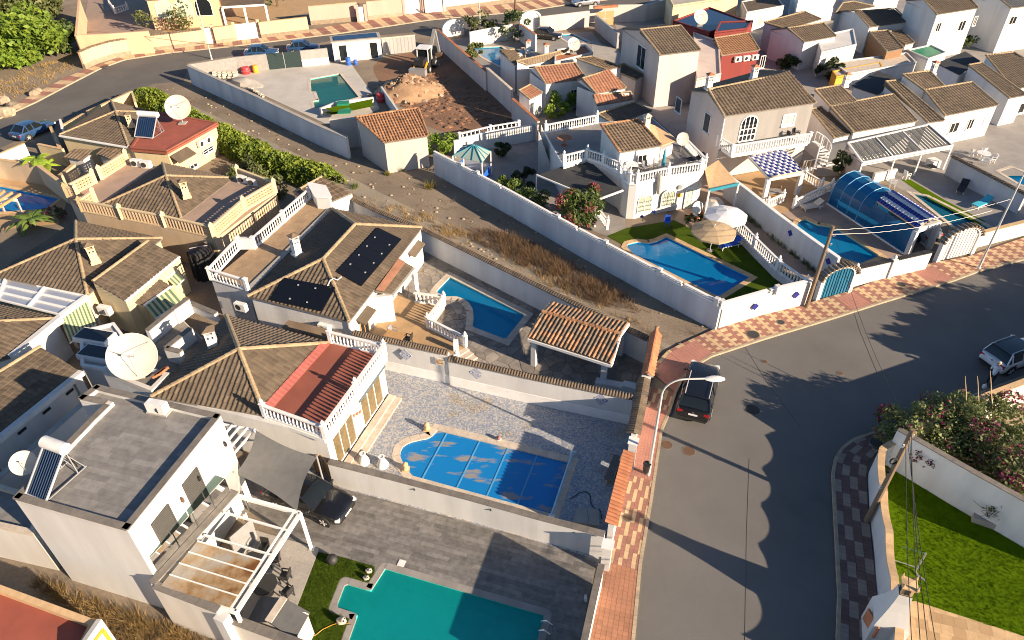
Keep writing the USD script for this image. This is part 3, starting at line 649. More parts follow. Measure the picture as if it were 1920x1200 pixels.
# --- vehicles
def car(name, label, at, rz, L=4.5, Wd=1.85, H=1.6, paint='carblack', roofp=None, style='suv', rails=False, plates=True, cat='car', group=None, rear_plate=True):
    """x forward. Body lofted from side-profile stations; glasshouse above the belt line"""
    th = thing(name, label, cat, at, group); hl, hw = L / 2, Wd / 2; gc = .20 * (H / 1.6) + .02
    belt = H * .60; cow = hl * (.42 if style == 'suv' else .36)
    st = [(-hl, .42, .62, .80), (-hl * .985, .30, belt * .93, .90), (-hl * .93, gc, belt * 1.0, .965), (-hl * .60, gc, belt * 1.01, 1.), (0, gc, belt, 1.), (cow, gc, belt * .985, .995), (hl * .62, gc, belt * .93, .975), (hl * .86, gc, belt * .86, .93), (hl * .96, .26, belt * .76, .86), (hl, .36, belt * .62, .74)]
    rows = []
    for x, z0, z1, k in st:
        y = hw * k; m_ = (z0 + z1) / 2
        sec = [(0, z0), (y * .86, z0), (y * .97, z0 + .12), (y, m_), (y * .985, z1 - .12), (y * .93, z1 - .03), (y * .75, z1 + .012), (0, z1 + .03)]
        rows.append([(x, -a, b) for a, b in sec] + [(x, a, b) for a, b in sec[::-1]])
    m = M().grid(np.array(rows)); body_end = np.array(rows)
    for R, o in ((body_end[0], 1), (body_end[-1], -1)):
        q = R[1:-1]; m.add(q, [[0, i, i + 1][::o] for i in range(1, len(q) - 1)])
    def X(mm): return mm.place(at, rz)
    b = th.part('body', X(m), paint, smooth=35)
    top = H - .02; rear = -hl * (.90 if style == 'suv' else .82); rx = -hl * (.74 if style == 'suv' else .52); fx = cow - hl * .30; n = 9
    def cab(x0, xr, xf, x1, wb, wt, z0, zt, inset=0.):
        g = []
        for i, (x, t) in enumerate(((x0, 0), (lerp(x0, xr, .5)[()], .55), (xr, .94), (lerp(xr, xf, .35)[()], 1.), (lerp(xr, xf, .7)[()], 1.0), (xf, .95), (lerp(xf, x1, .5)[()], .55), (x1, 0))):
            z = z0 + (zt - z0) * t; y0, y1 = hw * wb, hw * (wb + (wt - wb) * t)
            g.append([(x, -y0, z0), (x, -y1, z), (x, -y1 * .6, z + .03 * t), (x, 0, z + .045 * t), (x, y1 * .6, z + .03 * t), (x, y1, z), (x, y0, z0)])
        return M().grid(np.array(g))
    th.part('glasshouse', X(cab(rear, rx, fx, cow + .12, .93, .74, belt - .02, top - .05)), 'carglass', smooth=25)
    r_ = M(); g = []
    for x, dz in ((rx - .10, -.03), (lerp(rx, fx, .3)[()], .0), (lerp(rx, fx, .7)[()], 0.), (fx + .08, -.03)):
        g.append([(x, y * hw, top + dz + .02 - .06 * abs(y) ** 2) for y in (-.765, -.7, -.35, 0, .35, .7, .765)])
    r_.grid(np.array(g)); g2 = np.array(g); g2[:, :, 2] -= .04; r_.grid(g2[:, ::-1])
    th.part('roof', X(r_), roofp or paint, smooth=30)
    for s in (-1, 1):
        for (xa, za, ya), (xb, zb, yb) in (((cow + .08, belt, .935), (fx, top - .02, .75)), ((rear, belt, .935), (rx, top - .02, .75)), ((lerp(rx, fx, .58)[()], belt, .95), (lerp(rx, fx, .58)[()], top - .03, .755)), ((rx + .1, belt, .95), (rx + .02, top - .03, .755))):
            th.part('pillar', X(M().bar((xa, s * hw * ya, za), (xb, s * hw * yb, zb), .09, .05, up=(0, s, .3))), paint)
        if rails: th.part('roof_rail', X(M().tube([(rx, s * hw * .68, top), (rx + .15, s * hw * .69, top + .08), (fx - .2, s * hw * .69, top + .08), (fx, s * hw * .68, top)], .022, 6)), 'alu')
        mm = M().ball((cow - .05, s * (hw + .10), belt + .10), .13, 8, 6, (.55, 1, .7)); th.part('mirror', X(mm), paint)
        for xa in (lerp(rx, fx, .25)[()], lerp(rx, fx, .72)[()]): th.part('door_handle', X(M().box((xa, s * hw * 1.0, belt - .2), (.2, .04, .035))), 'carblack' if paint != 'carblack' else 'chrome')
        th.part('taillight', X(M().box((-hl + .10, s * hw * .76, belt - .28), (.16, .30, .20))), 'taillight')
        th.part('headlight', X(M().box((hl * .93, s * hw * .70, belt - .36), (.22, .36, .13), s * -.35)), 'headlight')
        th.part('sill_trim', X(M().box((0, s * hw * .985, gc), (L * .5, .04, .12))), 'rubber')
        for x in (-hl * .60, hl * .61):
            R = .34 * H / 1.6
            ar = th.part('wheel_arch', X(M().tube([(x + .0, s * hw * 1.008 - s * .09, R), (x, s * hw * 1.008, R)], R * 1.22, 16)), 'rubber')
            c = (x, s * hw * .93, R); wv = M().tube([(x, s * hw * .80, R), (x, s * (hw + .012), R)], R, 18); t = th.part('wheel', X(wv), 'rubber')
            rm = M()
            for a in range(5):
                t_ = a * 2 * math.pi / 5; rm.bar((x, s * (hw + .02), R), (x + math.cos(t_) * R * .66, s * (hw + .02), R + math.sin(t_) * R * .66), .07, .03, up=(0, 1, 0))
            rm.tube([(x, s * (hw + .013), R), (x, s * (hw + .018), R)], R * .2, 10)
            t.part('rim', X(rm), 'alu')
    th.part('rear_bumper', X(M().box((-hl + .03, 0, .34), (.14, Wd * .8, .14))), 'rubber'); th.part('front_grille', X(M().box((hl - .035, 0, belt * .48), (.06, Wd * .5, .16))), 'rubber')
    if rear_plate: th.part('number_plate', X(M().box((-hl - .005, 0, belt - .34), (.02, .52, .11))), 'plate'); th.part('emblem', X(M().tube([(-hl + .02, 0, belt - .12), (-hl - .01, 0, belt - .12)], .055, 12)), 'chrome')
    th.part('front_plate', X(M().box((hl + .0, 0, .42), (.02, .52, .11))), 'plate')
    wp = M().bar((cow + .02, -.5 * hw, belt + .06), (fx + .35, -.05, top - .28), .02).bar((cow + .02, .2 * hw, belt + .06), (fx + .4, .5, top - .3), .02); th.part('wiper', X(wp), 'rubber')
    for x in (lerp(rx, fx, .58)[()], cow * .92, rx + .02):
        mm = M()
        for s in (-1, 1): mm.bar((x, s * hw * 1.002, gc + .1), (x, s * hw * .985, belt - .12), .012, .012)
        th.part('door_seam', X(mm), 'rubber')
    return th

# --- furniture and fittings
def lounger(label, at, rz, cloth='blue_cloth', group=None, back=.6, name='sun_lounger'):
    th = thing(name, label, 'sun lounger', at, group); X = lambda m: m.place(at, rz)
    th.part('frame', X(M().bar((-.95, -.3, .30), (.95, -.3, .30), .05).bar((-.95, .3, .30), (.95, .3, .30), .05)), 'white_plastic')
    for x in (-.75, .7):
        for y in (-.28, .28): th.part('leg', X(M().box((x, y, 0), (.05, .05, .30))), 'white_plastic')
    th.part('cushion', X(M().box((-.3, 0, .33), (1.3, .62, .08))), cloth)
    th.part('backrest', X(M().box((0, 0, 0), (.75, .62, .08)).tilt((0, 1, 0), -back).place((.66, 0, .52))), cloth); return th
def chair(label, at, rz, mt='white_plastic', group=None, cat='chair', name='garden_chair'):
    th = thing(name, label, cat, at, group); X = lambda m: m.place(at, rz)
    th.part('seat', X(M().box((0, 0, .42), (.45, .46, .04))), mt); th.part('backrest', X(M().box((-.23, 0, .46), (.05, .44, .44)).tilt((0, 1, 0), -.12, (-.2, 0, .45))), mt)
    for x in (-.19, .19):
        for y in (-.19, .19): th.part('leg', X(M().box((x, y, 0), (.045, .045, .42))), mt)
    for y in (-.23, .23): th.part('armrest', X(M().bar((-.2, y, .66), (.2, y, .66), .05, .03).bar((.19, y, .42), (.19, y, .66), .04)), mt)
    return th
def table(label, at, r=.5, mt='white_plastic', group=None, square=None, rz=0., name='garden_table', h=.74):
    th = thing(name, label, 'table', at, group); at = V(*at)
    if square:
        th.part('table_top', M().box((0, 0, h - .04), (*square, .04)).place(at, rz), mt)
        for x in (-1, 1):
            for y in (-1, 1): th.part('leg', M().box((x * square[0] * .43, y * square[1] * .43, 0), (.06, .06, h - .04)).place(at, rz), mt)
    else:
        th.part('table_top', M().lathe([(r, h - .05), (r, h), (0, h + .004)], at, 18), mt); th.part('pedestal', M().lathe([(.28, 0), (.28, .03), (.05, .07), (.04, h - .05)], at, 10), mt)
    return th
def parasol(label, at, r=1.5, h=2.2, mt='beige_cloth', n=8, drop=.42, group=None, name='parasol', pole='white_plastic'):
    th = thing(name, label, 'parasol', at, group); at = V(*at); th.part('pole', M().tube([at, at + (0, 0, h + .15)], .022, 7), pole); th.part('foot', M().lathe([(.28, 0), (.28, .06), (.08, .1), (.03, .3)], at, 12), 'grey_plastic')
    for k in range(n):
        a0, a1 = 2 * math.pi * k / n, 2 * math.pi * (k + 1) / n; c = at + (0, 0, h); am = (a0 + a1) / 2
        e = [c + (math.cos(a) * r * q, math.sin(a) * r * q, -drop) for a, q in ((a0, 1), (am, .955), (a1, 1))]; md = [lerp(c, x, .5) + (0, 0, .05) for x in e]
        g = M().grid(np.array([[c, c, c], md, e, [x - V(0, 0, .14) for x in e]])); th.part('panel', g, mt)
        th.part('rib', M().bar(c - (0, 0, .03), e[0] - (0, 0, .02), .02), 'alu')
    th.part('finial', M().ball(at + (0, 0, h + .15), .05), pole); return th
def dish(label, at, r, face, mt='dish', mast=1.0, group=None, name='satellite_dish', holder=True):
    """reflector looking along face, on a short mast standing at 'at'"""
    th = thing(name, label, 'satellite dish', at, group); at = V(*at); f = unit(face); c = at + (0, 0, mast); x = unit(np.cross((0, 0, 1), f)); y = np.cross(f, x)
    n = 28; g = []
    for q, dz in ((0, 0), (.35, .02), (.7, .085), (.94, .155), (1, .18), (1.015, .17), (1.0, .15), (.7, .06), (.35, -.01), (0, -.035)):
        g.append([c + f * dz * r + (x * math.cos(t) + y * math.sin(t)) * r * q for t in np.linspace(0, 2 * np.pi, n + 1)])
    th.part('reflector', M().grid(np.array(g)), mt, smooth=30)
    fp = c + f * r * .75; th.part('feed_horn', M().tube([fp - f * .06, fp + f * .08], r * .055, 10), 'grey_plastic')
    for k in range(3 if r > .7 else 1):
        t = math.pi * (.5 + k * 2 / 3) + math.pi; th.part('feed_arm', M().tube([c + f * .15 * r + (x * math.cos(t) + y * math.sin(t)) * r * .9, fp], .016 if r > .7 else .012, 5), 'galv')
    th.part('mast', M().tube([at, at + (0, 0, mast * .55), c - f * .12], .045 if r > .7 else .025, 8), 'galv')
    if r > .7: th.part('back_bracket', M().box(c - f * .15, (.3, .3, .3), z0=False), 'galv'); th.part('mount_foot', M().box(at, (.7, .7, .08)), 'concrete')
    return th
def solar_heater(label, at, rz, L=1.9, Wd=1.1, blue='solar_blue', tilt=.75, group=None):
    """tank on the high side; collector slopes down along local -x"""
    th = thing('solar_water_heater', label, 'water heater', at, group); X = lambda m: m.place(at, rz); c, s = math.cos(tilt), math.sin(tilt); top = (0, 0, .15 + L * s)
    P = lambda t, y, e=0: V(-L * c * (1 - t) + e * -s, y, .15 + L * s * t + e * c)
    col = th.part('collector', X(M().slab([P(0, -Wd / 2), P(0, Wd / 2), P(1, Wd / 2), P(1, -Wd / 2)][::-1], .08, (s, 0, -c))), blue)
    ed = M()
    for y in (-Wd / 2, Wd / 2): ed.bar(P(0, y, .01), P(1, y, .01), .05, .09)
    for t in (0, 1): ed.bar(P(t, -Wd / 2, .01), P(t, Wd / 2, .01), .05, .09)
    col.part('collector_frame', X(ed), 'alu')
    for k in range(1, 9):
        y = -Wd / 2 + Wd * k / 9; col.part('tube', X(M().tube([P(.02, y, .02), P(.98, y, .02)], .022, 6)), 'steel' if blue == 'none' else 'solar_blue')
    tk = M().tube([(.16, -Wd * .55, top[2] + .18), (.16, -Wd * .52, top[2] + .18), (.16, Wd * .52, top[2] + .18), (.16, Wd * .55, top[2] + .18)], [.2, .27, .27, .2], 18); th.part('tank', X(tk), 'white_plastic', smooth=30)
    fr = M()
    for y in (-Wd * .42, Wd * .42): fr.bar((.16, y, 0), (.16, y, top[2] - .05), .04).bar((.16, y, .04), (-L * c, y, .06), .04).bar((.55, y, .04), (.16, y, top[2] * .8), .03).bar((.16, y, .04), (.6, y, .04), .04)
    fr.bar((.16, -Wd * .42, .4), (.16, Wd * .42, 1.1), .03).bar((.6, -Wd * .42, .04), (.6, Wd * .42, .04), .04)
    th.part('frame', X(fr), 'galv'); th.part('pipe', X(M().tube([(.2, -.3, top[2]), (.35, -.3, .6), (.4, -.2, .1)], .03, 6).tube([(.2, .2, top[2]), (.4, .1, .7), (.5, .05, .1)], .03, 6)), 'black_plastic'); return th
def wire_pts(a, b, sag, n=14):
    a, b = np.asarray(a, float), np.asarray(b, float); return [lerp(a, b, t) - V(0, 0, sag * 4 * t * (1 - t)) for t in np.linspace(0, 1, n)]
def cable(label, a, b, sag=.5, r=.012, mt='rubber', group=None): return solo('overhead_cable', M().tube(wire_pts(a, b, sag), r, 4), mt, label, 'cable', group)
def lamp_post(label, base, d, h=7., arm=1.6, r=.075, head=True, group=None, mt='lamp_grey', name='street_lamp'):
    """pole whose top curves over towards d and carries a flat luminaire"""
    th = thing(name, label, 'street lamp', base, group); b = V(*base); d = unit(V(*d[:2], 0)); R = min(1.0, arm * .8)
    pts = [b, b + (0, 0, 1.2), b + (0, 0, h - R)] + [b + d * (R - R * math.cos(t)) + V(0, 0, h - R + R * math.sin(t)) for t in np.linspace(.2, math.pi / 2, 6)] + [b + d * arm + V(0, 0, h + .03)]
    th.part('pole', M().tube(pts, [r, r, r * .75] + [r * .62] * 7, 10), mt, smooth=40); th.part('base', M().lathe([(r * 2.2, 0), (r * 2.2, .05), (r * 1.3, .09), (r * 1.3, .8), (r, .85)], b, 10), mt)
    c = b + d * (arm + .42) + V(0, 0, h + .02); s = V(-d[1], d[0], 0)
    hm = M(); g = []
    for t, ww, hh in ((-.5, .06, .05), (-.38, .12, .08), (-.1, .19, .11), (.25, .18, .09), (.5, .08, .03)):
        g.append([c + d * t * .95 + s * ww * y + V(0, 0, hh * z) for y, z in ((-1, -.3), (-.8, .6), (0, 1), (.8, .6), (1, -.3), (.7, -.6), (-.7, -.6), (-1, -.3))])
    hm.grid(np.array(g)); th.part('lamp_head', hm, 'white_plastic', smooth=40); return th
# --- measuring on upright walls, and shorthands
def ray(x, y): return _Fw + (x - 960) / FPX * _cx + (600 - y) / FPX * _cy
def wp(x, y, a, b):
    """the place on the upright plane through a and b that is seen at (x, y)"""
    d = ray(x, y); a, b = V(*a[:2]), V(*b[:2]); e = unit(b - a); n = V(-e[1], e[0]); t = (a @ n) / (d[:2] @ n); return CAMP + d * t
def wu(x, y, a, b): p = wp(x, y, a, b); e = unit(V(*b[:2]) - V(*a[:2])); return (p[:2] - V(*a[:2])) @ e, p[2]
def winpx(th, a, b, inside, q0, q1, **k):
    """window given by two opposite corners seen in the survey picture, on the wall a-b"""
    (u0, z0), (u1, z1) = wu(*q0, a, b), wu(*q1, a, b)
    L = np.linalg.norm(V(*b[:2]) - V(*a[:2])); u0, u1 = sorted((u0, u1)); z0, z1 = sorted((z0, z1))
    return window(th, a, b, outward(a, b, inside), u0, max(u1, 1.01), z0, z1, **k)
def smooth_line3(P, n=5):
    P = np.array(P, float); s = smooth_line(P, n); z = np.interp(np.linspace(0, len(P) - 1, len(s)), range(len(P)), P[:, 2]); return [V(a[0], a[1], b) for a, b in zip(s, z)]
def mid(*p): return np.mean([q for q in p], 0)
def wallpx(name, label, s, h, **k): return wall(name, label, xy(W(s, k.get('z0', 0) + h)), h, **k)
def hip(th, ev, ap, mt, z, **k):
    """four eave corners and one apex"""
    E_ = [V(*e[:2], z) for e in ev]; roof(th, [[E_[i], E_[(i + 1) % 4], ap] for i in range(4)], mt, [(e, ap) for e in E_], **k)
def perim(poly): return [(a, b) for a, b in zip(poly, poly[1:] + poly[:1])]
def rect3(a, b, c): """fourth corner after a, b, c"""; return [a, b, c, a + c - b]
def gable(th, e0, e1, r0, r1, mt, other=None, **k):
    """slope from eave e0-e1 up to ridge r0-r1, with the slope behind when given"""
    sl = [[e0, e1, r1, r0]]
    if other: sl.append([other[1], other[0], r0, r1])
    roof(th, sl, mt, [(r0, r1)], **k)
# ---------------------------------------------------------------- pools first (their outlines are cut out of every sheet)
def arc_pts(ps, n=5): return smooth_line(ps, n)
teal_pts = W('722,1065 1023,1153 985,1285 640,1230 653,1200 670,1153 629,1139 647,1093 695,1107')
blue_pts = W('820,806 1067,867 1034,965 772,893') + W('@640,800,3: 383,262 345,205 326,165 335,120 375,90 440,74 495,64 520,40')
b2_pts = W('@640,400,3: 610,358 1036,572 925,712 735,640') + W('@640,400,3: 742,590 738,540 715,505 680,480 640,468 585,470 530,445 545,425')
e_pts = W('1250,444 1407,520 1347,557 1187,477 1174,463 1178,457 1195,453 1215,456 1232,452')
d_pts = W('@1280,400,3: 760,65 860,80 1110,240 1000,285 860,240 640,75 650,45 690,32')
g_pts = W('582,148 637,138 673,182 606,201 590,203 587,190 598,188 592,172 583,172')
# ---------------------------------------------------------------- roads and pavements
KL = W('1178,1290 1187,1200 1200,1060 1220,943 1240,807 1254,775 1266,738 1280,710 1300,688 1333,669 1430,637 1563,597 1647,570 1713,550 1787,527 1833,510 1920,487 2150,420')
WL = W('1090,1290 1103,1200 1132,1057 1150,980 1187,857 1200,787 1213,735 1223,700 1236,668 1270,650 1350,614 1427,593 1510,572 1590,548 1660,521 1750,494 1812,484 1920,447 2150,375')
KR = W('1572,1290 1570,1200 1573,1117 1565,967 1561,890 1566,862 1578,843 1600,826 1647,810 1740,776 1800,752 1860,730 1920,708 2150,620')
WR = W('1656,1290 1650,1200 1643,1117 1635,1040 1627,967 1622,900 1626,868 1648,845 1690,822 1760,792 1830,765 1920,730 2150,645')
FARK = W('-160,300 0,223 67,193 133,158 187,130 233,113 317,100 433,88 640,63 807,38 973,23 1060,10 1250,-14 1600,-60')
FARW = W('-160,290 0,212 60,180 125,146 160,132 233,107 333,90 483,73 640,47 807,22 973,7 1060,-6 1250,-28 1600,-72')
NEARK = W('-160,345 0,278 100,233 247,173 290,157 345,153 352,118 467,100 547,92 617,77 640,72 820,57 907,50 973,38 1103,20 1250,3 1600,-40')
ROAD_R = Polygon(xy(KL) + xy(KR)[::-1])
ROAD_F = Polygon(xy(FARK) + xy(NEARK)[::-1])
X0 = None
def ground_all():
    g = Polygon([(-260, -60), (260, -60), (260, 330), (-260, 330)])
    struct('ground', M().flat(g.difference(unary_union(POOLS)), 0), 'dirt')
    struct('road', M().flat(ROAD_R, .006), 'asphalt'); struct('road', M().flat(ROAD_F, .006), 'asphalt_old')
# pavers laid between a wall line and a kerb line
def resample(line, s):
    L = LineString(xy(line)); return np.array([L.interpolate(t, normalized=True).coords[0] for t in s])
def pavement(label, inner, outer, color, size=.27, rows=None, z=.12, limit=300, t0=0., t1=1., kerb='kerb'):
    Lo, Li = LineString(xy(outer)), LineString(xy(inner)); n = int(Lo.length / size); s = np.linspace(0, 1, n + 1)
    # matching points: walk the kerb, drop onto the wall line
    O = resample(outer, s); I = []
    for q in O:
        c = Li.interpolate(Li.project(Point(q))); I.append((c.x, c.y))
    I = np.array(I)
    base = struct('pavement', M().flat(Polygon(list(map(tuple, O)) + list(map(tuple, I[::-1]))).buffer(.02), z - .035), 'grout', label=label)
    wd = np.median(np.linalg.norm(O - I, axis=1)); rows = rows or max(2, round(wd / size)); by = {}
    for i in range(n):
        for j in range(rows):
            c = color(i, j, s[i], rows)
            if c is None: continue
            a, b = (j + .02) / rows, (j + .98) / rows; e0, e1 = .02, .98
            oo, ii = lerp(O[i], O[i + 1], e0), lerp(I[i], I[i + 1], e0); o2, i2 = lerp(O[i], O[i + 1], e1), lerp(I[i], I[i + 1], e1)
            q = [lerp(oo, ii, a), lerp(o2, i2, a), lerp(o2, i2, b), lerp(oo, ii, b)]
            if abs(Polygon(q).area) < .01 if Polygon(q).is_valid else True: continue
            zz = z + rnd.uniform(-.003, .003); pg = np.array(q)
            t = [V(*p, zz) for p in pg]; bt = [V(*p, z - .04) for p in pg]; m = M().quad(*t)
            for k in range(4): m.quad(bt[k], bt[(k + 1) % 4], t[(k + 1) % 4], t[k])
            by.setdefault(c, []).append(m)
    tot = sum(map(len, by.values()))
    for c, ms in by.items(): base.pieces('paver', ms, c, int(limit * len(ms) / tot), rest='paver_field')
    st = []
    for c, d, l in along([tuple(x) for x in O], 1.0): st.append(M().box((*c, 0), (l - .01, .16, z + .012), math.atan2(d[1], d[0])))
    kb = thing('kerb', label.replace('pavement', 'kerb').replace('paving', 'kerb'), 'kerb', (*O[0], 0)); tagp(stage.GetPrimAtPath(kb.path), None, None, kind='structure'); kb.pieces('kerb_stone', st, kerb, 120)
    return base
def diag(i, j, t, rows): return 'paver_cream' if ((i + 2 * j) // 2 + j) % 5 < 2 else 'paver_pink'
def zig(i, j, t, rows): return 'paver_cream' if ((i + (1 if j % 2 else 0)) // 2) % 2 else 'paver_pink'
# ---------------------------------------------------------------- plot with the modern white house, teal pool and grey planked terrace
pool('teal rectangular pool with shallow corner steps beside the dark green lawn', teal_pts, 1.5, 'water_teal', 'basin_teal', 'patio_grey', .28, name='swimming_pool')
TEAL = Polygon(xy(teal_pts))
pool('roman-ended pool half hidden under a faded blue bubble cover', blue_pts, 1.2, 'water_deep', 'basin_deep', 'coping_light', .42)
pool('kidney-notched pool beside the orange tiled patio shelter', b2_pts, 1.4, 'water_blue', 'basin_blue', 'coping_light', .45)
pool('bright blue pool on the lawn below the white villa', e_pts, 1.5, 'water_blue', 'basin_strong', 'coping_tan', .40)
pool('teal blue pool behind the wall with blue tiles beside the arched enclosure', d_pts, 1.3, 'water_blue', 'basin_deep', 'coping_tan', .4)
pool('green pool on the pale deck of the building site', g_pts, 1.4, 'water_green', 'basin_green', 'coping_light', .3)
far_pools = [('small blue pool beside the timber pergola behind the tan wall', W('-40,346 0,349 112,372 85,392 0,398 -60,398'), 'water_blue', 'basin_strong', 'coping_tan'),
             ('long narrow teal pool beside the striped awning enclosure', W('@1280,0,3: 1290,1088 1375,1105 1750,1290 1610,1340'), 'water_deep', 'basin_deep', 'coping_light'),
             ('square blue pool by the tile capped wall of the last terrace', W('@1280,0,3: 1780,965 1850,942 1960,985 1990,1060 1905,1040'), 'water_blue', 'basin_strong', 'coping_light'),
             ('blue pool behind the long white wall next to the building site', W('@640,0,3: 730,268 900,262 1000,345 890,372 800,325'), 'water_blue', 'basin_deep', 'coping_light'),
             ('far green pool of the white house behind the digger plot wall', W('@640,0,3: 1215,198 1300,190 1400,238 1290,246'), 'water_blue', 'basin_deep', 'coping_light')]
for l, pts, wm, bm, cm in far_pools: pool(l, pts, 1.2, wm, bm, cm, .3, step=.8)
ground_all()
def sideA(i, j, t, rows):
    if t < .012: return 'paver_plain'
    if t < .16: return 'paver_red'
    return 'paver_plain' if t > .80 else diag(i, j, t, rows)
pavement('patterned pink and cream pavement in front of the walled pool plots', WL[:8], KL[:6] + [KL[6]], lambda i, j, t, r: 'paver_red' if .07 < t < .30 else ('paver_plain' if .60 < t < .90 else diag(i, j, t, r)), .21)
pavement('zigzag pink and cream pavement along the curved street corner', WL[7:], KL[6:], lambda i, j, t, r: 'paver_plain' if (t < .10 or .345 < t < .385 or .505 < t < .55) and j < r - 1 else zig(i, j, t, r), .25)
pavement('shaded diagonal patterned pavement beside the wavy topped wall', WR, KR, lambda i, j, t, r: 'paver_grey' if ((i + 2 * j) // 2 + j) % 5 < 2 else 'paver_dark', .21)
# --- terrace planks
TER1 = Polygon(xy(W('600,890 640,916 940,996 1119,1049 1108,1100 1090,1190 1060,1300 560,1300 640,1200 600,1180 640,1060 582,1038 560,1030 470,960 430,930 470,880')))
def planks(name, poly, d, wd, ln, mts, z, limit=300, parent=None, t=.02, gap=.006, base='grout', cut=True, label=None):
    p = poly.difference(unary_union(POOLS).buffer(.26)) if cut else poly
    b = struct(name, M().flat(p, z - t), base, label=label) if parent is None else parent.part(name, M().flat(p, z - t), base)
    d = unit(np.append(d, 0))[:2]; n = np.array([-d[1], d[0]]); c0 = np.array(poly.centroid.coords[0]); R = max(poly.bounds[2] - poly.bounds[0], poly.bounds[3] - poly.bounds[1])
    ms = []
    k = int(R / wd) + 2
    for j in range(-k, k):
        off = rnd.uniform(0, ln)
        for i in range(-int(R / ln) - 2, int(R / ln) + 2):
            a = c0 + d * (i * ln + off) + n * j * wd; q = Polygon([a + n * gap / 2, a + d * (ln - gap) + n * gap / 2, a + d * (ln - gap) + n * (wd - gap / 2), a + n * (wd - gap / 2)])
            q = q.intersection(p)
            if q.is_empty or q.area < wd * .03: continue
            ms.append(M().prism(q, z - t, z + rnd.uniform(-.001, .001)))
    b.pieces('plank' if ln / wd > 2 else 'floor_tile', ms, mts, limit); return b
tdir = (w(1023, 1153) - w(722, 1065))[:2]
planks('terrace', TER1.difference(TEAL.buffer(.27)), tdir, .23, 1.2, ['plank', 'plank2'], .03, label='grey wood-look terrace')
LAWN1 = Polygon(xy(W('560,1028 503,1113 560,1160 600,1300 640,1240 700,1120 703,1063 640,1045'))).difference(TEAL.buffer(.3))
struct('lawn', M().flat(LAWN1, .04), 'turf', kind='stuff', label='dark green artificial lawn beside the teal pool', cat='lawn')
struct('lawn_blades', M().join(tufts(scatter(LAWN1, 5000, 3, z=.04), .045, 4, 5, .06, .008)), 'turf', kind='stuff', label='short blades of the dark artificial lawn', cat='grass')
# --- the house
H1 = dict(z=6.2)
ZR = 6.2
r1 = W('25,933 238,993 413,777 203,727 181,721 147,746 197,757 168,785', ZR)
HP1 = Polygon(xy(r1)).buffer(0)
h1 = thing('modern_house', 'white flat-roofed modern house with glass balcony and solar heater on its roof', 'house', (*HP1.centroid.coords[0], 0))
solid(h1, 'wall', HP1, -.1, ZR - .28, 'white')
par = HP1.difference(HP1.buffer(-.24, join_style=2)); solid(h1, 'parapet', par, ZR - .30, ZR - .05, 'white')
cop = []
rr1 = np.array(orient(HP1).exterior.coords)
for a, b in zip(rr1, rr1[1:]):
    dd = unit(b - a); nn = np.array([-dd[1], dd[0]]); L = np.linalg.norm(b - a); k = max(1, round(L / .9))
    for i in range(k):
        p, q = a + dd * (L * i / k + .004), a + dd * (L * (i + 1) / k - .004)
        cop.append(M().prism(Polygon([p - nn * .05, q - nn * .05, q + nn * .27, p + nn * .27]), ZR - .05, ZR, True))
h1.pieces('coping_stone', cop, 'coping')
rd = HP1.buffer(-.25, join_style=2)
planks('roof_deck', rd, (w(238, 993, ZR) - w(25, 933, ZR))[:2] + (w(413, 777, ZR) - w(238, 993, ZR))[:2] * .02, .30, 1.2, ['roofdeck_grey'], ZR - .26, 260, parent=h1, cut=False)
LZ = 2.95
fa, fb = w(238, 993, ZR), w(413, 777, ZR); fn = outward(fa, fb, HP1.centroid.coords[0])
for (a, b), nm in ((((300, 1038), (328, 1000)), 's'), (((356, 965), (381, 932)), 's')):
    A, B = w(*a, LZ), w(*b, LZ); fd = unit(fb - fa); ua, ub = (A - fa) @ fd, (B - fa) @ fd
    window(h1, fa, fb, fn, ua, ub, LZ + .05, LZ + 2.25, 1, 1, 'taupe_shutter', 'taupe_shutter', False, shutter='taupe_shutter', name='balcony_door')
fd = unit(fb - fa); FN = V(*fn, 0)
for x, y, mt in ((322, 933, 'rust'), (374, 898, 'black_plastic'), (403, 829, 'black_plastic')):
    q = w(x, y, 4.6); u = (q - fa) @ fd; c = fa + fd * u + FN * .05; c[2] = 4.6
    h1.part('wall_lamp', M().box(c - (0, 0, .12), (.10, .14, .26), math.atan2(fd[1], fd[0])).tube([c + (0, 0, .14), c + (0, 0, .2)], .03, 6), mt)
# ground floor pushed out under the balcony: outer ledge line
la, lb = w(290, 1097, LZ), w(447, 923, LZ); ld = unit(lb - la); fa0 = V(fa[0], fa[1], LZ); fb0 = V(fb[0], fb[1], LZ)
led = Polygon(xy([fa0 - FN * .01, la, lb, fb0 - FN * .01])).buffer(0)
h1.part('balcony_slab', M().prism(led, LZ - .3, LZ, True), 'offwhite')
nn_ = V(-ld[1], ld[0], 0); nn_ = nn_ if nn_ @ FN > 0 else -nn_
h1.part('ledge_coping', M().bar(la - nn_ * .14 + (0, 0, .03), lb - nn_ * .14 + (0, 0, .03), .34, .06), 'coping')
gp = []
for t0, t1 in ((.10, .34), (.35, .56), (.57, .77), (.78, .97)):
    a, b = la + ld * np.linalg.norm(lb - la) * t0 - nn_ * .34, la + ld * np.linalg.norm(lb - la) * t1 - nn_ * .34
    gp.append(M().bar(a + (0, 0, .55), b + (0, 0, .55), .02, 1.0)); h1.part('glass_clamp', M().box(a + (0, 0, 0), (.06, .06, .12)).box(b, (.06, .06, .12)), 'steel')
a = la + ld * np.linalg.norm(lb - la) * .97 - nn_ * .34; gp.append(M().bar(a + (0, 0, .55), a - nn_ * .9 + (0, 0, .55), .02, 1.0))
a = la + ld * np.linalg.norm(lb - la) * .10 - nn_ * .34; gp.append(M().bar(a + (0, 0, .55), a - nn_ * .6 + (0, 0, .55), .02, 1.0))
for g_ in gp: h1.part('glass_panel', g_, 'glass_milky')
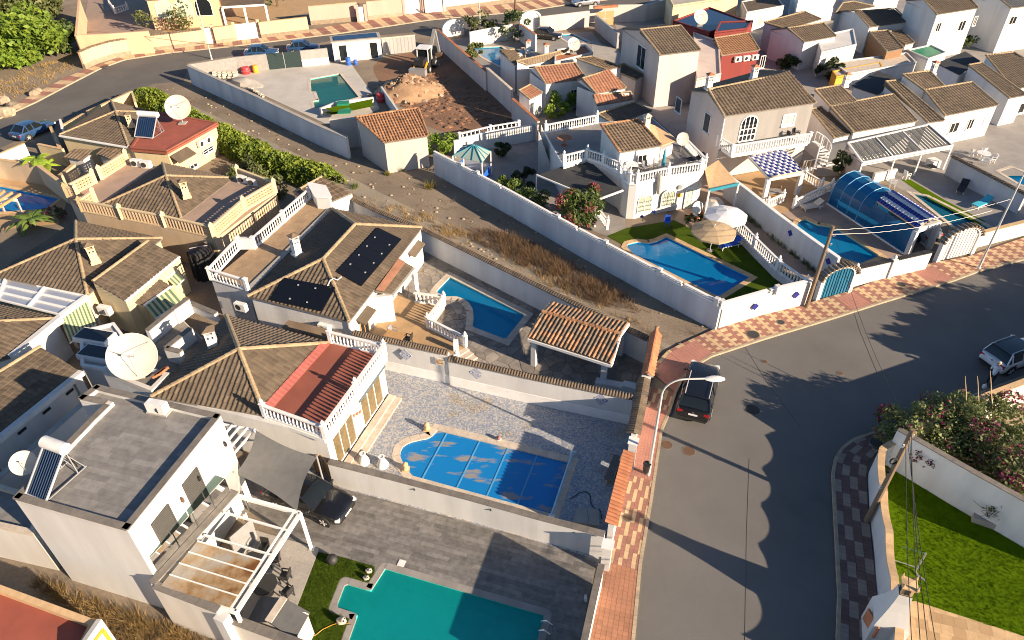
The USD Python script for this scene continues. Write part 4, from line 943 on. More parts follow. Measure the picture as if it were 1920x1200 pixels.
gw = thing('boundary_wall', 'tall pale side wall below the white house along the dry grass alley', 'wall', (*w(326, 1163)[:2], 0))
wl = [w(25, 933, ZR)[:2], w(238, 993, ZR)[:2]]
sA = w(290, 1097, LZ); sB = w(410, 1143, LZ)
gw.part('wall_body', M().prism(poly_offset([tuple(sA[:2]), tuple(sB[:2])], .26), -.02, LZ - .02).prism(poly_offset([tuple(w(238, 993, ZR)[:2]), tuple(sA[:2])], .27), -.02, LZ - .01), 'offwhite')
gw.pieces('coping_stone', cap_slabs([tuple(sA[:2]), tuple(sB[:2])], LZ - .02, .34), 'coping')
s2 = W('405,1150 600,1222', 2.1); gw.part('wall_body', M().prism(poly_offset(s2, .3), -.02, 2.1), 'offwhite'); gw.pieces('coping_stone', cap_slabs(xy(s2), 2.1, .4), 'coping')
pq = w(415, 1155, 2.75); gw.part('pillar', M().box((pq[0], pq[1], 0), (.42, .5, 2.75), math.atan2(ld[1], ld[0])), 'white')
# rear lower wing to the side of the house
lw = W('-60,960 0,982 66,1000 25,933 60,890 -40,870', 2.9)
wing = thing('side_wing', 'low white wing with shaded grey roof deck beside the modern house', 'house', (*lw[0][:2], 0))
LWP = Polygon(xy(W('-90,968 62,1002 88,935 -60,890', 2.9))).difference(HP1.buffer(.02)); solid(wing, 'wall', LWP, -.05, 2.7, 'offwhite')
solid(wing, 'parapet', LWP.difference(LWP.buffer(-.22)), 2.7, 2.95, 'coping_light'); wing.part('roof_deck', M().flat(LWP.buffer(-.22), 2.72), 'roofdeck_grey')
# --- pergola beside the house
pg = thing('pergola', 'white metal pergola with rust-stained glass panels against the modern house', 'pergola', w(582, 1036))
PZ = 2.85; c0, c1, c2, c3 = W('445,930 563,963 443,1148 302,1103', PZ)
for a, b in ((c0, c1), (c1, c2), (c3, c2)): pg.part('beam', M().bar(a, b, .16, .18), 'white_trim')
off = unit(np.append((c1 - c0)[:2], 0)) * .30
pg.part('beam', M().bar(c1 - off, c2 - off, .10, .14), 'white_trim')
for t in (.20, .46): pg.part('rafter', M().bar(lerp(c0, c3, t) + (0, 0, .04), lerp(c1, c2, t) + (0, 0, .04), .07, .12), 'white_trim')
for i in range(4):
    t0, t1 = .54 + .115 * i, .54 + .115 * (i + 1)
    q = [lerp(c0, c3, t0), lerp(c1, c2, t0) - off, lerp(c1, c2, t1 - .008) - off, lerp(c0, c3, t1 - .008)]
    pg.part('glass_panel', M().slab([p + V(0, 0, .14) for p in q], .02), 'glass_rust'); pg.part('rafter', M().bar(q[0] + (0, 0, .15), q[1] + (0, 0, .15), .05, .06), 'white_trim')
for f, tp in (((582, 1037), c1), ((464, 995), c0), ((459, 1170), c2)):
    g_ = V(tp[0], tp[1], .05); pg.part('post', M().bar(g_, tp, .13, .13, up=(0, 1, 0)), 'white_trim'); pg.part('post_foot', M().box(g_, (.3, .3, .06)), 'galv')
FL1 = Polygon([tuple(q[:2]) for q in (c0 - off * 0, c1 + off, c2 + off * 4, c3)]).buffer(.1)
planks('patio', FL1, (c1 - c0)[:2], .6, .6, 'concrete', .10, 120, label='tan tiled floor under the pergola')
pc = lerp(lerp(c0, c3, .36), lerp(c1, c2, .36), .45); pc[2] = .1
table('round black garden table under the open part of the pergola', pc, .55, 'iron')
table('second round black table, partly under the rusty glass panels', pc + V(.9, -1.2, 0), .55, 'iron')
for k, (dx, dy, r, tx) in enumerate(((.9, .3, 3.3, 'black wire chair on the house-door side of the round pergola table'), (.2, .9, 4.5, 'black wire chair behind the round pergola table'), (1.6, -.6, 3.0, 'black wire chair between the two pergola tables'), (1.9, -1.4, 2.6, 'black wire chair beside the lawn edge of the pergola'))):
    chair(tx, pc + V(dx, dy, 0), r, 'iron')
qs = lerp(lerp(c0, c3, .2), lerp(c1, c2, .2), .15); solo('folded_screen', M().box((qs[0], qs[1], .1), (1.5, .08, 1.3), 1.2).tilt((1, .4, 0), -.35, (qs[0], qs[1], .1)), 'grey_plastic', 'grey folded panel leaning against the house under the pergola', 'screen')
# sail, car, reed screens, small pergola
sl = thing('shade_sail', 'dark grey four-cornered shade sail stretched over the parked black car', 'shade sail', w(520, 930)); SC = W('482,812 594,857 557,958 441,888', 2.9); SC[0][2] = 3.1; g = []
for i in range(13):
    row = []
    for j in range(13):
        u, v = i / 12, j / 12; cu = .5 + (u - .5) * (1 - .11 * math.sin(math.pi * v)); cv = .5 + (v - .5) * (1 - .11 * math.sin(math.pi * u))
        p = lerp(lerp(SC[0], SC[1], cu), lerp(SC[3], SC[2], cu), cv) - V(0, 0, .12 * math.sin(math.pi * u) * math.sin(math.pi * v)); row.append(p)
    g.append(row)
G_ = np.array(g); sl.part('cloth', M().grid(G_).grid((G_ - (0, 0, .01))[:, ::-1]), 'grey_sail', smooth=40)
for q in SC[1:2] + SC[3:]: sl.part('pole', M().tube([V(q[0], q[1], 0), q + (0, 0, .1)], .05, 8), 'galv')
for q in SC: sl.part('corner_ring', M().ball(q, .05), 'steel')
ca, cb = w(497, 943), w(606, 984); cd = unit(cb - ca); cn = V(-cd[1], cd[0], 0)
car('parked_car', 'black car parked half under the grey shade sail', lerp(ca, cb, .56) + cn * .85 + cd * .25, math.atan2(cd[1], cd[0]), 4.7, 1.85, 1.55, 'carblack', style='hatch')
for (a, b, c, tx) in (((527, 832), (556, 832), (592, 845), 'folded reed screen leaning on the wall behind the shade sail'), ((586, 858), (600, 852), (616, 874), 'tilted reed screen at the corner of the shade sail')):
    A, B, C = w(*a, 1.3), w(*b, 1.3), w(*c, 1.3); t_ = thing('reed_screen', tx, 'screen', (*A[:2], 0))
    for p, q in ((A, B), (B, C)): t_.part('reed_panel', M().bar(V(p[0], p[1], .7), V(q[0], q[1], .7), .04, 1.3), 'wood_light')
    for p in (A, B, C): t_.part('frame', M().box((p[0], p[1], 0), (.06, .06, 1.4)), 'wood')
lt = thing('pergola', 'small white slatted pergola between the modern house and the hip roof', 'pergola', w(440, 850))
for k in range(5):
    t = k / 4; lt.part('slat', M().bar(lerp(w(421, 795, 2.9), w(478, 805, 2.9), t), lerp(w(409, 812, 2.9), w(437, 852, 2.9), t), .07, .12), 'white_trim')
lt.part('beam', M().bar(w(418, 796, 2.85), w(480, 807, 2.85), .09, .14), 'white_trim'); lt.part('beam', M().bar(w(409, 812, 2.85), w(438, 854, 2.85), .09, .14), 'white_trim')
for q in ((480, 807), (438, 854)): p = w(*q, 2.85); lt.part('post', M().bar(V(p[0], p[1], 0), p, .09, .09, up=(0, 1, 0)), 'white_trim')
# storage shed
sh = thing('storage_shed', 'grey gabled storage shed at the edge of the artificial lawn', 'shed', w(530, 1200))
RZ, EZ = 2.3, 1.75; R0, R1 = w(533, 1121, RZ), w(503, 1166, RZ); L0, L1 = w(488, 1118, EZ), w(462, 1167, EZ); S0, S1 = w(581, 1148, EZ), w(553, 1199, EZ)
fp = Polygon(xy([L0, S0, S1, L1])).buffer(-.08, join_style=2); sh.part('wall', M().prism(fp, 0, EZ - .02), 'offwhite')
c = np.array(orient(fp).exterior.coords)
for a, b, r in ((L1, S1, R1), (L0, S0, R0)):
    i = unit(mid(L0, S0, S1, L1) - mid(a, b)) * .09; sh.part('gable', M().slab([V(a[0], a[1], EZ) + i, V(b[0], b[1], EZ) + i, r - V(0, 0, .03) + i], .05, i / .09), 'offwhite')
for a, b, r0, r1 in ((L0, L1, R0, R1), (S0, S1, R0, R1)):
    sh.part('roof_sheet', M().slab([a, b, r1, r0], .05), 'shed_roof')
sh.part('ridge_cap', M().bar(R0 + (0, 0, .03), R1 + (0, 0, .03), .32, .06), 'coping_light'); u_ = unit(S1 - L1); nn = unit(mid(L1, S1) - mid(L0, S0)); dm = mid(L1, S1) * (1, 1, 0)
for s in (-.5, .5): sh.part('door', M().bar(dm + u_ * (s - .42) * 1 + (0, 0, .85), dm + u_ * (s + .42) + (0, 0, .85), .05, 1.6), 'concrete_pale')
# small things
bl = thing('ball_seat', 'dark grey ball lying where lawn and planks meet', 'ball', w(623, 1053)); bp = w(623, 1050, .26); bl.part('ball', M().ball(V(*bp[:2], .30), .27, 16, 12), 'iron', smooth=True); bl.part('handle', M().tube([V(*bp[:2], .56), V(bp[0], bp[1], .64)], .04, 8), 'black_plastic')
def frog(label, at, s=.22, mt='coping_light'):
    t = thing('garden_ornament', label, 'garden ornament', at); at = V(*at); t.part('body', M().ball(at + (0, 0, s * .8), s, 10, 8, (1, .8, .85), 3, .25), mt, smooth=50); t.part('head', M().ball(at + (s * .5, -s * .3, s * 1.6), s * .55, 8, 6), mt, smooth=50)
    for e in (-.25, .25): t.part('eye', M().ball(at + (s * .8, -s * .5 + e * s, s * 1.95), s * .16, 6, 5), 'black_plastic')
frog('pale frog-like stone ornament on the lawn by the pool steps', w(641, 1168), .24); frog('small stone ornament at the coping corner of the teal pool, farther one', w(692, 1073), .17); frog('small stone ornament at the coping corner of the teal pool, closer one', w(687, 1086), .16)
solo('skimmer_lid', M().box(w(753, 1056, .035), (.34, .34, .02), -.3), 'white_plastic', 'square white skimmer lid set in the grey planks', 'lid')
solo('garden_hose', M().tube([w(560, 1190, .08)] + W('590,1192 605,1180 622,1172 640,1166 655,1170', .07), .015, 5), 'yellow_plastic', 'yellow garden hose curling over the lawn', 'hose')
t_ = thing('pool_light', 'white wall light at the planked terrace by the pool end', 'lamp', w(1098, 1122)); p = w(1098, 1122, .6); t_.part('lamp_body', M().box(V(p[0], p[1], .5), (.1, .2, .25)), 'white_plastic'); t_.part('bracket', M().box(V(p[0], p[1], .45), (.16, .08, .05)), 'grey_plastic')
ml = w(1007, 1190)
t_ = thing('pool_rail', 'chrome ladder rails at the far end of the teal pool', 'pool ladder', ml); ladder(t_, w(1014, 1187), -.3)
# walls of this plot
wallpx('boundary_wall', 'white wall with dark stone coping between planked terrace and blue-covered pool', '616,866 735,896 885,935 1010,970 1134,1002', 1.75, t=.2, mt='white', cap='slab', step=.85, capw=.34)
wallpx('boundary_wall', 'white street wall of the teal pool plot with grey coping', '1128,1058 1116,1108 1096,1200 1078,1290', 1.95, t=.24, mt='white', cap='slab', step=.8, capw=.30)
for i, (x, y) in enumerate(((777, 914), (920, 952), (1077, 993))):
    p = w(x, y, 1.5); t_ = thing('wall_spotlight', ('first', 'second', 'third')[i] + ' small black spotlight from the house along the white terrace wall', 'lamp', p); t_.part('head', M().tube([p + (0, 0, 0), p + (.0, -.14, -.08)], .045, 8), 'black_plastic'); t_.part('bracket', M().box(p, (.05, .08, .05)), 'black_plastic')
# neighbour in the very corner: red roof terrace and yellow trimmed gable
nh = thing('red_roof_house', 'house with flat red roof deck and white gable trimmed in yellow', 'house', w(60, 1250)); NZ = 2.6
n0, n1, n2 = w(-30, 1085, NZ), w(182, 1163, NZ), w(118, 1290, NZ); NP = Polygon(xy([n0, n1, n2 + (n2 - n1) * 1.0, w(-120, 1400, NZ)])).buffer(0)
solid(nh, 'wall', NP, -.05, NZ - .35, 'white'); nh.part('roof_deck', M().flat(NP.buffer(-.2), NZ - .30), 'red_deck'); solid(nh, 'parapet', NP.difference(NP.buffer(-.26, join_style=2)), NZ - .36, NZ, 'coping_tan')
e_ = unit(n2 - n1); o_ = outward(n1, n2, NP.centroid.coords[0]); O_ = V(*o_, 0)
G0 = V(n1[0], n1[1], 0) + O_ * .02
nh.part('gable_wall', M().slab([G0 + V(0, 0, 0), G0 + e_ * 3.4, G0 + e_ * 3.4 + V(0, 0, 2.4), G0 + e_ * 1.2 + V(0, 0, 3.0), G0 + V(0, 0, 2.7)], .2, O_), 'white')
for a, b in (((.25, .3), (.25, 2.3)), ((.25, 2.3), (1.2, 2.6)), ((.7, .3), (.7, 1.7)), ((.7, 1.7), (1.6, 1.9))): nh.part('trim', M().bar(G0 + O_ * .22 + e_ * a[0] + (0, 0, a[1]), G0 + O_ * .22 + e_ * b[0] + (0, 0, b[1]), .16, .04, up=O_), 'yellowpaint')
ALLEY = Polygon(xy(W('70,1085 150,1120 325,1180 420,1215 440,1300 200,1300 190,1180 60,1100')))
struct('dry_grass', tufts(scatter(ALLEY, 700, 5), .35, 6, 16, .28, .014, 1.0), 'dry_grass', kind='stuff', label='tangled dry grass filling the alley below the white wall', cat='grass')
# ---------------------------------------------------------------- plot with the hip-roofed house and red terrace, mosaic yard, covered pool
AZ = 3.0
A4 = W('290,742 611,822 722,668 428,598', AZ); ta, td = w(621, 643, AZ), w(498, 781, AZ)
hA = thing('villa', 'white villa with brown hip roof and red roof terrace edged by balustrades', 'house', (*mid(*A4)[:2], 0))
AP = Polygon(xy(A4)).buffer(-.12, join_style=2); solid(hA, 'wall', AP, -.05, AZ - .06, 'white')
apx = w(448, 655, 4.6)
ev = [w(284, 744, AZ - .04), td, ta, w(424, 592, AZ - .04)]
roof(hA, [[ev[0], td, apx], [td, ta, apx], [ta, ev[3], apx], [ev[3], ev[0], apx]], 'tile_brown', [(ev[0], apx), (td, apx), (ta, apx), (ev[3], apx)], limit=300, rr=.13)
# terrace: bed of red sheet, painted band over the lowest tiles, fascia
TP = Polygon(xy([td, A4[1], A4[2], ta])); hA.part('terrace_floor', M().flat(TP.buffer(.02), AZ + .03), 'red_paint')
ub = unit(apx - mid(td, ta)); bw = .62; s0, s1 = (1 - bw / np.linalg.norm(apx - mid(td, ta))), 0
b0, b1 = lerp(td, apx, .13), lerp(ta, apx, .13); nb_ = nrm([td, ta, apx]); nb_ = nb_ if nb_[2] > 0 else -nb_
hA.pieces('painted_tile', [m for m in slope_tiles([td + nb_ * .05, ta + nb_ * .05, b1 + nb_ * .05, b0 + nb_ * .05], td + nb_ * .05, ta + nb_ * .05, .30, .38)], 'red_paint2', 60)
fas = [A4[1], A4[2]]
hA.part('cornice', M().bar(A4[1] - (0, 0, .12), A4[2] - (0, 0, .12), .30, .26).bar(td - (0, 0, .12), A4[1] - (0, 0, .12), .26, .26), 'white_trim')
bA = thing('balustrade', 'white balustrade around the red roof terrace of the villa', 'balustrade', td); bt = [q + V(0, 0, .04) for q in (td, A4[1], A4[2], ta)]
balustrade_parts(bA, [bt[0], bt[1]], .85, step=.24, k=1.25, ends=(True, False)); balustrade_parts(bA, [bt[1], mid(bt[1], bt[2]), bt[2]], .85, step=.24, k=1.25); balustrade_parts(bA, [bt[2], bt[3]], .85, step=.24, k=1.25, ends=(False, True))
c_ = AP.centroid.coords[0]; wa, wb = [lerp(mid(*A4), q, .98) * (1, 1, 0) for q in A4[1:3]]
wq = lambda x, y: wu(x, y, wa, wb)
fa_, fb_ = (A4[1] - 0) * (1, 1, 0), A4[2] * (1, 1, 0); ins = c_
ua, ub2 = 0, np.linalg.norm(fb_ - fa_); no = outward(wa, wb, ins); Lw = np.linalg.norm(wb - wa)
window(hA, wa, wb, no, .45, 2.55, .25, 2.35, 3, 1, 'white_trim', 'curtain_gold', False, name='patio_door'); window(hA, wa, wb, no, Lw - 3.1, Lw - .75, .25, 2.45, 3, 1, 'white_trim', 'curtain_gold', False, name='patio_door')
NO = V(*no, 0); dA = unit(wb - wa); hA.part('awning_box', M().bar(wa + dA * (Lw - 3.4) + NO * .14 + (0, 0, 2.62), wa + dA * (Lw - .3) + NO * .14 + (0, 0, 2.62), .22, .2), 'awning_dark')
for u in (2.75, 3.05, 3.35): hA.part('wall_plate', M().tube([wa + dA * u + NO * .01 + (0, 0, 1.9 - (u - 2.7) * .5), wa + dA * u + NO * .05 + (0, 0, 1.9 - (u - 2.7) * .5)], .11, 12), 'tile_terra')
for k in (0, 1): hA.part('step', M().bar(wa + dA * .2 + NO * (.35 + .42 * k) + (0, 0, .11 - .05 * k), wb - dA * .2 + NO * (.35 + .42 * k) + (0, 0, .11 - .05 * k), .42, .20 - .09 * k), 'coping_light')
chimney(hA, w(403, 655, 3.3), 1.25, .55, .35, 'white', 'tile_tan')
# mosaic yard and its furniture
YA = Polygon(xy(W('600,880 735,690 1182,798 1212,700 1190,800 1150,990 1135,1008 616,872', 0)))
YA = Polygon(xy(W('560,880 690,680 1205,800 1160,1000 1120,1060 600,915', 0)))
struct('mosaic_yard', M().flat(YA.difference(unary_union(POOLS)), .02), 'mosaic')
cov = Polygon(xy(blue_pts)).buffer(-.03); pcv = thing('pool_cover', 'faded blue bubble cover with dusty patches floating on the pool', 'pool cover', (*cov.centroid.coords[0], -.1))
bd = unit((w(1067, 867) - w(820, 806))[:2]); bn = V(-bd[1], bd[0]); b00 = w(820, 806)[:2]
xs = [-9, 0.6, 2.6, 4.3, 6.0, 9]
for i in range(5):
    q = Polygon([b00 + bd * (xs[i] + .02) + bn * 4, b00 + bd * (xs[i + 1] - .02) + bn * 4, b00 + bd * (xs[i + 1] - .02) - bn * 9, b00 + bd * (xs[i] + .02) - bn * 9]).intersection(cov)
    pcv.part('cover_strip', M().prism(q, -.10, -.055 + .004 * i), 'pool_cover')
for x in xs[1:-1]: 
    q = LineString([b00 + bd * x + bn * 4, b00 + bd * x - bn * 9]).intersection(cov); pcv.part('seam', M().prism(q.buffer(.04), -.05, -.03), 'cover_edge')
rl = thing('cover_roller', 'pale blue roller tube lying along the end of the covered pool', 'pool roller', w(1055, 905)); ra, rb = w(1074, 848, .22), w(1034, 967, .22); rl.part('tube', M().tube([ra, rb], .075, 10), 'pvc_tube', smooth=40)
for q in (ra, rb): rl.part('stand', M().box(V(q[0], q[1], .02), (.3, .12, .25)), 'white_plastic')
be = thing('bench', 'brown stone bench against the street wall beside the covered pool', 'bench', w(1152, 878)); ba_, bb_ = w(1142, 900, .45), w(1160, 855, .45); be.part('seat', M().bar(ba_, bb_, .55, .08), 'coping')
be.part('backrest', M().bar(ba_ + (.26, 0, .3), bb_ + (.26, 0, .3), .08, .5), 'coping')
for t in (.12, .88): q = lerp(ba_, bb_, t); be.part('support', M().box(V(q[0], q[1], 0), (.4, .15, .42), .3), 'stone')
ph = thing('pump_housing', 'low square pool pump box with a stained concrete lid', 'pump box', w(1100, 970)); q4 = W('1082,953 1122,954 1124,985 1074,977', .4); ph.part('box', M().prism(Polygon(xy(q4)).buffer(-.06), 0, .36), 'block')
pm_ = Polygon(xy(q4)); cxy = np.array(pm_.centroid.coords[0]); ph.part('lid', M().prism(pm_.intersection(Polygon([cxy + (-3, -3), cxy + (0.02, -3), cxy + (.02, 3), cxy + (-3, 3)])), .36, .42), 'concrete'); ph.part('lid', M().prism(pm_.intersection(Polygon([cxy + (.04, -3), cxy + (3, -3), cxy + (3, 3), cxy + (.04, 3)])), .36, .41), 'concrete')
solo('pool_hose', M().tube(smooth_line3(W('@640,800,3: 1290,405 1320,385 1345,370 1380,368 1400,390 1405,430 1425,460 1455,470 1465,520', .05)), .02, 5), 'rubber', 'dark hose snaking over the mosaic beside the pump box', 'hose')
for x, y, r, tx in ((683, 866, .30, 'white cone-shaped planter on the house side of the covered pool'), (718, 872, .28, 'white cone-shaped planter beside the dark coping wall')):
    t_ = thing('cone_planter', tx, 'planter', w(x, y)); t_.part('pot', M().lathe([(.34, 0), (.34, .05), (.10, .62), (.16, .66), (0, .66)], w(x, y, .02), 14), 'white_trim', smooth=40); t_.part('rim', M().lathe([(.16, .64), (.18, .70), (.1, .7)], w(x, y, .02), 12), 'white_trim')
for x, y, tx in ((801, 805, 'small ornament at the stepped corner of the covered pool coping'), (761, 880, 'sandy stone ornament at the rounded end of the covered pool')):
    t_ = thing('coping_ornament', tx, 'garden ornament', w(x, y)); t_.part('body', M().lathe([(.16, 0), (.2, .12), (.11, .3), (.17, .42), (.06, .55), (0, .56)], w(x, y, .03), 10), 'coping_tan', smooth=50); t_.part('foot', M().box(w(x, y, .03), (.4, .4, .05)), 'coping_tan')
t_ = thing('pool_float', 'little pink ball resting on the coping of the covered pool', 'ball', w(935, 824)); t_.part('ball', M().ball(w(935, 821, .2), .13, 10, 8), 'paver_pink', smooth=True); t_.part('ring', M().lathe([(.13, 0), (.15, .03), (.12, .05)], w(935, 823, .04), 10), 'white_plastic')
# wall towards the next plot, with painted tiles
wA1 = wallpx('boundary_wall', 'higher white wall section with dark tile cap beside the red roof terrace', '662,624 841,662', 2.45, t=.2, mt='white', cap='tile', capmt='tile_dark', limit=80, step=.17, base=('white_trim', .75))
wA2 = wallpx('boundary_wall', 'long white wall hung with blue tile diamonds, dark tile cap on top', '841,672 1000,707 1187,745', 2.1, t=.2, mt='white', cap='tile', capmt='tile_dark', limit=150, step=.17, base=('white_trim', .75))
a, b = xy(W('841,672 1187,745', 2.1)); a, b = V(*a, 0), V(*b, 0); o_ = outward(a, b, (a[0], a[1] + 30)); O_ = V(*o_, 0); dw = unit(b - a)
for x, y, tx in ((760, 665, 'by the roof terrace'), (893, 700, 'beside the step in the wall'), (1007, 724, 'in the sunlit middle of the wall'), (1127, 749, 'in the shaded end of the wall')):
    p = wp(x, y, a + O_ * .11, b + O_ * .11); th = thing('tile_diamond', 'blue and white tile diamond ' + tx, 'wall tiles', p)
    for i in range(3):
        for j in range(3):
            u, v = (i - 1) * .225, (j - 1) * .225; c = p + dw * (u - v) * .707 + V(0, 0, (u + v) * .707) + O_ * .015; s_ = .108
            q = [c + dw * (x_ - y_) * .707 * s_ + V(0, 0, (x_ + y_) * .707 * s_) for x_, y_ in ((-1, -1), (1, -1), (1, 1), (-1, 1))]; th.part('tile', M().slab(q, .015, -O_), 'azulejo')
for x, y, sh_, tx in ((825, 678, 0, 'picture tile beside the wall step'), (949, 709, 1, 'oval picture plaque'), (1066, 730, 0, 'picture tile above the shadow edge')):
    p = wp(x, y, a + O_ * .11, b + O_ * .11); th = thing('wall_plaque', 'ochre ' + tx + ' on the white wall', 'plaque', p)
    n_ = 16 if sh_ else 4; q = [p + dw * .26 * math.cos(t + (0 if sh_ else math.pi / 4)) * (.85 if sh_ else 1.3) + V(0, 0, (.36 if sh_ else .33) * math.sin(t + (0 if sh_ else math.pi / 4))) + O_ * .02 for t in np.linspace(0, 2 * np.pi, n_ + 1)[:-1]]
    th.part('frame', M().slab([p + (z - p) * 1.15 - O_ * .01 for z in q], .03, -O_), 'white_trim'); th.part('picture', M().slab(q, .02, -O_), 'picture_tile')
# street walls
wallpx('street_wall', 'white street wall with bright orange tile cap beside the covered pool', '1180,848 1163,915 1146,985', 1.95, t=.28, mt='white', cap='tile', capmt='tile_terra', single=True, step=.22, capw=.62)
wallpx('street_wall', 'street wall with dark two-sided tile cap behind the lamp post', '1208,710 1200,755 1188,815', 2.2, t=.26, mt='white', cap='tile', capmt='tile_dark', step=.18, capw=.75)
for x, y, h, tx in ((1188, 826, 2.1, 'white gate pillar between dark and orange tile caps'), (1140, 1020, 1.95, 'white wall pillar at the end of the orange tile cap'), (1213, 702, 2.35, 'white pillar below the red tile capped gate')):
    p = w(x, y, h); th = thing('gate_pillar', tx, 'pillar', (p[0], p[1], 0)); th.part('shaft', M().box(V(p[0], p[1], 0), (.42, .42, h - .06), 1.27), 'white'); th.part('cap', M().box(V(p[0], p[1], h - .06), (.54, .54, .06), 1.27), 'white_trim')
# ---------------------------------------------------------------- plot with the solar-roofed house, flagstones and tiled shelter
BZ = 3.0
hB = thing('solar_house', 'white house with brown hip roof carrying two black solar mats', 'house', (*w(600, 560)[:2], 0))
e1, e2, e3, e4 = W('465,556 655,603 791,427 622,391', BZ); R1_, R2_ = w(606, 486, 4.5), w(666, 421, 4.5)
BP = Polygon(xy([e1, e2, e3, e4])); tl = W('397,524 465,545 622,391 583,373', BZ)
BT = Polygon(xy(tl)); full = unary_union([BP.buffer(-.15, join_style=2), BT.buffer(.02)]); solid(hB, 'wall', full, -.05, BZ - .1, 'rough_white')
hB.part('facade', M().bar(e2 * (1, 1, 0) + (-.12, .1, 1.45), e3 * (1, 1, 0) + (-.12, -.15, 1.45), .1, 2.85), 'white')
roof(hB, [[e1, e2, R1_], [e2, e3, R2_, R1_], [e3, e4, R2_], [e4, e1, R1_, R2_]], 'tile_brown', [(e1, R1_), (e2, R1_), (R1_, R2_), (e3, R2_), (e4, R2_)], rr=.13)
hB.part('terrace_floor', M().flat(BT, BZ - .04), 'grout')
planks('terrace_floor', BT.buffer(-.05), (tl[2] - tl[1])[:2], .4, .4, 'deck_tile', BZ, 200, parent=hB, cut=False)
hB.part('gutter', M().bar(tl[1] + (0, 0, .05), tl[2] + (0, 0, .05), .42, .1), 'concrete')
pb = W('397,523 450,466 478,466 583,372', BZ)
bB = thing('balustrade', 'white balustrade along the tan roof terrace of the solar-roofed house', 'balustrade', pb[0])
balustrade_parts(bB, [tl[0], pb[1]], .9, step=.27, fin=False); balustrade_parts(bB, [pb[2], lerp(pb[2], pb[3], .5), pb[3]], .9, step=.27, fin=False); balustrade_parts(bB, [tl[0], tl[1]], .9, step=.27, fin=False, ends=(False, True))
bB.part('parapet_block', M().bar(pb[1] + (0, 0, .45), pb[2] + (0, 0, .45), .25, .9), 'white')
chimney(hB, w(558, 478, BZ + .5), 1.3, .5, .8, 'white', 'tile_tan')
dd = thing('stair_head', 'white stair head with low roof at the end of the tan roof terrace', 'stair head', (*w(600, 385)[:2], 0)); sq = W('585,366 612,372 622,392 598,390', BZ); dd.part('wall', M().prism(Polygon(xy(sq)).buffer(.1), BZ - .05, BZ + 1.0), 'white'); dd.part('cap', M().prism(Polygon(xy(sq)).buffer(.18), BZ + 1.0, BZ + 1.08), 'white_trim')
for nm, s, e, tx in (('solar_mat', '535,523 631,541 605,586 509,565', (e1, e2, R1_), 'black solar mat of three panels on the front hip'), ('solar_mat', '707,429 752,451 677,539 630,512', (e2, e3, R2_), 'long black solar mat on the wide sunny slope')):
    n_ = nrm(e); n_ = n_ if n_[2] > 0 else -n_; th = thing(nm, tx, 'solar panel', mid(*e))
    def onp(x, y): d = ray(x, y); t = ((e[0] - CAMP) @ n_) / (d @ n_); return CAMP + d * t + n_ * .16
    q = [onp(*map(float, z.split(','))) for z in s.split()]; k = 3 if 'three' in tx else 5
    lo = (q[0], q[1], q[3], q[2]) if k == 3 else (q[0], q[3], q[1], q[2])
    for i in range(k):
        A, B, C, D = lerp(lo[0], lo[1], i / k + .002), lerp(lo[0], lo[1], (i + 1) / k - .002), lerp(lo[2], lo[3], (i + 1) / k - .002), lerp(lo[2], lo[3], i / k + .002)
        th.part('panel', M().slab([A, B, C, D], .05, -n_), 'solar_black')
        for t in (.2, .8): 
            if i < k - 1: th.part('clip', M().box(lerp(B, C, t) + n_ * .01, (.09, .09, .05)), 'alu')
solo('pipe', M().tube([onp(640, 521) * 0 + w(x, y, z) for x, y, z in ((614, 536, 4.0), (619, 526, 4.25), (625, 522, 4.2), (633, 525, 4.1), (640, 519, 4.1))], .035, 6), 'white_plastic', 'short white pipe linking the two solar mats over the hip', 'pipe')
# porch roof on the pool side
pr = [w(746, 486, 2.95), w(704, 545, 2.95), w(735, 551, 2.55), w(775, 501, 2.55)]
roof(hB, [[pr[2], pr[3], pr[0], pr[1]]], 'tile_brown', [], limit=60)
hB.part('porch_mat', M().slab([lerp(pr[1], pr[2], .05) + (0, 0, .12), lerp(pr[0], pr[3], .05) + (0, 0, .12), lerp(pr[0], pr[3], .5) + (0, 0, .10), lerp(pr[1], pr[2], .5) + (0, 0, .10)], .03), 'tile_pink')
hB.part('porch_beam', M().bar(pr[2] - (0, 0, .18), pr[3] - (0, 0, .18), .2, .22), 'greywall')
pA = [V(q[0], q[1], 0) for q in (pr[1], pr[2])]; hB.part('porch_wall', M().prism(poly_offset([tuple(lerp(pA[1], pA[0], 1.5)[:2]), tuple(pA[1][:2])], .25), 0, 2.5), 'white')
q = pr[3]; hB.part('porch_column', M().box(V(q[0], q[1], 0), (.32, .32, 2.4), .8), 'white')
fa2, fb2 = e2 * (1, 1, 0), e3 * (1, 1, 0); i_ = BP.centroid.coords[0]; Lf = np.linalg.norm(fb2 - fa2); n2_ = outward(fa2, fb2, i_); N2 = V(*n2_, 0); d2 = unit(fb2 - fa2); fa3 = fa2 - N2 * .08; fb3 = fb2 - N2 * .08
for u, wd in ((1.2, 1.0), (Lf - 2.4, 1.3)):
    window(hB, fa3, fb3, n2_, u, u + wd, .5 if u < 2 else .9, 2.1, 2, 1, 'wood_light' if u < 2 else 'white_trim', 'window', False, name='patio_door' if u < 2 else 'window')
    hB.part('window_hood', M().slab([fa3 + d2 * (u - .3) + V(0, 0, 2.45), fa3 + d2 * (u + wd + .3) + V(0, 0, 2.45), fa3 + d2 * (u + wd + .3) + N2 * .6 + V(0, 0, 2.2), fa3 + d2 * (u - .3) + N2 * .6 + V(0, 0, 2.2)], .08), 'tile_brown')
fg, fh = e1 * (1, 1, 0), e2 * (1, 1, 0); n3 = outward(fg, fh, i_); gi = V(*n3, 0) * -.15
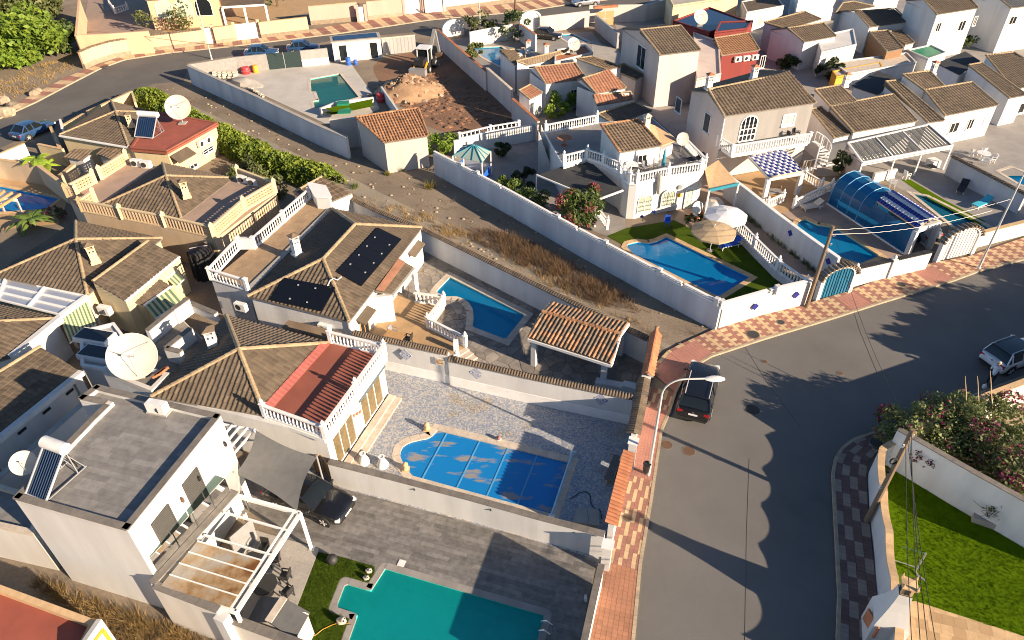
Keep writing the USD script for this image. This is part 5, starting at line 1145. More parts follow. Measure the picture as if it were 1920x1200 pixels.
for x, y in ((455, 572), (612, 612)): p = wp(x, y, fg + gi, fh + gi); aircon(hB, p, unit(fh - fg), n3)
lean = thing('lean_to', 'low taupe lean-to roof between the two hip-roofed houses', 'lean-to', (*w(585, 610)[:2], 0)); q4 = [w(527, 616, 2.4), w(620, 637, 2.3), w(640, 622, 2.7), w(540, 600, 2.7)]; lean.part('roof_sheet', M().slab(q4, .08), 'tile_tan'); lean.part('beam', M().bar(q4[0] - (0, 0, .1), q4[1] - (0, 0, .1), .1, .1), 'wood')
for q in q4[:2]: lean.part('post', M().bar(V(q[0], q[1], 0), q - (0, 0, .1), .1, .1, up=(0, 1, 0)), 'white_trim')
# patio with balustrades
QZ = .35; pt = W('775,566 833,573 803,614 873,650 850,664 690,640 660,605 740,545', QZ); PP = Polygon(xy(pt))
pf = struct('patio', M().prism(PP, 0, QZ - .03), 'coping_light', label='raised tan tiled patio')
planks('patio', PP.buffer(-.03), (pt[3] - pt[2])[:2], .62, .62, 'patio_tan', QZ, 150, label='tan floor tiles of the raised patio', cut=False)
balustrade('balustrade', 'short white balustrade between porch column and pool', [pt[0], pt[1]], k=1.3, step=.26, ends=(False, True)); balustrade('balustrade', 'white balustrade along the notch of the kidney pool', [pt[1], pt[2]], k=1.3, step=.26, ends=(False, False)); balustrade('balustrade', 'longest white patio balustrade down to the garden steps', [pt[2], pt[3]], k=1.3, step=.26)
gp_ = thing('gate_post', 'single white post with finial beside the patio steps', 'post', w(856, 668)); m = M().box(w(856, 664, 0), (.3, .3, 1.15)); finial(m, w(856, 664, 1.15), .12); gp_.part('shaft', m, 'white_trim'); gp_.part('cap', M().box(w(856, 664, 1.10), (.36, .36, .05)), 'white_trim')
stp = thing('garden_steps', 'three pale steps from the raised patio down to the flagstones', 'steps', w(880, 665)); sd = unit(pt[3] - pt[4]); so = V(sd[1], -sd[0], 0); so = so if so[0] > 0 else -so
for k in range(3): stp.part('step', M().bar(pt[4] + so * (.2 + .38 * k) + (0, 0, -.06 - .1 * k), pt[3] + so * (.2 + .38 * k) + (0, 0, -.06 - .1 * k), .36, .12), 'coping_light')
table('square amber wooden table on the raised patio', w(742, 645, QZ), mt='wood_light', square=(1.3, .8), rz=-.4); chair('grey chair at the house side of the amber table', w(739, 632, QZ), -.4, 'grey_plastic'); chair('dark folding chair beside the amber table', w(766, 645, QZ), 2.8, 'iron')
FS = Polygon(xy(W('770,455 1222,655 1187,748 880,690 640,640'))).difference(unary_union(POOLS))
flag = struct('flagstones', M().flat(FS, .004), 'grout'); fl = []
pts_ = scatter(FS, 420, 9); 
import shapely
vor = shapely.voronoi_polygons(shapely.MultiPoint(pts_[:, :2]), extend_to=FS)
big = [m for g in vor.geoms for q in [g.buffer(-.025, join_style=1).intersection(FS.difference(PP))] if q.area > .05 for m in [M().prism(q, 0, .02 + rnd.uniform(-.006, .008))]]
flag.pieces('flagstone', big, 'flagstone', 300)
# tiled shelter
sB = thing('garden_shelter', 'open garden shelter with orange barrel-tiled roof on white posts', 'shelter', w(1075, 670))
f0, f1 = w(990, 633, 2.3), w(1147, 683, 2.3); g0, g1 = w(1017, 585, 2.75), w(1164, 627, 2.75); k0, k1 = w(1034, 567, 2.45), w(1179, 607, 2.45)
roof(sB, [[f0, f1, g1, g0], [k1, k0, g0, g1]], ['tile_orange', 'tile_tan'], [(g0, g1)], ridge_mt='tile_orange', limit=300, tw=.26, tl=.42, amp=.08, thick=.08, rr=.13, flatbit=.22)
for a, b in ((f0, g0), (f1, g1), (k0, g0), (k1, g1)): sB.part('barge_board', M().bar(a + (0, 0, -.06), b + (0, 0, -.06), .12, .2), 'white_trim' if a is f1 or a is k1 else 'coping_tan')
sB.part('beam', M().bar(f0 - (0, 0, .15), f1 - (0, 0, .15), .15, .18).bar(k0 - (0, 0, .15), k1 - (0, 0, .15), .15, .18), 'white_trim')
for q in (lerp(f0, f1, .06) + (0.1, .2, 0), lerp(f0, f1, .93) + (0, .2, 0), lerp(k0, k1, .1) - (0, .3, 0), lerp(k0, k1, .93) - (0, .3, 0)): sB.part('post', M().box(V(q[0], q[1], 0), (.32, .32, q[2] - .2), -.45), 'white')
lwB = thing('low_wall', 'low white L-shaped garden wall behind the dark tile cap', 'wall', w(1150, 730))
for s, h in (('1117,712 1168,722', .9), ('1168,718 1203,726', 1.5)): lwB.part('wall_body', M().prism(poly_offset(W(s, h), .5), 0, h), 'white')
wallpx('boundary_wall', 'white wall with dark tile cap between flagstone garden and vacant lot', '640,363 712,397 790,428 1000,530 1216,636', 2.0, t=.2, mt='white', cap='tile', capmt='tile_dark', step=.2, capw=.55, limit=280)
rg = thing('gate_canopy', 'steep red tile canopy over the street gate of the flagstone garden', 'gate canopy', w(1225, 690)); q4 = [w(1203, 690, 2.3), w(1223, 620, 2.3), w(1240, 620, 2.55), w(1226, 704, 2.55)]
ca0, ca1, cb0, cb1 = w(1204, 703, 2.25), w(1221, 625, 2.25), w(1214, 700, 2.75), w(1231, 616, 2.75); cc0, cc1 = w(1225, 706, 2.3), w(1240, 628, 2.3)
roof(rg, [[ca0, ca1, cb1, cb0], [cc1, cc0, cb0, cb1]], 'tile_terra', [(cb0, cb1)], ridge_mt='tile_terra', limit=60)
rg.part('gate_wall', M().prism(poly_offset([tuple(lerp(ca0, cc0, .5)[:2]), tuple(lerp(ca1, cc1, .5)[:2])], .3), 0, 2.2), 'white')
# ---------------------------------------------------------------- houses on the western side, hedge and far road corner
def lattice_rail(th, pts, h=.95, mt='lattice', pmt='cream', s=.30, posts=True):
    P = [np.array(q, float) for q in pts]
    for a, b in zip(P, P[1:]):
        L = np.linalg.norm(b - a); k = max(2, round(L / s)); m = M()
        for i in range(k + 1): m.bar(lerp(a, b, i / k) + (0, 0, .1), lerp(a, b, i / k) + (0, 0, h - .05), .13, .12)
        for z in np.linspace(.16, h - .1, 4): m.bar(a + (0, 0, z), b + (0, 0, z), .10, .12)
        th.part('lattice_panel', m, mt); th.part('rail', M().bar(a + (0, 0, h), b + (0, 0, h), .2, .09).bar(a + (0, 0, .05), b + (0, 0, .05), .2, .1), pmt)
    if posts:
        for q in P: th.part('post', M().box(q, (.3, .3, h + .1), .5).lathe([(.23, h + .1), (.26, h + .16), (.0, h + .42)], q, 4, .5 + math.pi / 4), pmt)
def awning(label, t0, t1, b0, b1, name='awning', n=9, m1='awn_green', m2='awn_cream'):
    th = thing(name, label, 'awning', (*mid(t0, t1)[:2], mid(t0, t1)[2]))
    for i in range(n):
        A, B, C, D = lerp(t0, t1, i / n), lerp(t0, t1, (i + 1) / n), lerp(b0, b1, (i + 1) / n), lerp(b0, b1, i / n)
        th.part('stripe', M().slab([A, B, C, D], .015), m1 if i % 2 else m2)
    th.part('roller', M().bar(t0, t1, .12), 'white_trim'); th.part('front_bar', M().bar(b0, b1, .06), 'white_trim')
    return th
mat('awn_green', (.10, .17, .10), rough=.9); mat('awn_cream', (.52, .47, .27), rough=.9)
# house with lattice terraces
LZ5 = 2.9
f5 = W('129,370 180,343 192,336 241,305 449,334 517,361 402,446 156,396', LZ5); P5 = Polygon(xy(f5)); h5 = thing('lattice_terrace_house', 'tan house whose hip roof sits inside lattice balustraded roof terraces', 'house', (*P5.centroid.coords[0], 0))
solid(h5, 'wall', P5.buffer(.05), -.05, LZ5 - .06, 'tan'); h5.part('terrace_floor', M().flat(P5.buffer(.04), LZ5 - .02), 'patio_pink')
a5 = w(311, 330, 4.45); ev5 = W('192,384 340,409 438,334 305,306', LZ5 + .02)
hip(h5, ev5, a5, 'tile_brown', LZ5 + .02, limit=200, tw=.32); chimney(h5, w(351, 370, 3.55), 1.15, .5, .5, 'cream', 'tile_tan')
b5 = thing('balustrade', 'tan lattice balustrade running along the terraces of the hip-roofed house', 'balustrade', f5[0])
lattice_rail(b5, [f5[0], f5[1]]); lattice_rail(b5, [f5[2], f5[3]]); lattice_rail(b5, W('156,396 231,410 312,425 402,446 460,395 517,361 449,335', LZ5)); lattice_rail(b5, W('181,378 156,396', LZ5)); lattice_rail(b5, W('129,370 150,372', LZ5))
for x, y, tx in ((457, 342, 'white outdoor unit by the inner corner of the lattice terrace'), (476, 347, 'white outdoor unit nearest the lattice end post'), (258, 311, 'white outdoor unit between yellow wall and lattice terrace'), (276, 314, 'white outdoor unit beside the dark roof slope')):
    t_ = thing('air_conditioner', tx, 'air conditioner', w(x, y, LZ5)); p = w(x, y, LZ5); t_.part('casing', M().box(p, (.9, .38, .62), -.2), 'white_plastic'); t_.part('fan_guard', M().tube([p + V(-.15, -.19, .31), p + V(-.15, -.215, .31)], .23, 14), 'dark_interior')
wn, ws = f5[6] * (1, 1, 0), f5[5] * (1, 1, 0); n5 = outward(wn, ws, P5.centroid.coords[0])
for u0, u1, z0 in ((.52, .60, 1.0), (.64, .74, .1)): window(h5, wn, ws, n5, u0, u1, z0, 2.1, 2, 1, 'wood', 'window', False)
# yellow house with red deck
YZ = 3.0
ev6 = W('112,253 241,275 291,211 209,190', YZ); a6 = w(217, 209, 3.95); red6 = W('246,278 313,284 407,232 345,221 291,211', YZ)
h6 = thing('yellow_house', 'pale yellow house with brown hip roof and faded red roof deck', 'house', (*mid(*ev6)[:2], 0)); P6 = unary_union([Polygon(xy(ev6)), Polygon(xy([ev6[1]] + red6))]).buffer(-.12, join_style=2)
solid(h6, 'wall', P6, -.05, YZ - .05, 'cream'); hip(h6, ev6, a6, 'tile_brown', YZ, limit=150, tw=.34); R6 = Polygon(xy(red6)).buffer(.1); h6.part('roof_deck', M().prism(R6, YZ - .05, YZ + .06), 'red_deck'); h6.part('deck_edge', M().prism(R6.difference(R6.buffer(-.25)), YZ - .25, YZ + .14), 'red_paint')
h6.part('gutter', M().bar(ev6[0] - (0, .1, .05), ev6[1] - (0, .1, .05), .18, .12), 'white_trim'); chimney(h6, w(247, 238, 3.4), 1.0, .45, .4, 'cream', 'tile_tan')
ya, yb = red6[1] * (1, 1, 0), red6[2] * (1, 1, 0); yc = P6.centroid.coords[0]; ny = outward(ya, yb, yc); ND = -V(*ny, 0) * .02
winpx(h6, ya, yb, yc, (382, 291), (398, 272), cols=2, rows=2)
for x, y in ((375, 268), (388, 261)): aircon(h6, wp(x, y, ya, yb), unit(yb - ya), ny)
q = wp(338, 293, ya, yb); h6.part('window_hood', M().slab([q + V(0, 0, .5) - unit(yb - ya) * 1.1, q + V(0, 0, .5) + unit(yb - ya) * 1.1, q + unit(yb - ya) * 1.1 + V(*ny, 0) * .9, q - unit(yb - ya) * 1.1 + V(*ny, 0) * .9], .1), 'tile_brown')
winpx(h6, ya, yb, yc, (358, 318), (368, 304), cols=2, rows=1)
solar_heater('solar water heater with blue collector on the red roof deck', w(287, 249, YZ + .1), math.radians(78), 2.0, 1.9, 'solar_blue', .8)
dish('large white satellite dish above the hedge by the yellow house', w(343, 231, YZ + .1), 1.15, (.25, -.8, .55), mast=1.55)
# parapets and lean-tos around it
for q, z0, z1, tx, mt in (('140,279 176,281 155,301 118,295', 2.5, 2.2, 'brown ribbed lean-to roof beside the cream wall, road side', 'lean'), ('196,275 232,281 210,300 180,291', 2.6, 2.3, 'greyish ribbed lean-to roof next to the lattice terrace corner', 'lean')):
    k = W(q, z0); k = [k[0], k[1], V(*w(*map(float, q.split()[2].split(',')), z1)), V(*w(*map(float, q.split()[3].split(',')), z1))]; t_ = thing('lean_to', tx, 'lean-to', (*mid(*k)[:2], 0)); t_.pieces('roof_tile', slope_tiles([k[3], k[2], k[1], k[0]], k[3], k[2], .4, .9), 'tile_tan', 60)
    t_.part('wall', M().prism(Polygon(xy(k)).buffer(-.25), 0, z1 - .1), 'offwhite')
wallpx('boundary_wall', 'long cream street wall near the hedge end', '163,209 247,171', 2.0, t=.25, mt='cream', cap='slab', capmt='coping_tan', limit=20)
wallpx('boundary_wall', 'short cream street wall beside the parked blue car', '116,236 157,213', 2.0, t=.25, mt='cream', cap='slab', capmt='coping_tan', limit=20)
wallpx('boundary_wall', 'tan wall stub with pointed end post above the blue car', '95,238 113,279', 1.6, t=.25, mt='tan', cap='slab', capmt='coping_tan', limit=20)
wallpx('boundary_wall', 'cream yard wall between blue car and lean-to roofs', '71,270 118,280', 1.8, t=.2, mt='cream', cap='slab', capmt='coping_tan', limit=20)
wallpx('boundary_wall', 'white yard wall behind the bright banana plant', '-60,315 0,288 45,269', 2.0, t=.2, mt='white', cap='slab', capmt='coping_tan', limit=20)
wallpx('boundary_wall', 'long tan wall beside the timber pergola pool', '-60,292 0,299 70,309 118,345', 2.0, t=.25, mt='tan', cap='slab', capmt='coping_tan', limit=20)
wallpx('boundary_wall', 'low tan parapet under the lattice terrace corner', '106,334 138,308', 1.8, t=.3, mt='tan', cap='slab', capmt='coping_tan', limit=20)
wallpx('boundary_wall', 'white wall post beside the short cream street wall', '112,223 116,240', 2.3, t=.2, mt='white_trim')
wallpx('boundary_wall', 'cream end wall by the hedge start', '247,171 253,192', 2.0, t=.2, mt='cream')
struct('pool_patio', M().flat(Polygon(xy(W('-80,300 70,312 128,372 110,420 -80,440'))).difference(unary_union(POOLS)), .015), 'patio_tan')
tp = thing('timber_pergola', 'timber beam pergola with white legs over the pool edge', 'pergola', w(20, 400))
for a, b in (((-40, 396), (8, 358)), ((-40, 400), (23, 361)), ((-40, 412), (38, 364))): tp.part('beam', M().bar(w(*a, 2.5), w(*b, 2.5), .14, .2), 'wood_light')
tp.part('cross_beam', M().bar(w(-10, 372, 2.35), w(32, 376, 2.35), .12, .18), 'white_trim')
for a in ((42, 400), (8, 396)): q = w(*a); tp.part('post', M().bar(q, w(a[0] - 12, a[1] - 26, 2.4), .14, .14, up=(0, 1, 0)), 'white_trim')
palm('fan_palm', 'low feathery palm between the pool and the grey lean-to roof', w(63, 425), .6, 22, 2.3, 'palm', 5, wd=.5)
palm('banana_plant', 'tall bright yellow-green banana plant by the white yard wall', w(86, 338), 2.2, 12, 1.7, 'banana', 8, cat='plant', wd=.75)
palm('banana_plant', 'smaller banana plant at the foot of the tall bright one', w(97, 330), 1.2, 9, 1.3, 'banana', 9, cat='plant', wd=.6)
bush('flowering_shrub', 'magenta flowering shrub beside the lattice house wall', w(108, 412), (.9, .9, .6), 'leaf_dark', 500, .1, 21, flowers='flower_magenta', fn=90)
# house with glass canopy, awnings and hip roof
Z4 = 2.9; a4 = w(142, 449, 4.45); ev4 = W('-14,518 164,553 305,447 142,415', Z4); h4 = thing('awning_house', 'brown hip-roofed house with green striped awnings and a glass canopy', 'house', (*mid(*ev4)[:2], 0))
P4 = Polygon(xy(ev4)).buffer(-.15, join_style=2); solid(h4, 'wall', P4, -.05, Z4 - .08, 'cream'); hip(h4, ev4, a4, 'tile_brown', Z4, limit=240, tw=.32); chimney(h4, w(180, 492, 3.55), 1.15, .5, .6, 'cream', 'tile_tan')
x4 = [w(235, 564, 3.0), w(336, 481, 3.0), w(278, 452, 3.75), w(174, 528, 3.75)]; roof(h4, [x4], 'tile_brown', [(x4[3], x4[2])], limit=150, tw=.32)
h4.part('wing_wall', M().tops([x4[0], x4[1], x4[2], x4[3]], -.05, [2.88, 2.88, 3.6, 3.6]), 'cream'); h4.part('gutter', M().bar(x4[0] - (0, 0, .02), x4[1] - (0, 0, .02), .16, .14), 'white_trim')
y4 = [w(270, 571, 2.25), w(322, 537, 2.25), w(293, 521, 2.6), w(240, 563, 2.6)]; roof(h4, [y4], 'tile_brown', [], limit=40, tw=.32); h4.part('veranda_wall', M().prism(Polygon(xy(y4)).buffer(-.1), 0, 2.2), 'cream')
gc = thing('glass_canopy', 'white framed glass canopy between two brown hip roofs', 'canopy', (*w(80, 560)[:2], 0)); q = [w(-60, 507, 2.8), w(163, 556, 2.8), w(114, 591, 2.75), w(-60, 548, 2.75)]
for i in range(3):
    for t0, t1 in ((0, .33), (.33, .66), (.66, 1.)): gc.part('glass_panel', M().slab([lerp(lerp(q[0], q[3], i / 3), lerp(q[1], q[2], i / 3), t0 + .01), lerp(lerp(q[0], q[3], i / 3), lerp(q[1], q[2], i / 3), t1 - .01), lerp(lerp(q[0], q[3], (i + 1) / 3), lerp(q[1], q[2], (i + 1) / 3), t1 - .01), lerp(lerp(q[0], q[3], (i + 1) / 3), lerp(q[1], q[2], (i + 1) / 3), t0 + .01)], .02), 'glass_canopy')
for i in range(4): gc.part('beam', M().bar(lerp(q[0], q[3], i / 3) + (0, 0, .03), lerp(q[1], q[2], i / 3) + (0, 0, .03), .1, .12), 'white_trim')
for t in (.33, .66, 1.): gc.part('beam', M().bar(lerp(q[0], q[1], t) + (0, 0, .05), lerp(q[3], q[2], t) + (0, 0, .05), .12 if t < 1 else .3, .14), 'white_trim')
for p in (q[1], q[2]): gc.part('post', M().bar(V(p[0], p[1], 0), p, .14, .14, up=(0, 1, 0)), 'white_trim')
awning('green and yellow striped drop awning under the glass canopy', w(113, 598, 2.65), w(163, 562, 2.65), w(131, 644, 1.7), w(181, 608, 1.7), n=17)
awning('green and cream striped awning in front of the low veranda roof', w(270, 573, 2.3), w(321, 537, 2.3), w(291, 598, 1.75), w(344, 564, 1.75), n=13)
awning('small shaded green striped awning by the black tarpaulin', w(313, 523, 2.2), w(331, 507, 2.2), w(330, 539, 1.8), w(346, 523, 1.8), n=7)
tb = thing('covered_stack', 'tall stack wrapped in black tarpaulin between the tan houses', 'tarpaulin', w(378, 504)); p = w(372, 463, 2.5); tb.part('cover', M().lathe([(.95, 0), (.9, .8), (.96, 1.6), (.86, 2.35), (.5, 2.5), (0, 2.52)], V(p[0], p[1], 0), 6, .5), 'black_plastic'); [tb.part('fold', M().tube([V(p[0] + .85 * math.cos(t), p[1] + .85 * math.sin(t), 0), V(p[0] + .82 * math.cos(t), p[1] + .82 * math.sin(t), 2.3)], .12, 6), 'black_plastic') for t in (3.6, 4.2, 4.8, 5.4)]; tb.part('rail', M().tube([p + (-.6, -.2, 0), p + (.6, .2, 0)], .04, 6), 'galv')
aw = thing('air_conditioner', 'outdoor unit on the cream gable wall above the shaded courtyard', 'air conditioner', w(200, 590, 1)); p = w(200, 588, 1.6); aw.part('casing', M().box(p, (.85, .4, .6), -.3), 'white_plastic'); aw.part('fan_guard', M().tube([p + V(.1, -.2, .3), p + V(.13, -.225, .3)], .2, 14), 'dark_interior')
# roofs below the canopy
ev7 = W('-120,640 40,666 112,597 -40,566', 2.85); a7 = w(-30, 605, 3.9); h7 = thing('hip_house', 'brown hip-roofed house cut by the picture edge with a white parapet', 'house', (*mid(*ev7)[:2], 0)); solid(h7, 'wall', Polygon(xy(ev7)).buffer(-.15), -.05, 2.78, 'white')
r7 = [w(-60, 607, 3.8), w(112, 597, 2.9)]; roof(h7, [[w(30, 667, 2.85), w(112, 597, 2.85), w(-60, 606, 3.9), w(-60, 690, 3.4)], [w(112, 597, 2.85), w(-40, 563, 2.85), w(-60, 606, 3.9)]], 'tile_brown', [(w(112, 597, 2.9), w(-60, 606, 3.95))], limit=150, tw=.32)
h7.part('parapet', M().bar(w(22, 672, 2.85), w(114, 597, 2.85), .35, .5), 'white')
l7 = [w(-30, 835, 2.9), w(146, 694, 2.9), w(76, 650, 3.55), w(-60, 735, 3.55)]; m7 = thing('terrace_house', 'white terrace house under a long dark tiled slope in the shade', 'house', (*mid(*l7)[:2], 0)); m7.part('wall', M().tops(l7, -.05, [2.8, 2.8, 3.45, 3.45]), 'white'); roof(m7, [l7], 'tile_brown', [(l7[3], l7[2])], limit=240, tw=.32)
o7 = outward(l7[0], l7[1], mid(*l7)[:2]); O7 = V(*o7, 0); m7.part('parapet', M().bar(l7[0] + O7 * .25 - (0, 0, .1), l7[1] + O7 * .25 - (0, 0, .1), .35, .3), 'white'); d7 = unit((l7[1] - l7[0]) * (1, 1, 0))
for u in (1.0, 2.6, 4.2): q = V(*l7[1][:2], 2.1) - d7 * u + O7 * .03; m7.part('vent', M().bar(q - d7 * .25, q + d7 * .25, .04, .16), 'dark_interior')
m7.part('drainpipe', M().tube([V(*l7[1][:2], 2.4) - d7 * .6 + O7 * .1, V(*l7[1][:2], .2) - d7 * .6 + O7 * .1], .05, 6), 'grey_plastic')
wallpx('boundary_wall', 'shaded white wall between terrace house and modern house', '170,745 60,840 -40,930', 2.6, t=.25, mt='white', cap='slab', capmt='concrete', limit=30)
# shaded service blocks and the big dish
sb = thing('service_block', 'white flat-roofed service block with skylights in the shaded gap', 'outbuilding', (*w(190, 650)[:2], 0)); q = W('150,622 215,606 262,668 193,694 152,687', 2.4); solid(sb, 'wall', Polygon(xy(q)), -.05, 2.3, 'white'); sb.part('roof_deck', M().flat(Polygon(xy(q)).buffer(-.15), 2.32), 'greywall'); solid(sb, 'parapet', Polygon(xy(q)).difference(Polygon(xy(q)).buffer(-.18)), 2.25, 2.5, 'white_trim')
for x, y in ((180, 636), (188, 668)): c = w(x, y, 2.32); sb.part('skylight', M().box(c, (2.3, 1.1, .35), -.25), 'white_trim').part('pane', M().box(c + (0, 0, .36), (2.1, .9, .03), -.25), 'window')
rb_ = thing('rear_terrace', 'white parapeted rear terrace behind the hip-roofed villa', 'terrace', (*w(330, 640)[:2], 0)); q = W('245,640 325,578 360,612 402,650 330,712 296,690', 2.8); QP = Polygon(xy(q)); solid(rb_, 'wall', QP, -.05, 2.5, 'white'); rb_.part('floor', M().flat(QP.buffer(-.05), 2.52), 'coping')
for s, h in (('276,620 323,581', 1.0), ('311,653 358,615 ', .95), ('311,653 340,660', .95), ('323,581 352,560', 1.1), ('352,566 405,588', .6)):
    rb_.part('parapet', M().prism(poly_offset(W(s, 2.5 + h), .28), 2.5, 2.5 + h), 'white'); rb_.part('coping', M().prism(poly_offset(W(s, 2.5 + h), .34), 2.5 + h, 2.56 + h), 'coping')
pl = thing('dish_plinth', 'white box-like roof plinth under the biggest satellite dish', 'plinth', (*w(240, 720)[:2], 0)); q = W('192,697 284,734 318,700 222,676', 3.2); pl.part('wall', M().prism(Polygon(xy(q)), -.05, 2.95), 'white'); PQ = Polygon(xy(q)); pl.part('parapet', M().prism(PQ.difference(PQ.buffer(-.25)), 2.9, 3.25), 'offwhite'); pl.part('deck', M().flat(PQ.buffer(-.2), 3.0), 'coping')
pl.pieces('brick', [M().box(w(297 + 4 * i, 704 - 3 * i, 3.25), (.24, .12, .14), .7) for i in range(5)] + [M().box(w(290 + 4 * i, 708 - 3 * i, 3.25), (.24, .12, .14), .7) for i in range(5)], 'tile_terra')
dish('biggest white satellite dish, facing the camera over the service yard', w(264, 702, 3.0), 1.30, (.30, -.72, .63), mast=1.35)
# modern house roof fittings
solar_heater('solar water heater with white tank on the modern house roof', w(126, 888, 5.97), math.radians(68), 2.0, 1.15, 'solar_blue', .72)
dish('small white satellite dish half shaded by the solar collector', w(70, 907, 5.2), .52, (.35, -.55, .6), mast=1.4)
ac = thing('roof_unit', 'white roof air unit casting a shadow on the modern house deck', 'air conditioner', w(300, 770, 5.97)); p = w(299, 772, 5.97); ac.part('casing', M().box(p, (.95, .42, .62), -.25), 'white_plastic'); ac.part('fan_guard', M().tube([p + V(.2, -.2, .3), p + V(.2, -.24, .3)], .22, 14), 'dark_interior'); ac.part('support', M().box(p - (0, 0, .01), (1.1, .5, .08), -.25), 'concrete')
# blue car, hedge, big trees, stones at the road corner
ba, bb = w(48, 262), w(92, 243); bd_ = unit(bb - ba)
car('parked_car', 'dark blue car parked beside the cream street wall', w(66, 252), math.atan2(bd_[1], bd_[0]), 4.3, 1.8, 1.5, 'carblue', style='hatch')
HS = smooth_line(W('266,178 330,212 400,248 480,288 560,318 625,343', .9), 8); hd = thing('hedge', 'long dense green hedge leading from the street to the solar-roofed house', 'hedge', (*HS[0], 0))
r_ = np.random.default_rng(5); L_ = LineString(HS); C = []
for k in range(14000):
    t = r_.uniform(0, 1) * L_.length; c = np.array(L_.interpolate(t).coords[0]); c2 = np.array(L_.interpolate(min(L_.length, t + .1)).coords[0]); d = unit(c2 - c) if t < L_.length - .05 else V(1, 0); n = V(-d[1], d[0]); a = r_.uniform(-.15, math.pi + .15); rr = .78 + .3 * noise(V(t * .7, a * 1.5, 0), 3) + .15 * noise(V(t * 2.5, a * 3, 5), 4); q = r_.uniform(.75, 1) ** .5
    C.append([*(c + n * 1.4 * math.cos(a) * rr * q), max(.05, 1.9 * abs(math.sin(a)) ** .6 * rr * q)])
hd.part('foliage', leaf_quads(np.array(C), .22, 2), 'leaf_hedge'); hd.part('stems', M().tube([V(*p, .5) for p in HS], .5, 7), 'leaf_dark')
for x, y, h, r, mt, s, n, tx in ((55, 118, 6.5, (5.0, 5.0, 3.2), 'leaf_bright', 31, 5200, 'big bright green tree beside the far road bend'), (-10, 60, 8, (7, 6.5, 4), 'leaf_olive', 32, 5200, 'tall olive green tree at the picture corner'), (75, 40, 7, (6, 6, 3.5), 'leaf_olive', 33, 4500, 'broad olive green tree behind the bright one'), (115, 100, 4.5, (2.6, 3, 2.2), 'leaf', 34, 2000, 'dark green tree touching the peach wall corner'), (15, 128, 5, (4, 4, 2.6), 'leaf_bright', 35, 3000, 'yellow-green bushy tree at the verge edge')):
    tree('roadside_tree', tx, 'tree', w(x, y), h, r, mt, n, .42, .25, s, clumps=40)
for i, (x, y, r) in enumerate(((10, 210, .9), (27, 200, .7), (63, 175, .55), (70, 170, .45), (4, 190, .8))): solo('boulder', M().ball(w(x, y, r * .45), r, 10, 8, (1.2, .9, .75), 40 + i, .35), 'stone', ('pale boulder closest to the road kerb on the verge', 'pale boulder beside the biggest verge stone', 'lone boulder below the bright green tree', 'small boulder touching the lone one', 'boulder cut off at the picture edge')[i], 'rock')
struct('verge', M().flat(Polygon(xy(W('-160,282 0,206 60,174 128,140 150,130 140,60 120,0 -160,0'))), .004), 'dirt')
struct('verge_grass', tufts(scatter(Polygon(xy(W('-30,215 60,172 140,133 135,100 -30,160'))), 260, 8), .3, 9, 12, .3, .02), 'dry_grass', kind='stuff', label='dry grass tufts on the verge under the big trees', cat='grass')
bush('garden_shrub', 'olive shrub below the lattice terrace at the hedge', w(475, 335), (2.2, 1.6, 1.0), 'leaf_olive', 1500, .16, 22); bush('garden_shrub', 'climbing shrub at the lattice end post', w(525, 372), (.9, 1.2, 1.2), 'leaf_olive', 900, .15, 23)
lr = thing('outbuilding', 'small outbuilding with ribbed brown roof at the hedge end', 'outbuilding', (*w(610, 370)[:2], 0)); q = [w(551, 361, 2.5), w(655, 360, 2.5), w(600, 332, 3.0), w(553, 358, 2.6)]
q = [w(598, 388, 2.55), w(660, 362, 2.55), w(603, 332, 2.9), w(551, 361, 2.9)]; lr.part('wall', M().tops(q, -.05, [2.45, 2.45, 2.8, 2.8]), 'white'); roof(lr, [q], 'tile_tan', [(q[3], q[0]), (q[2], q[3])], limit=60, tw=.42, tl=.6)
# ---------------------------------------------------------------- vacant strip and building site
bld = M; mat('shed_wall', (.52, .47, .42), (.40, .37, .34), sc=.35, streak=True, rough=.95, bump=.25, bs=20)
STR = Polygon(xy(W('290,165 355,160 720,330 810,305 1345,615 1260,660 1215,640 790,432 640,365 560,310')))
struct('dirt_track', M().flat(Polygon(smooth_line(W('320,180 420,225 560,290 640,325 760,385 900,455 1060,545 1200,620 1270,655 1215,640 1000,530 860,458 720,395 640,352 520,292 400,235'), 3)), .006), 'dirt_pale')
gr = lambda s, f=.4: (lambda Q: fbm(np.c_[Q * f, np.zeros(len(Q))], 3, s) ** 3 * 3.2)
struct('dry_grass', tufts(scatter(Polygon(xy(W('700,385 800,415 1215,632 1190,640 1000,545 780,440 690,395'))).buffer(.9), 1100, 11, gr(2)), .4, 12, 14, .3, .012, .8), 'dry_grass', kind='stuff', label='golden dry grass along the dark tile capped wall', cat='grass')
struct('dry_scrub', tufts(scatter(Polygon(xy(W('880,430 960,440 1080,500 1180,560 1200,590 1100,560 980,500 890,455'))), 900, 12, gr(5, .5)), .5, 13, 18, .35, .012, 1.2), 'dry_scrub', kind='stuff', label='brown dead scrub in the middle of the vacant lot', cat='scrub')
struct('weeds', tufts(scatter(STR.difference(Polygon(xy(W('420,225 720,370 1230,640 1160,600 700,340')))), 700, 14, gr(7, .35)), .3, 15, 10, .3, .012, 1.), 'dry_scrub', kind='stuff', label='sparse dry weeds scattered over the vacant lot', cat='weeds')
struct('lot_pebbles', (lambda m: [m.ball(p + V(0, 0, .03), rnd.uniform(.05, .14), 5, 4, (1.2, 1, .7), 3, .3) for p in scatter(STR, 260, 18)] and m)(M()), 'stone', kind='stuff', label='loose stones on the vacant lot', cat='stones')
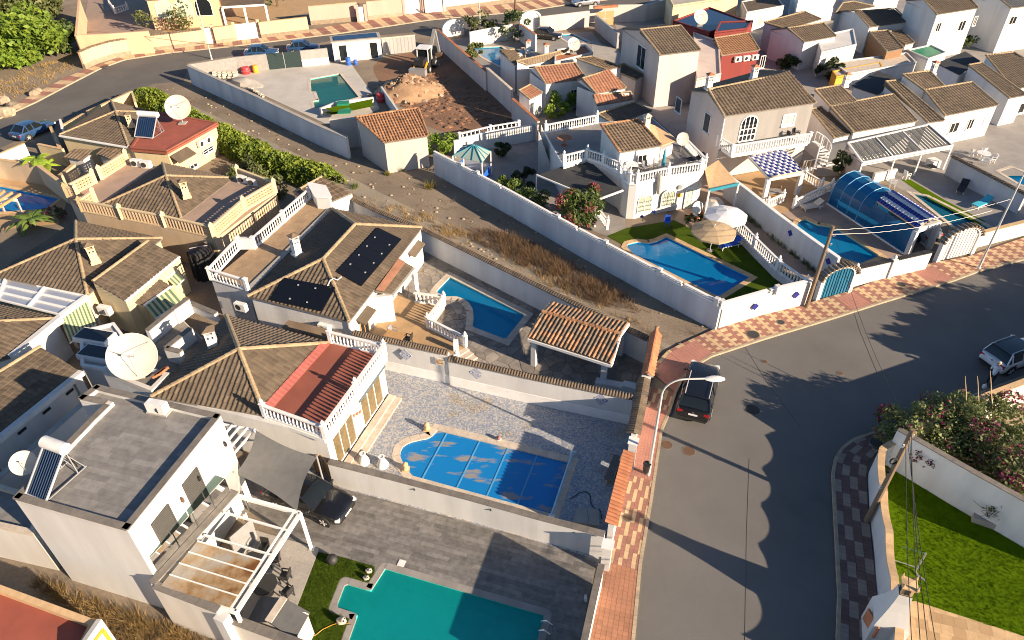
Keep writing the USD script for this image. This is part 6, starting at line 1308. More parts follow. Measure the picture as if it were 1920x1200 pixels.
for x, y, s, m_, tx in ((807, 352, .5, 'leaf_yellow', 'yellow flowering weed clump in front of the white shed'), (752, 320, .35, 'lawn_dry', 'small green weed at the shed corner'), (727, 328, .3, 'leaf_yellow', 'little weed at the shaded shed corner'), (665, 352, .4, 'lawn_dry', 'green weeds beside the ribbed outbuilding roof')): solo('weed_clump', tufts([w(x, y)], s * 1.5, int(x), 90, s, .02, .5), m_, tx, 'plant')
wallpx('site_wall', 'long weathered white wall of the building site, tan coping on top', '352,123 480,180 600,236 650,257', 2.2, t=.3, mt='rough_white', cap='slab', capmt='concrete', step=1.2, limit=40)
wallpx('site_wall', 'raw block wall of the building site facing the road', '352,122 440,108 498,102', 1.9, t=.25, mt='block', cap='slab', capmt='concrete', step=1.2, limit=20)
wallpx('site_wall', 'half plastered block wall beside the dark green netting', '562,95 613,90', 2.0, t=.25, mt='block', base=('white', .9))
nt = thing('netting', 'dark green windbreak netting stretched along the road side of the site', 'netting', w(530, 130)); a, b = w(498, 101, 2.0), w(561, 95, 2.0); nt.part('net', M().bar(a * (1, 1, 0) + (0, 0, 1.0), b * (1, 1, 0) + (0, 0, 1.0), .03, 1.95), 'darkgreen_net')
for t in (0, .5, 1): q = lerp(a, b, t); nt.part('post', M().tube([V(q[0], q[1], 0), q], .04, 6), 'galv')
struct('site_deck', M().flat(Polygon(xy(W('372,140 500,128 562,126 615,118 660,122 700,178 712,205 640,235 610,232 480,172'))).difference(unary_union(POOLS)), .02), 'concrete_pale')
struct('dug_soil', M().flat(Polygon(smooth_line(W('700,125 760,100 830,95 905,150 985,235 870,250 800,235 740,185'), 5, True)), .008), 'dirt_dug')
rp = thing('rubble_heap', 'heap of broken masonry and earth beside the digger', 'rubble', w(765, 170)); c = w(768, 172); G = []
for i in range(17):
    row = []
    for j in range(17):
        u, v = (i / 8 - 1), (j / 8 - 1); r = math.hypot(u, v); z = max(0, 1 - r) ** .8 * 1.9; p = V(c[0] + u * 4.2, c[1] + v * 3.6, 0); row.append(p + V(0, 0, z * (.6 + .8 * noise(p * .9, 3)) - .02))
    G.append(row)
rp.part('earth', M().grid(np.array(G)), 'rubble', smooth=30); bl_ = []
for k in range(260):
    a, r = rnd.uniform(0, 6.28), abs(rnd.gauss(0, .5)); p = c + V(math.cos(a) * r * 3.8, math.sin(a) * r * 3.2, max(0, 1 - r) ** .8 * 1.75); bl_.append(M().ball((0, 0, 0), rnd.uniform(.15, .5), 5, 4, (1.3, .9, .7), k, .4).tilt((rnd.random(), rnd.random(), .3), rnd.uniform(0, 3)).place(p))
rp.pieces('stone', bl_, ['rubble', 'stone', 'dirt_dug'], 260)
pit = (lambda m: [m.ball(p, rnd.uniform(.1, .4), 5, 4, (1.3, 1, .5), int(p[0] * 9) % 97, .4) for p in scatter(Polygon(xy(W('740,190 800,130 930,190 960,230 850,245'))), 240, 24)] and m)(M()); struct('earth_clods', pit, 'dirt_dug', kind='stuff', label='dark earth clods covering the dug ground', cat='earth')
# excavator
ex = thing('excavator', 'backhoe digger with white cab parked by the rubble heap', 'excavator', w(795, 138)); ec = w(797, 131); ea = math.radians(255); X = lambda m: m.place(ec, ea)
for x in (-1.1, 1.1):
    for s in (-1, 1): R = .62 if x < 0 else .48; t_ = ex.part('wheel', X(M().tube([(x, s * .75, R), (x, s * 1.12, R)], R, 16)), 'rubber'); t_.part('rim', X(M().tube([(x, s * 1.1, R), (x, s * 1.15, R)], R * .5, 12)), 'alu')
ex.part('chassis', X(M().box((0, 0, .5), (3.2, 1.2, .7)).box((1.1, 0, 1.1), (1.3, 1.1, .6))), 'iron'); ex.part('hood', X(M().box((1.25, 0, 1.15), (1.5, 1.15, .65))), 'black_plastic')
for x in (-.75, .75):
    for y in (-.7, .7): ex.part('cab_post', X(M().box((x * .85 - .2, y, 1.1), (.1, .1, 1.6))), 'white_plastic')
ex.part('cab_glass', X(M().box((-.2, 0, 1.2), (1.2, 1.32, 1.4))), 'carglass'); ex.part('cab_roof', X(M().box((-.2, 0, 2.68), (1.55, 1.6, .14))), 'white_plastic'); ex.part('seat', X(M().box((-.2, 0, 1.0), (.5, .5, .25))), 'dark_cloth')
ex.part('boom', X(M().bar((-1.5, 0, 1.0), (-2.0, .9, 4.4), .32, .4, up=(0, 1, 0))), 'grey_plastic'); ex.part('stick', X(M().bar((-2.0, .9, 4.4), (-2.3, 1.2, 1.6), .24, .3, up=(0, 1, 0))), 'grey_plastic'); ex.part('bucket', X(M().box((-2.3, 1.2, .8), (.7, .8, .7))), 'rust'); ex.part('hydraulic_ram', X(M().tube([(-1.5, .2, 1.7), (-2.3, .2, 3.1)], .06, 6)), 'chrome')
ex.part('loader_bucket', X(M().box((2.4, 0, .15), (.8, 2.1, .75))), 'galv'); ex.part('loader_arm', X(M().bar((1.0, .75, 1.3), (2.3, .75, .5), .14, .24).bar((1.0, -.75, 1.3), (2.3, -.75, .5), .14, .24)), 'yellow_plastic')
for s in (-1, 1): ex.part('stabiliser', X(M().bar((-1.6, s * .9, 1.2), (-1.7, s * 1.3, .1), .14, .14, up=(0, 1, 0))), 'galv')
# site cabin, shed, clutter
cb = thing('site_cabin', 'white container cabin with two dark doors at the building site', 'cabin', (*w(668, 115)[:2], 0)); q = W('622,80 713,72 710,66 626,71', 2.5); f0_, f1_ = q[0], q[1]; nf = outward(f0_, f1_, q[2]); NFv = V(*nf, 0); q = [f0_, f1_, f1_ - NFv * 2.4, f0_ - NFv * 2.4]; cb.part('wall', M().prism(Polygon(xy(q)), 0, 2.5), 'white'); cb.part('roof', M().prism(Polygon(xy(q)).buffer(.12, join_style=2), 2.5, 2.62), 'concrete')
for u in (.12, .76): window(cb, f0_, f1_, nf, u, u + .16, .1, 2.1, 1, 1, 'white_trim', 'window', False, name='door')
cb.part('roof_panel', M().prism(Polygon(xy(q)).buffer(-.3), 2.63, 2.68), 'solar_blue')
fl_ = thing('hoarding', 'grey corrugated hoarding beside the site cabin', 'fence', w(745, 100)); a, b = w(715, 72, 2.1), w(778, 66, 2.1); [fl_.part('sheet', M().bar(lerp(a, b, (i + .03) / 9) * (1, 1, 0) + (0, 0, 1.05), lerp(a, b, (i + .97) / 9) * (1, 1, 0) + (0, 0, 1.05), .05 + .03 * (i % 2), 2.1), 'greywall') for i in range(9)]; fl_.part('top_rail', M().bar(a, b, .2, .15), 'coping_light')
for x, y, r, h, m_, tx in ((654, 122, .35, .95, 'blue_plastic', 'blue drum by the first cabin door'), (667, 121, .26, .6, 'blue_plastic', 'smaller blue drum beside the taller one'), (715, 190, .5, .9, 'red_plastic', 'red tub behind the orange-roofed shed'), (462, 138, .55, .8, 'red_plastic', 'red cement mixer drum by the block wall'), (480, 136, .35, .9, 'yellow_plastic', 'yellow machine beside the red mixer drum')):
    t_ = thing('drum', tx, 'drum', w(x, y)); t_.part('body', M().lathe([(0, 0), (r * .9, 0), (r, h * .3), (r, h * .7), (r * .85, h), (0, h)], w(x, y), 14), m_, smooth=40); t_.part('hoop', M().lathe([(r, h * .48), (r * 1.05, h * .5), (r, h * .52)], w(x, y), 14), 'galv')
gb = thing('green_box', 'bright green crate standing behind the orange-roofed shed', 'crate', w(645, 210)); gb.part('box', M().box(w(646, 210), (1.3, 1.0, 1.1), .1), 'green_plastic'); gb.part('lid', M().box(w(646, 210, 1.1), (1.36, 1.06, .08), .1), 'green_plastic')
pc_ = thing('pallet_stack', 'pale stack of building blocks by the road wall of the site', 'building blocks', w(420, 138)); pc_.pieces('block', [M().box(w(405 + 9 * (i % 5), 138 + 4 * (i // 5 % 3), .32 * (i // 15)) + V(rnd.uniform(-.1, .1), 0, 0), (.6, .35, .3), rnd.uniform(0, .5)) for i in range(40)], 'coping_light')
gh = thing('gravel_heap', 'grey gravel heap with bricks along the long site wall', 'gravel', w(462, 162)); gh.part('heap', M().ball(w(462, 160, -.1), 1.6, 12, 8, (1.6, .7, .55), 6, .3).tilt((0, 0, 1), -.5, w(462, 160)), 'concrete', smooth=30); gh.pieces('brick', [M().box(w(470 + 3 * i, 166 + 2 * i, .1), (.4, .2, .2), i) for i in range(9)], 'coping_light')
wallpx('low_wall', 'white planter wall with a strip of bright turf by the green pool', '600,203 632,190 700,182', .9, t=.25, mt='white')
solo('turf_strip', M().flat(Polygon(xy(W('606,204 700,185 697,193 625,208', .9))), .9).flat(Polygon(xy(W('606,204 700,185 697,193 625,208', .9))), .5), 'turf_bright', 'strip of bright artificial turf along the white planter wall', 'turf')
wallpx('low_wall', 'slim white wall between the pool deck and rubble', '715,162 745,205', 1.2, t=.2, mt='white')
sd_ = thing('site_shed', 'pale rendered shed with bright orange barrel-tiled roof', 'shed', (*w(740, 300)[:2], 0)); s4 = [w(720, 268, 3.1), w(803, 255, 3.1), w(784, 203, 3.9), w(667, 220, 3.9)]; sd_.part('wall', M().tops([lerp(mid(*s4), p, .96) for p in s4], -.05, [3.0, 3.0, 3.75, 3.75]), 'shed_wall'); roof(sd_, [s4], 'tile_orange', [(s4[3], s4[2]), (s4[0], s4[3]), (s4[1], s4[2])], ridge_mt='tile_orange', limit=300, tw=.28, tl=.45, amp=.08, rr=.12, flatbit=.22)
d3 = unit((s4[3] - s4[0]) * (1, 1, 0)); sd_.part('annex_wall', M().prism(poly_offset(W('618,221 668,221', 3.0), .5), 0, 3.0), 'shed_wall')
wallpx('boundary_wall', 'tall plastered wall with terracotta coping beside the digger', '820,55 866,95 912,134', 2.3, t=.25, mt='palepink', cap='slab', capmt='tile_terra', step=.9, limit=40)
wallpx('boundary_wall', 'stepped pale wall section with vertical joints next to the dug ground', '913,127 960,168', 2.6, t=.25, mt='palepink', cap='slab', capmt='coping_light', step=.9, limit=40)
wallpx('boundary_wall', 'lowest plastered wall section with terracotta coping near the gazebo', '961,185 1010,228', 2.2, t=.25, mt='palepink', cap='slab', capmt='tile_terra', step=.9, limit=40)
# ---------------------------------------------------------------- white villa with roof terrace, lawn and bright pool
CZ = 3.3
hC = thing('white_villa', 'white two-level villa with rounded corner and balustraded roof terrace', 'house', (*w(1230, 370)[:2], 0))
ct = [w(x, y, CZ) for x, y in ((1023, 250), (1119, 231), (1222, 222), (1284, 276), (1321, 314), (1312, 322), (1252, 331), (1194, 344), (1180, 343), (1169, 336), (1163, 324), (1132, 307), (1101, 297), (1057, 308))]
CPg = Polygon(xy(ct)); solid(hC, 'wall', CPg, -.05, CZ - .12, 'white'); hC.part('cornice', M().prism(CPg.buffer(.10), CZ - .12, CZ, True), 'white_trim'); hC.part('terrace_floor', M().flat(CPg, CZ + .01), 'patio_grey')
def bal(name, lab, ids, **k): balustrade(name, lab, [ct[i] for i in ids], **k)
bal('balustrade', 'white balustrade around the rounded front of the villa roof terrace', (4, 5, 6, 7, 8, 9, 10, 11, 12), k=1.2, step=.24); bal('balustrade', 'white balustrade on the gravel side of the villa roof terrace', (12, 13), k=1.2, step=.24, ends=(False, True)); bal('balustrade', 'white balustrade along the back of the villa roof terrace', (0, 1), k=1.2, step=.24); bal('balustrade', 'white balustrade on the driveway side of the villa roof terrace', (3, 4), k=1.2, step=.24, ends=(True, False))
rm = [w(1162, 286, 4.9), w(1240, 273, 4.9), w(1196, 224, 5.7), w(1127, 235, 5.7)]; hC.part('upper_room', M().tops([lerp(mid(*rm), p, .97) for p in rm], CZ, [4.85, 4.85, 5.6, 5.6]), 'white'); s5 = [w(1241, 273, 4.6), w(1272, 262, 4.3), w(1228, 235, 4.6), w(1199, 226, 5.6)]
hC.part('upper_room', M().prism(Polygon(xy([w(1240, 273, 4.6), w(1262, 269, 4.3), w(1226, 240, 4.3), w(1205, 235, 4.6)])), CZ, 4.2), 'white')
roof(hC, [rm], 'tile_tan', [(rm[3], rm[2]), (rm[0], rm[3]), (rm[1], rm[2])], ridge_mt='tile_orange', limit=120, tw=.3); hC.part('roof_sheet', M().slab(s5, .08), 'coping_tan'); chimney(hC, w(1211, 245, 5.0), 1.1, .45, .3, 'coping_light', 'coping_light', openings=False)
ra_, rb2 = rm[0] * (1, 1, 0), rm[1] * (1, 1, 0); winpx(hC, ra_, rb2, mid(*rm)[:2], (1195, 305), (1213, 289), cols=2)
fc0, fc1 = ct[7] * (1, 1, 0), ct[5] * (1, 1, 0); cc = CPg.centroid.coords[0]
for q0, q1, k in (((1194, 399), (1222, 373), dict(cols=2, rows=3, gm='pale_green', grille='iron')), ((1238, 388), (1266, 364), dict(cols=2, rows=3, gm='pale_green', grille='iron')), ((1281, 391), (1300, 357), dict(cols=2, rows=2, sill=False, name='arched_door', gm='pale_green'))): winpx(hC, fc0, fc1, cc, q0, q1, arch=True, **k)
nC = V(*outward(fc0, fc1, cc), 0); dC = unit(fc1 - fc0)
for x, y in ((1204, 406), (1227, 397)):
    p = wp(x, y, fc0, fc1) + nC * .02; hC.part('blue_tile', M().slab([p + dC * .17, p + V(0, 0, .17), p - dC * .17, p - V(0, 0, .17)], .02, -nC), 'navy_tile')
for x, y, m_ in ((1274, 366, 'yellow_plastic'), (1275, 351, 'grey_plastic')): p = wp(x, y, fc0, fc1); hC.part('wall_plate', M().tube([p, p + nC * .05], .2, 12), m_)
ps = thing('closed_parasol', 'closed teal parasol standing at the villa terrace front', 'parasol', w(1240, 322, CZ)); p = w(1241, 327, CZ); ps.part('pole', M().tube([p, p + (0, 0, 2.4)], .03, 6), 'white_plastic'); ps.part('cloth', M().lathe([(.05, .7), (.16, .8), (.13, 1.6), (.04, 2.3), (0, 2.35)], p, 10), 'teal_plastic')
fa_w = thing('folded_awning', 'grey folded awning hanging on the villa front below the parasol', 'awning', wp(1234, 362, fc0, fc1)); a, b = wp(1236, 325, fc0, fc1) + nC * .15, wp(1233, 362, fc0, fc1) + nC * .15; fa_w.part('cloth', M().tube([a, lerp(a, b, .5), b], [.16, .2, .14], 8), 'concrete'); fa_w.part('bracket', M().bar(a - nC * .15, a, .08), 'galv')
p = w(1300, 305, CZ); lounger('dark lounger on the shaded end of the villa roof terrace', p, .2, 'dark_cloth'); chair('dark garden chair near the upper room on the villa terrace', w(1210, 322, CZ), -1.2, 'grey_plastic'); chair('second dark chair beside the closed parasol', w(1230, 318, CZ), -.5, 'grey_plastic'); table('white round table near the wall on the villa terrace', w(1183, 322, CZ), .5); table('terracotta round table at the stair side of the villa terrace', w(1058, 272, CZ), .65, 'tile_terra')
dish('white dish at the driveway corner of the villa terrace', w(1276, 285, CZ), .55, (.1, -.8, .4), mast=1.2)
na = thing('mesh_canopy', 'black mesh canopy with white front beam beside the villa', 'canopy', w(1120, 400)); q = [w(1006, 328, 2.75), w(1119, 375, 2.5), w(1168, 357, 2.7), w(1100, 297, 3.0)]; na.part('mesh', M().slab(q, .03), 'dark_awning'); na.part('front_beam', M().bar(q[1], q[2], .12, .14), 'white_trim'); na.part('side_beam', M().bar(q[0], q[1], .1, .12), 'white_trim')
for p in (q[0], q[1]): na.part('post', M().bar(V(p[0], p[1], 0), p, .1, .1, up=(0, 1, 0)), 'white_trim')
st_ = thing('outside_stairs', 'white outside stairs climbing to the villa roof terrace', 'stairs', w(1020, 330)); a, b = w(1012, 258, CZ), w(1034, 320, .1); sdv = unit((b - a) * (1, 1, 0)); sn = V(-sdv[1], sdv[0], 0); L = np.linalg.norm(((b - a) * (1, 1, 0)))
for i in range(14): t = (i + .5) / 14; c = a + sdv * L * t; st_.part('step', M().prism(Polygon(xy([c - sdv * L / 28 - sn * .55, c + sdv * L / 28 - sn * .55, c + sdv * L / 28 + sn * .55, c - sdv * L / 28 + sn * .55])), 0, CZ - CZ * (i + 1) / 15), 'concrete')
for s in (-1, 1): st_.part('side_wall', M().slab([a + sn * s * .65 + V(0, 0, .9), b + sn * s * .65 + V(0, 0, .9), b * (1, 1, 0) + sn * s * .65, a * (1, 1, 0) + sn * s * .65], .15, sn * s), 'white')
# garden of the villa
LC = Polygon(xy(W('1138,443 1174,428 1264,413 1312,437 1392,452 1503,530 1362,568'))); struct('lawn', M().flat(LC.difference(unary_union(POOLS)), .02), 'turf', kind='stuff', label='green lawn around the bright blue pool', cat='lawn')
struct('villa_yard', M().flat(Polygon(xy(W('840,300 1030,250 1060,320 1170,400 1174,428 1138,443 1000,390'))), .012), 'patio_grey'); struct('villa_drive', M().flat(Polygon(xy(W('1264,413 1310,330 1365,330 1580,490 1510,540 1392,440 1312,440'))), .014), 'patio_pink')
lw_ = wallpx('boundary_wall', 'long white villa wall with pierced top edge along the vacant lot', '813,288 940,354 1083,433 1280,537 1352,574', 2.05, t=.2, mt='rough_white')
balustrade_parts(lw_, W('813,288 940,354 1083,433 1280,537 1352,574', 2.05), .32, step=.3, rail=.2, k=.9, posts=False, limit=120)
pw = W('813,282 940,348 1083,427 1280,530 1352,567', 2.35)
for t in (0.13, .2, .52, .68, .84, .99): q = LineString(xy(pw)).interpolate(t, normalized=True).coords[0]; lw_.part('pier', M().box((*q, 2.0), (.32, .32, .55), .9), 'white')
w2 = wallpx('street_wall', 'white villa street wall with pierced edge and two blue tiles', '1354,574 1440,549 1522,530', 1.9, t=.22, mt='white'); balustrade_parts(w2, W('1354,574 1440,549 1522,530', 1.9), .32, step=.3, rail=.2, k=.9, posts=False); q = W('1354,568 1522,524', 2.2); o_ = V(*outward(q[0], q[1], (q[0][0], q[0][1] + 20)), 0); dq = unit((q[1] - q[0]) * (1, 1, 0))
for x, y in ((1416, 575), (1493, 553)): p = wp(x, y, q[0] + o_ * .12, q[1] + o_ * .12) + o_ * .02; w2.part('blue_tile', M().slab([p + dq * .3, p + V(0, 0, .3), p - dq * .3, p - V(0, 0, .3)], .02, -o_), 'navy_tile')
for x, y in ((1354, 568), (1458, 541)): p = w(x, y, 2.2); w2.part('pier', M().box(V(p[0], p[1], 1.8), (.34, .34, .65), .35), 'white')
gb3 = thing('balustrade', 'white garden balustrade descending beside the villa pool lawn', 'balustrade', w(1440, 480)); g3 = W('1375,425 1413,465 1456,508 1507,545', .55); gb3.part('base_wall', M().prism(poly_offset(g3, .3), 0, .55), 'white'); balustrade_parts(gb3, g3, .95, k=1.3, step=.26)
balustrade('balustrade', 'short white balustrade at the villa side door', W('1115,398 1138,430', .5), k=1.2, step=.26)
wD = wallpx('boundary_wall', 'white wall with three blue diamond tiles between villa drive and neighbour pool', '1364,328 1400,354 1458,400 1512,440 1574,484', 2.1, t=.22, mt='rough_white', cap='slab', capmt='white_trim', step=1.); qa, qb = W('1458,400 1574,484', 2.1); oD = V(*outward(qa, qb, (qa[0] + 20, qa[1] + 8)), 0); dD = unit((qb - qa) * (1, 1, 0))
for x, y in ((1482, 437), (1517, 461), (1553, 490)): p = wp(x, y, qa + oD * .12, qb + oD * .12) + oD * .02; wD.part('blue_tile', M().slab([p + dD * .3, p + V(0, 0, .3), p - dD * .3, p - V(0, 0, .3)], .02, -oD), 'navy_tile')
struct('path_plants', tufts(scatter(LineString(W('1400,405 1440,435 1485,470 1535,510')).buffer(.4), 90, 6), .45, 7, 16, .25, .03, .6), 'leaf_olive', kind='stuff', label='low green plants along the foot of the blue tiled wall', cat='plants')
wallpx('low_wall', 'blue-shaded wall with short white balusters between villa yard and dug ground', '850,264 905,250 973,238 1005,232', 1.7, t=.2, mt='white'); balustrade('balustrade', 'row of white balusters on the wall facing the dug ground', [q for q in W('862,261 920,247 973,238', 1.7)], h=.6, k=1.3, step=.4, fin=False)
gz = thing('gazebo', 'pale green glass-roofed gazebo in the villa yard', 'gazebo', w(880, 310)); gq = W('849,292 904,305 920,284 868,273', 2.2); ga = w(889, 271, 3.0)
for i in range(4):
    A, B = gq[i], gq[(i + 1) % 4]; gz.part('roof_panel', M().slab([A, B, ga], .04), 'glass_gazebo')
    for t in (0, .33, .66): gz.part('rib', M().bar(lerp(A, B, t) + (0, 0, .03), lerp(ga, lerp(A, B, t), .1) + (0, 0, .03), .06), 'teal_plastic')
    gz.part('post', M().bar(V(A[0], A[1], 0), A, .1, .1, up=(0, 1, 0)), 'white_trim'); gz.part('side_panel', M().bar(lerp(A, B, .08) * (1, 1, 0) + (0, 0, .5), lerp(A, B, .92) * (1, 1, 0) + (0, 0, .5), .04, .9), 'white_trim' if i % 2 == 0 else 'blue_plastic')
tree('oleander', 'pink flowering oleander leaning over the long villa wall', 'tree', w(1088, 425), 3.6, (2.1, 1.9, 1.6), 'leaf', 4200, .16, .08, 51, flowers='flower_pink', fn=330, stems=4)
for x, y, r, m_, s, tx in ((981, 350, (1.2, 1.2, 1.0), 'leaf_dark', 52, 'dark round shrub in the villa yard'), (958, 375, (1.5, 1.3, 1.25), 'leaf', 53, 'green shrub spilling over the long villa wall'), (990, 398, (1.7, 1.3, 1.2), 'leaf', 54, 'second green shrub hanging over the wall by the oleander'), (828, 290, (1.9, 1.5, 1.3), 'leaf_bright', 55, 'bright green bush at the shed corner'), (940, 295, (.9, .9, .8), 'leaf_dark', 56, 'dark shrub by the balusters in the villa yard')): bush('garden_shrub', tx, w(x, y), r, m_, 1500, .15, s)
parasol('open beige eight-panel parasol by the bright pool', w(1331, 470), 1.75, 2.2, 'beige_cloth'); parasol('open white parasol behind the beige one', w(1354, 440), 1.7, 2.2, 'white_cloth')
lounger('royal blue sun lounger under the beige parasol', w(1366, 464), .35, 'blue_cloth'); chair('blue plastic chair on the villa lawn by the house wall', w(1250, 424), -1.8, 'blue_cloth')
for i, (x, y) in enumerate(((1287, 412), (1297, 409), (1307, 412), (1313, 405))): t_ = thing('flower_pot', ('terracotta pot by the arched villa door', 'second terracotta pot from the arched door', 'terracotta pot nearest the peacock chair', 'terracotta pot at the villa corner')[i], 'flower pot', w(x, y)); t_.part('pot', M().lathe([(0, 0), (.16, 0), (.24, .35), (.27, .36), (.2, .36)], w(x, y), 10), 'tile_terra'); t_.part('plant', leaf_quads(crown_points(w(x, y, .65), (.35, .35, .35), 90, i, 6), .12, i), 'leaf')
pk = thing('peacock_chair', 'white round-backed wicker chair near the arched villa door', 'chair', w(1305, 410)); p = w(1305, 410); pk.part('backrest', M().lathe([(0, 0), (.5, .03), (.55, .06), (.5, .08), (0, .05)], (0, 0, 0), 16).tilt((1, 0, 0), 1.35).place(p + (0, .2, .95), .4), 'white_trim'); pk.part('seat', M().lathe([(.2, 0), (.15, .2), (.33, .4), (.33, .46), (0, .46)], p, 12), 'white_trim')
tub = thing('hot_tub', 'white moulded boat-like tub under the driveway canopy', 'tub', w(1340, 400)); p = w(1338, 398); tub.part('shell', M().ball((0, 0, .45), 1.0, 16, 8, (.85, 1.7, .55)).place(p, -.25), 'white_plastic', smooth=True); tub.part('seat', M().box((0, .2, .9), (.8, .3, .12)).place(p, -.25), 'coping_light')
dc_ = thing('driveway_canopy', 'tan sheet canopy with teal front edge between villa and neighbour', 'canopy', w(1340, 350)); q = [w(1330, 357, 2.6), w(1385, 345, 2.6), w(1347, 300, 2.9), w(1321, 316, 2.9)]; dc_.part('roof_sheet', M().slab(q, .08), 'coping_tan'); dc_.part('front_board', M().bar(q[0], q[1], .1, .25), 'teal_plastic')
for p in q[:2]: dc_.part('post', M().bar(V(p[0], p[1], 0), p, .12, .12, up=(0, 1, 0)), 'white_trim')
# ---------------------------------------------------------------- neighbour with grey two-storey house, enclosure, pools
mat('pebbledash', (.27, .26, .245), (.23, .22, .21), sc=1, streak=True, rough=.9, bump=.2); mat('tile_blue', (.02, .035, .22), rough=.3); mat('tile_white', (.72, .72, .74), rough=.4); mat('slat_grey', (.10, .11, .115), rough=.6)
def pitched(name, label, e, t, ze, zt, tm='tile_brown', wm='white', limit=60, wins=(), back=.0, swins=(), fac=None, ov=.97, deck=None, cat='house', th=None):
    """one visible roof slope e0-e1 (eave) up to t0-t1, walls under it, optional back slope, windows by their seen corners"""
    E0, E1 = W(e, ze); T0, T1 = W(t, zt); th = th or thing(name, label, cat, (*mid(E0, E1, T0, T1)[:2], 0)); sl = [[E0, E1, T1, T0]]; P = [E0, E1, T1, T0]; Z = [ze, ze, zt, zt]
    if back:
        B0, B1 = T0 + (T0 - E0) * back, T1 + (T1 - E1) * back; B0[2] = B1[2] = zb = zt - (zt - ze) * back; sl.append([B1, B0, T0, T1])
        c = mid(E0, E1, B0, B1); th.part('wall', M().prism(Polygon(xy([lerp(c, p, ov) for p in (E0, E1, B1, B0)])), -.05, min(ze, zb) - .08), wm)
        for a, b, r in ((E0, B0, T0), (E1, B1, T1)): a, b, r = [lerp(c * (1, 1, 0) + (0, 0, q[2]), q, ov) for q in (a, b, r)]; th.part('gable', M().slab([a - (0, 0, .12), b - (0, 0, .12), r - (0, 0, .08)], .12, unit((c - r) * (1, 1, 0))), wm)
    else: c = mid(*P); th.part('wall', M().tops([lerp(c, p, ov) for p in P], -.05, [z - .1 for z in Z]), wm)
    roof(th, sl, tm, [(T0, T1), (E0, T0), (E1, T1)], limit=limit, tw=.34, tl=.42, rr=.10)
    a, b = lerp(c, E0, ov) * (1, 1, 0), lerp(c, E1, ov) * (1, 1, 0)
    if fac: n = V(*outward(a, b, c[:2]), 0); th.part('facade', M().slab([a + n * .02 + V(0, 0, fac[1]), b + n * .02 + V(0, 0, fac[1]), b + n * .02 + V(0, 0, ze - .12), a + n * .02 + V(0, 0, ze - .12)], .04, -n), fac[0]); a, b = a + n * .022, b + n * .022
    for q0, q1, k in wins: winpx(th, a, b, c[:2], q0, q1, **k)
    a2, b2 = a, lerp(c, T0, ov) * (1, 1, 0)
    for q0, q1, k in swins: winpx(th, a2, b2, c[:2], q0, q1, **k)
    return th, (E0, E1, T0, T1, c)
dw = dict(cols=2); hD, (D0, D1, _, _, cD) = pitched('grey_house', 'grey two-storey house with arched balcony door and brown tiled roof', '1358,218 1530,193', '1328,168 1480,137', 6., 7.2, 'tile_brown', 'palepink', 120, [((1383, 266), (1420, 228), dict(cols=4, rows=3, arch=True, sill=False, name='arched_door', fr=.1)), ((1465, 237), (1492, 213), dict(cols=2, rows=1, fr=.14, gm='pale_green'))], .95, [((1318, 243), (1334, 217), dict(cols=1, shutter='taupe_shutter')), ((1266, 206), (1279, 188), dict(cols=1, shutter='taupe_shutter'))], ('pebbledash', 3.0))
chimney(hD, w(1328, 168, 6.9), 1.1, .5, .2, 'white', 'tile_terra'); chimney(hD, w(1412, 150, 6.9), 1.0, .5, .2, 'white', 'tile_terra')
fD = unit((D1 - D0) * (1, 1, 0)); nD = V(*outward(D0, D1, cD[:2]), 0); bc = W('1345,273 1372,291 1516,268', 3.0); hD.part('balcony_slab', M().prism(Polygon(xy([bc[0], bc[1], bc[2], D1, D0])), 2.75, 3.0, True), 'white_trim')
bD = thing('balustrade', 'long white balcony balustrade of the grey two-storey house', 'balustrade', bc[1]); balustrade_parts(bD, bc, .95, k=1.3, step=.25, fin=False)
hD.part('drainpipe', M().tube([D0 + nD * .1 - (0, 0, .2), V(D0[0], D0[1], 3.0) + nD * .1], .06, 6), 'white_trim'); hD.part('facade', M().slab([q * (1, 1, 0) + V(0, 0, z) + nD * .02 for q, z in ((D0, .1), (D1, .1), (D1, 2.75), (D0, 2.75))], .05, -nD), 'offwhite')
chair('dark garden chair on the grey house balcony', w(1492, 256, 3.0), 0, 'iron'); chair('second dark chair near the balcony stairs', w(1480, 262, 3.0), .4, 'iron')
aq = [w(1442, 332, 2.4), w(1505, 320, 2.4), w(1470, 280, 3.0), w(1405, 293, 3.0)]; va = thing('veranda', 'tan columned veranda under blue and white roof tiles', 'veranda', (*mid(*aq)[:2], 0))
def chequer(th, s, limit=260, **k):
    t = slope_tiles(s, s[0], s[1], .30, .36, **k); t = [m for m in t]; th.pieces('roof_tile', t[0::2], 'tile_blue', limit // 2); th.pieces('roof_tile', t[1::2], 'tile_white', limit // 2); th.part('roof_deck', M().slab(s, .1), 'coping_tan')
chequer(va, aq); va.part('beam', M().bar(aq[0] - (0, 0, .2), aq[1] - (0, 0, .2), .25, .3).bar(aq[0] - (0, 0, .1), aq[3] - (0, 0, .1), .15, .2), 'offwhite')
for q in aq[:2]: va.part('column', M().box(V(q[0], q[1], 0), (.34, .34, 2.2), .2), 'white')
pD = Polygon(xy(W('1368,332 1400,356 1462,402 1490,392 1557,358 1537,340 1520,300'))); struct('patio', M().flat(pD, .05), 'patio_tan', label='tan patio below the blue and white tiles'); struct('pool_deck', M().flat(Polygon(xy(W('1440,385 1557,357 1700,478 1610,500 1575,483 1470,402'))).difference(unary_union(POOLS)), .02), 'patio_pink', label='pinkish deck around the teal neighbour pool')
for s, tx in (('1437,392 1466,379', 'short white balustrade by the veranda steps'), ('1487,391 1557,358', 'white balustrade between veranda and blue enclosure'), ('1507,337 1538,356', 'white balustrade at the foot of the spiral stairs')): balustrade('balustrade', tx, W(s), k=1.3, step=.26)
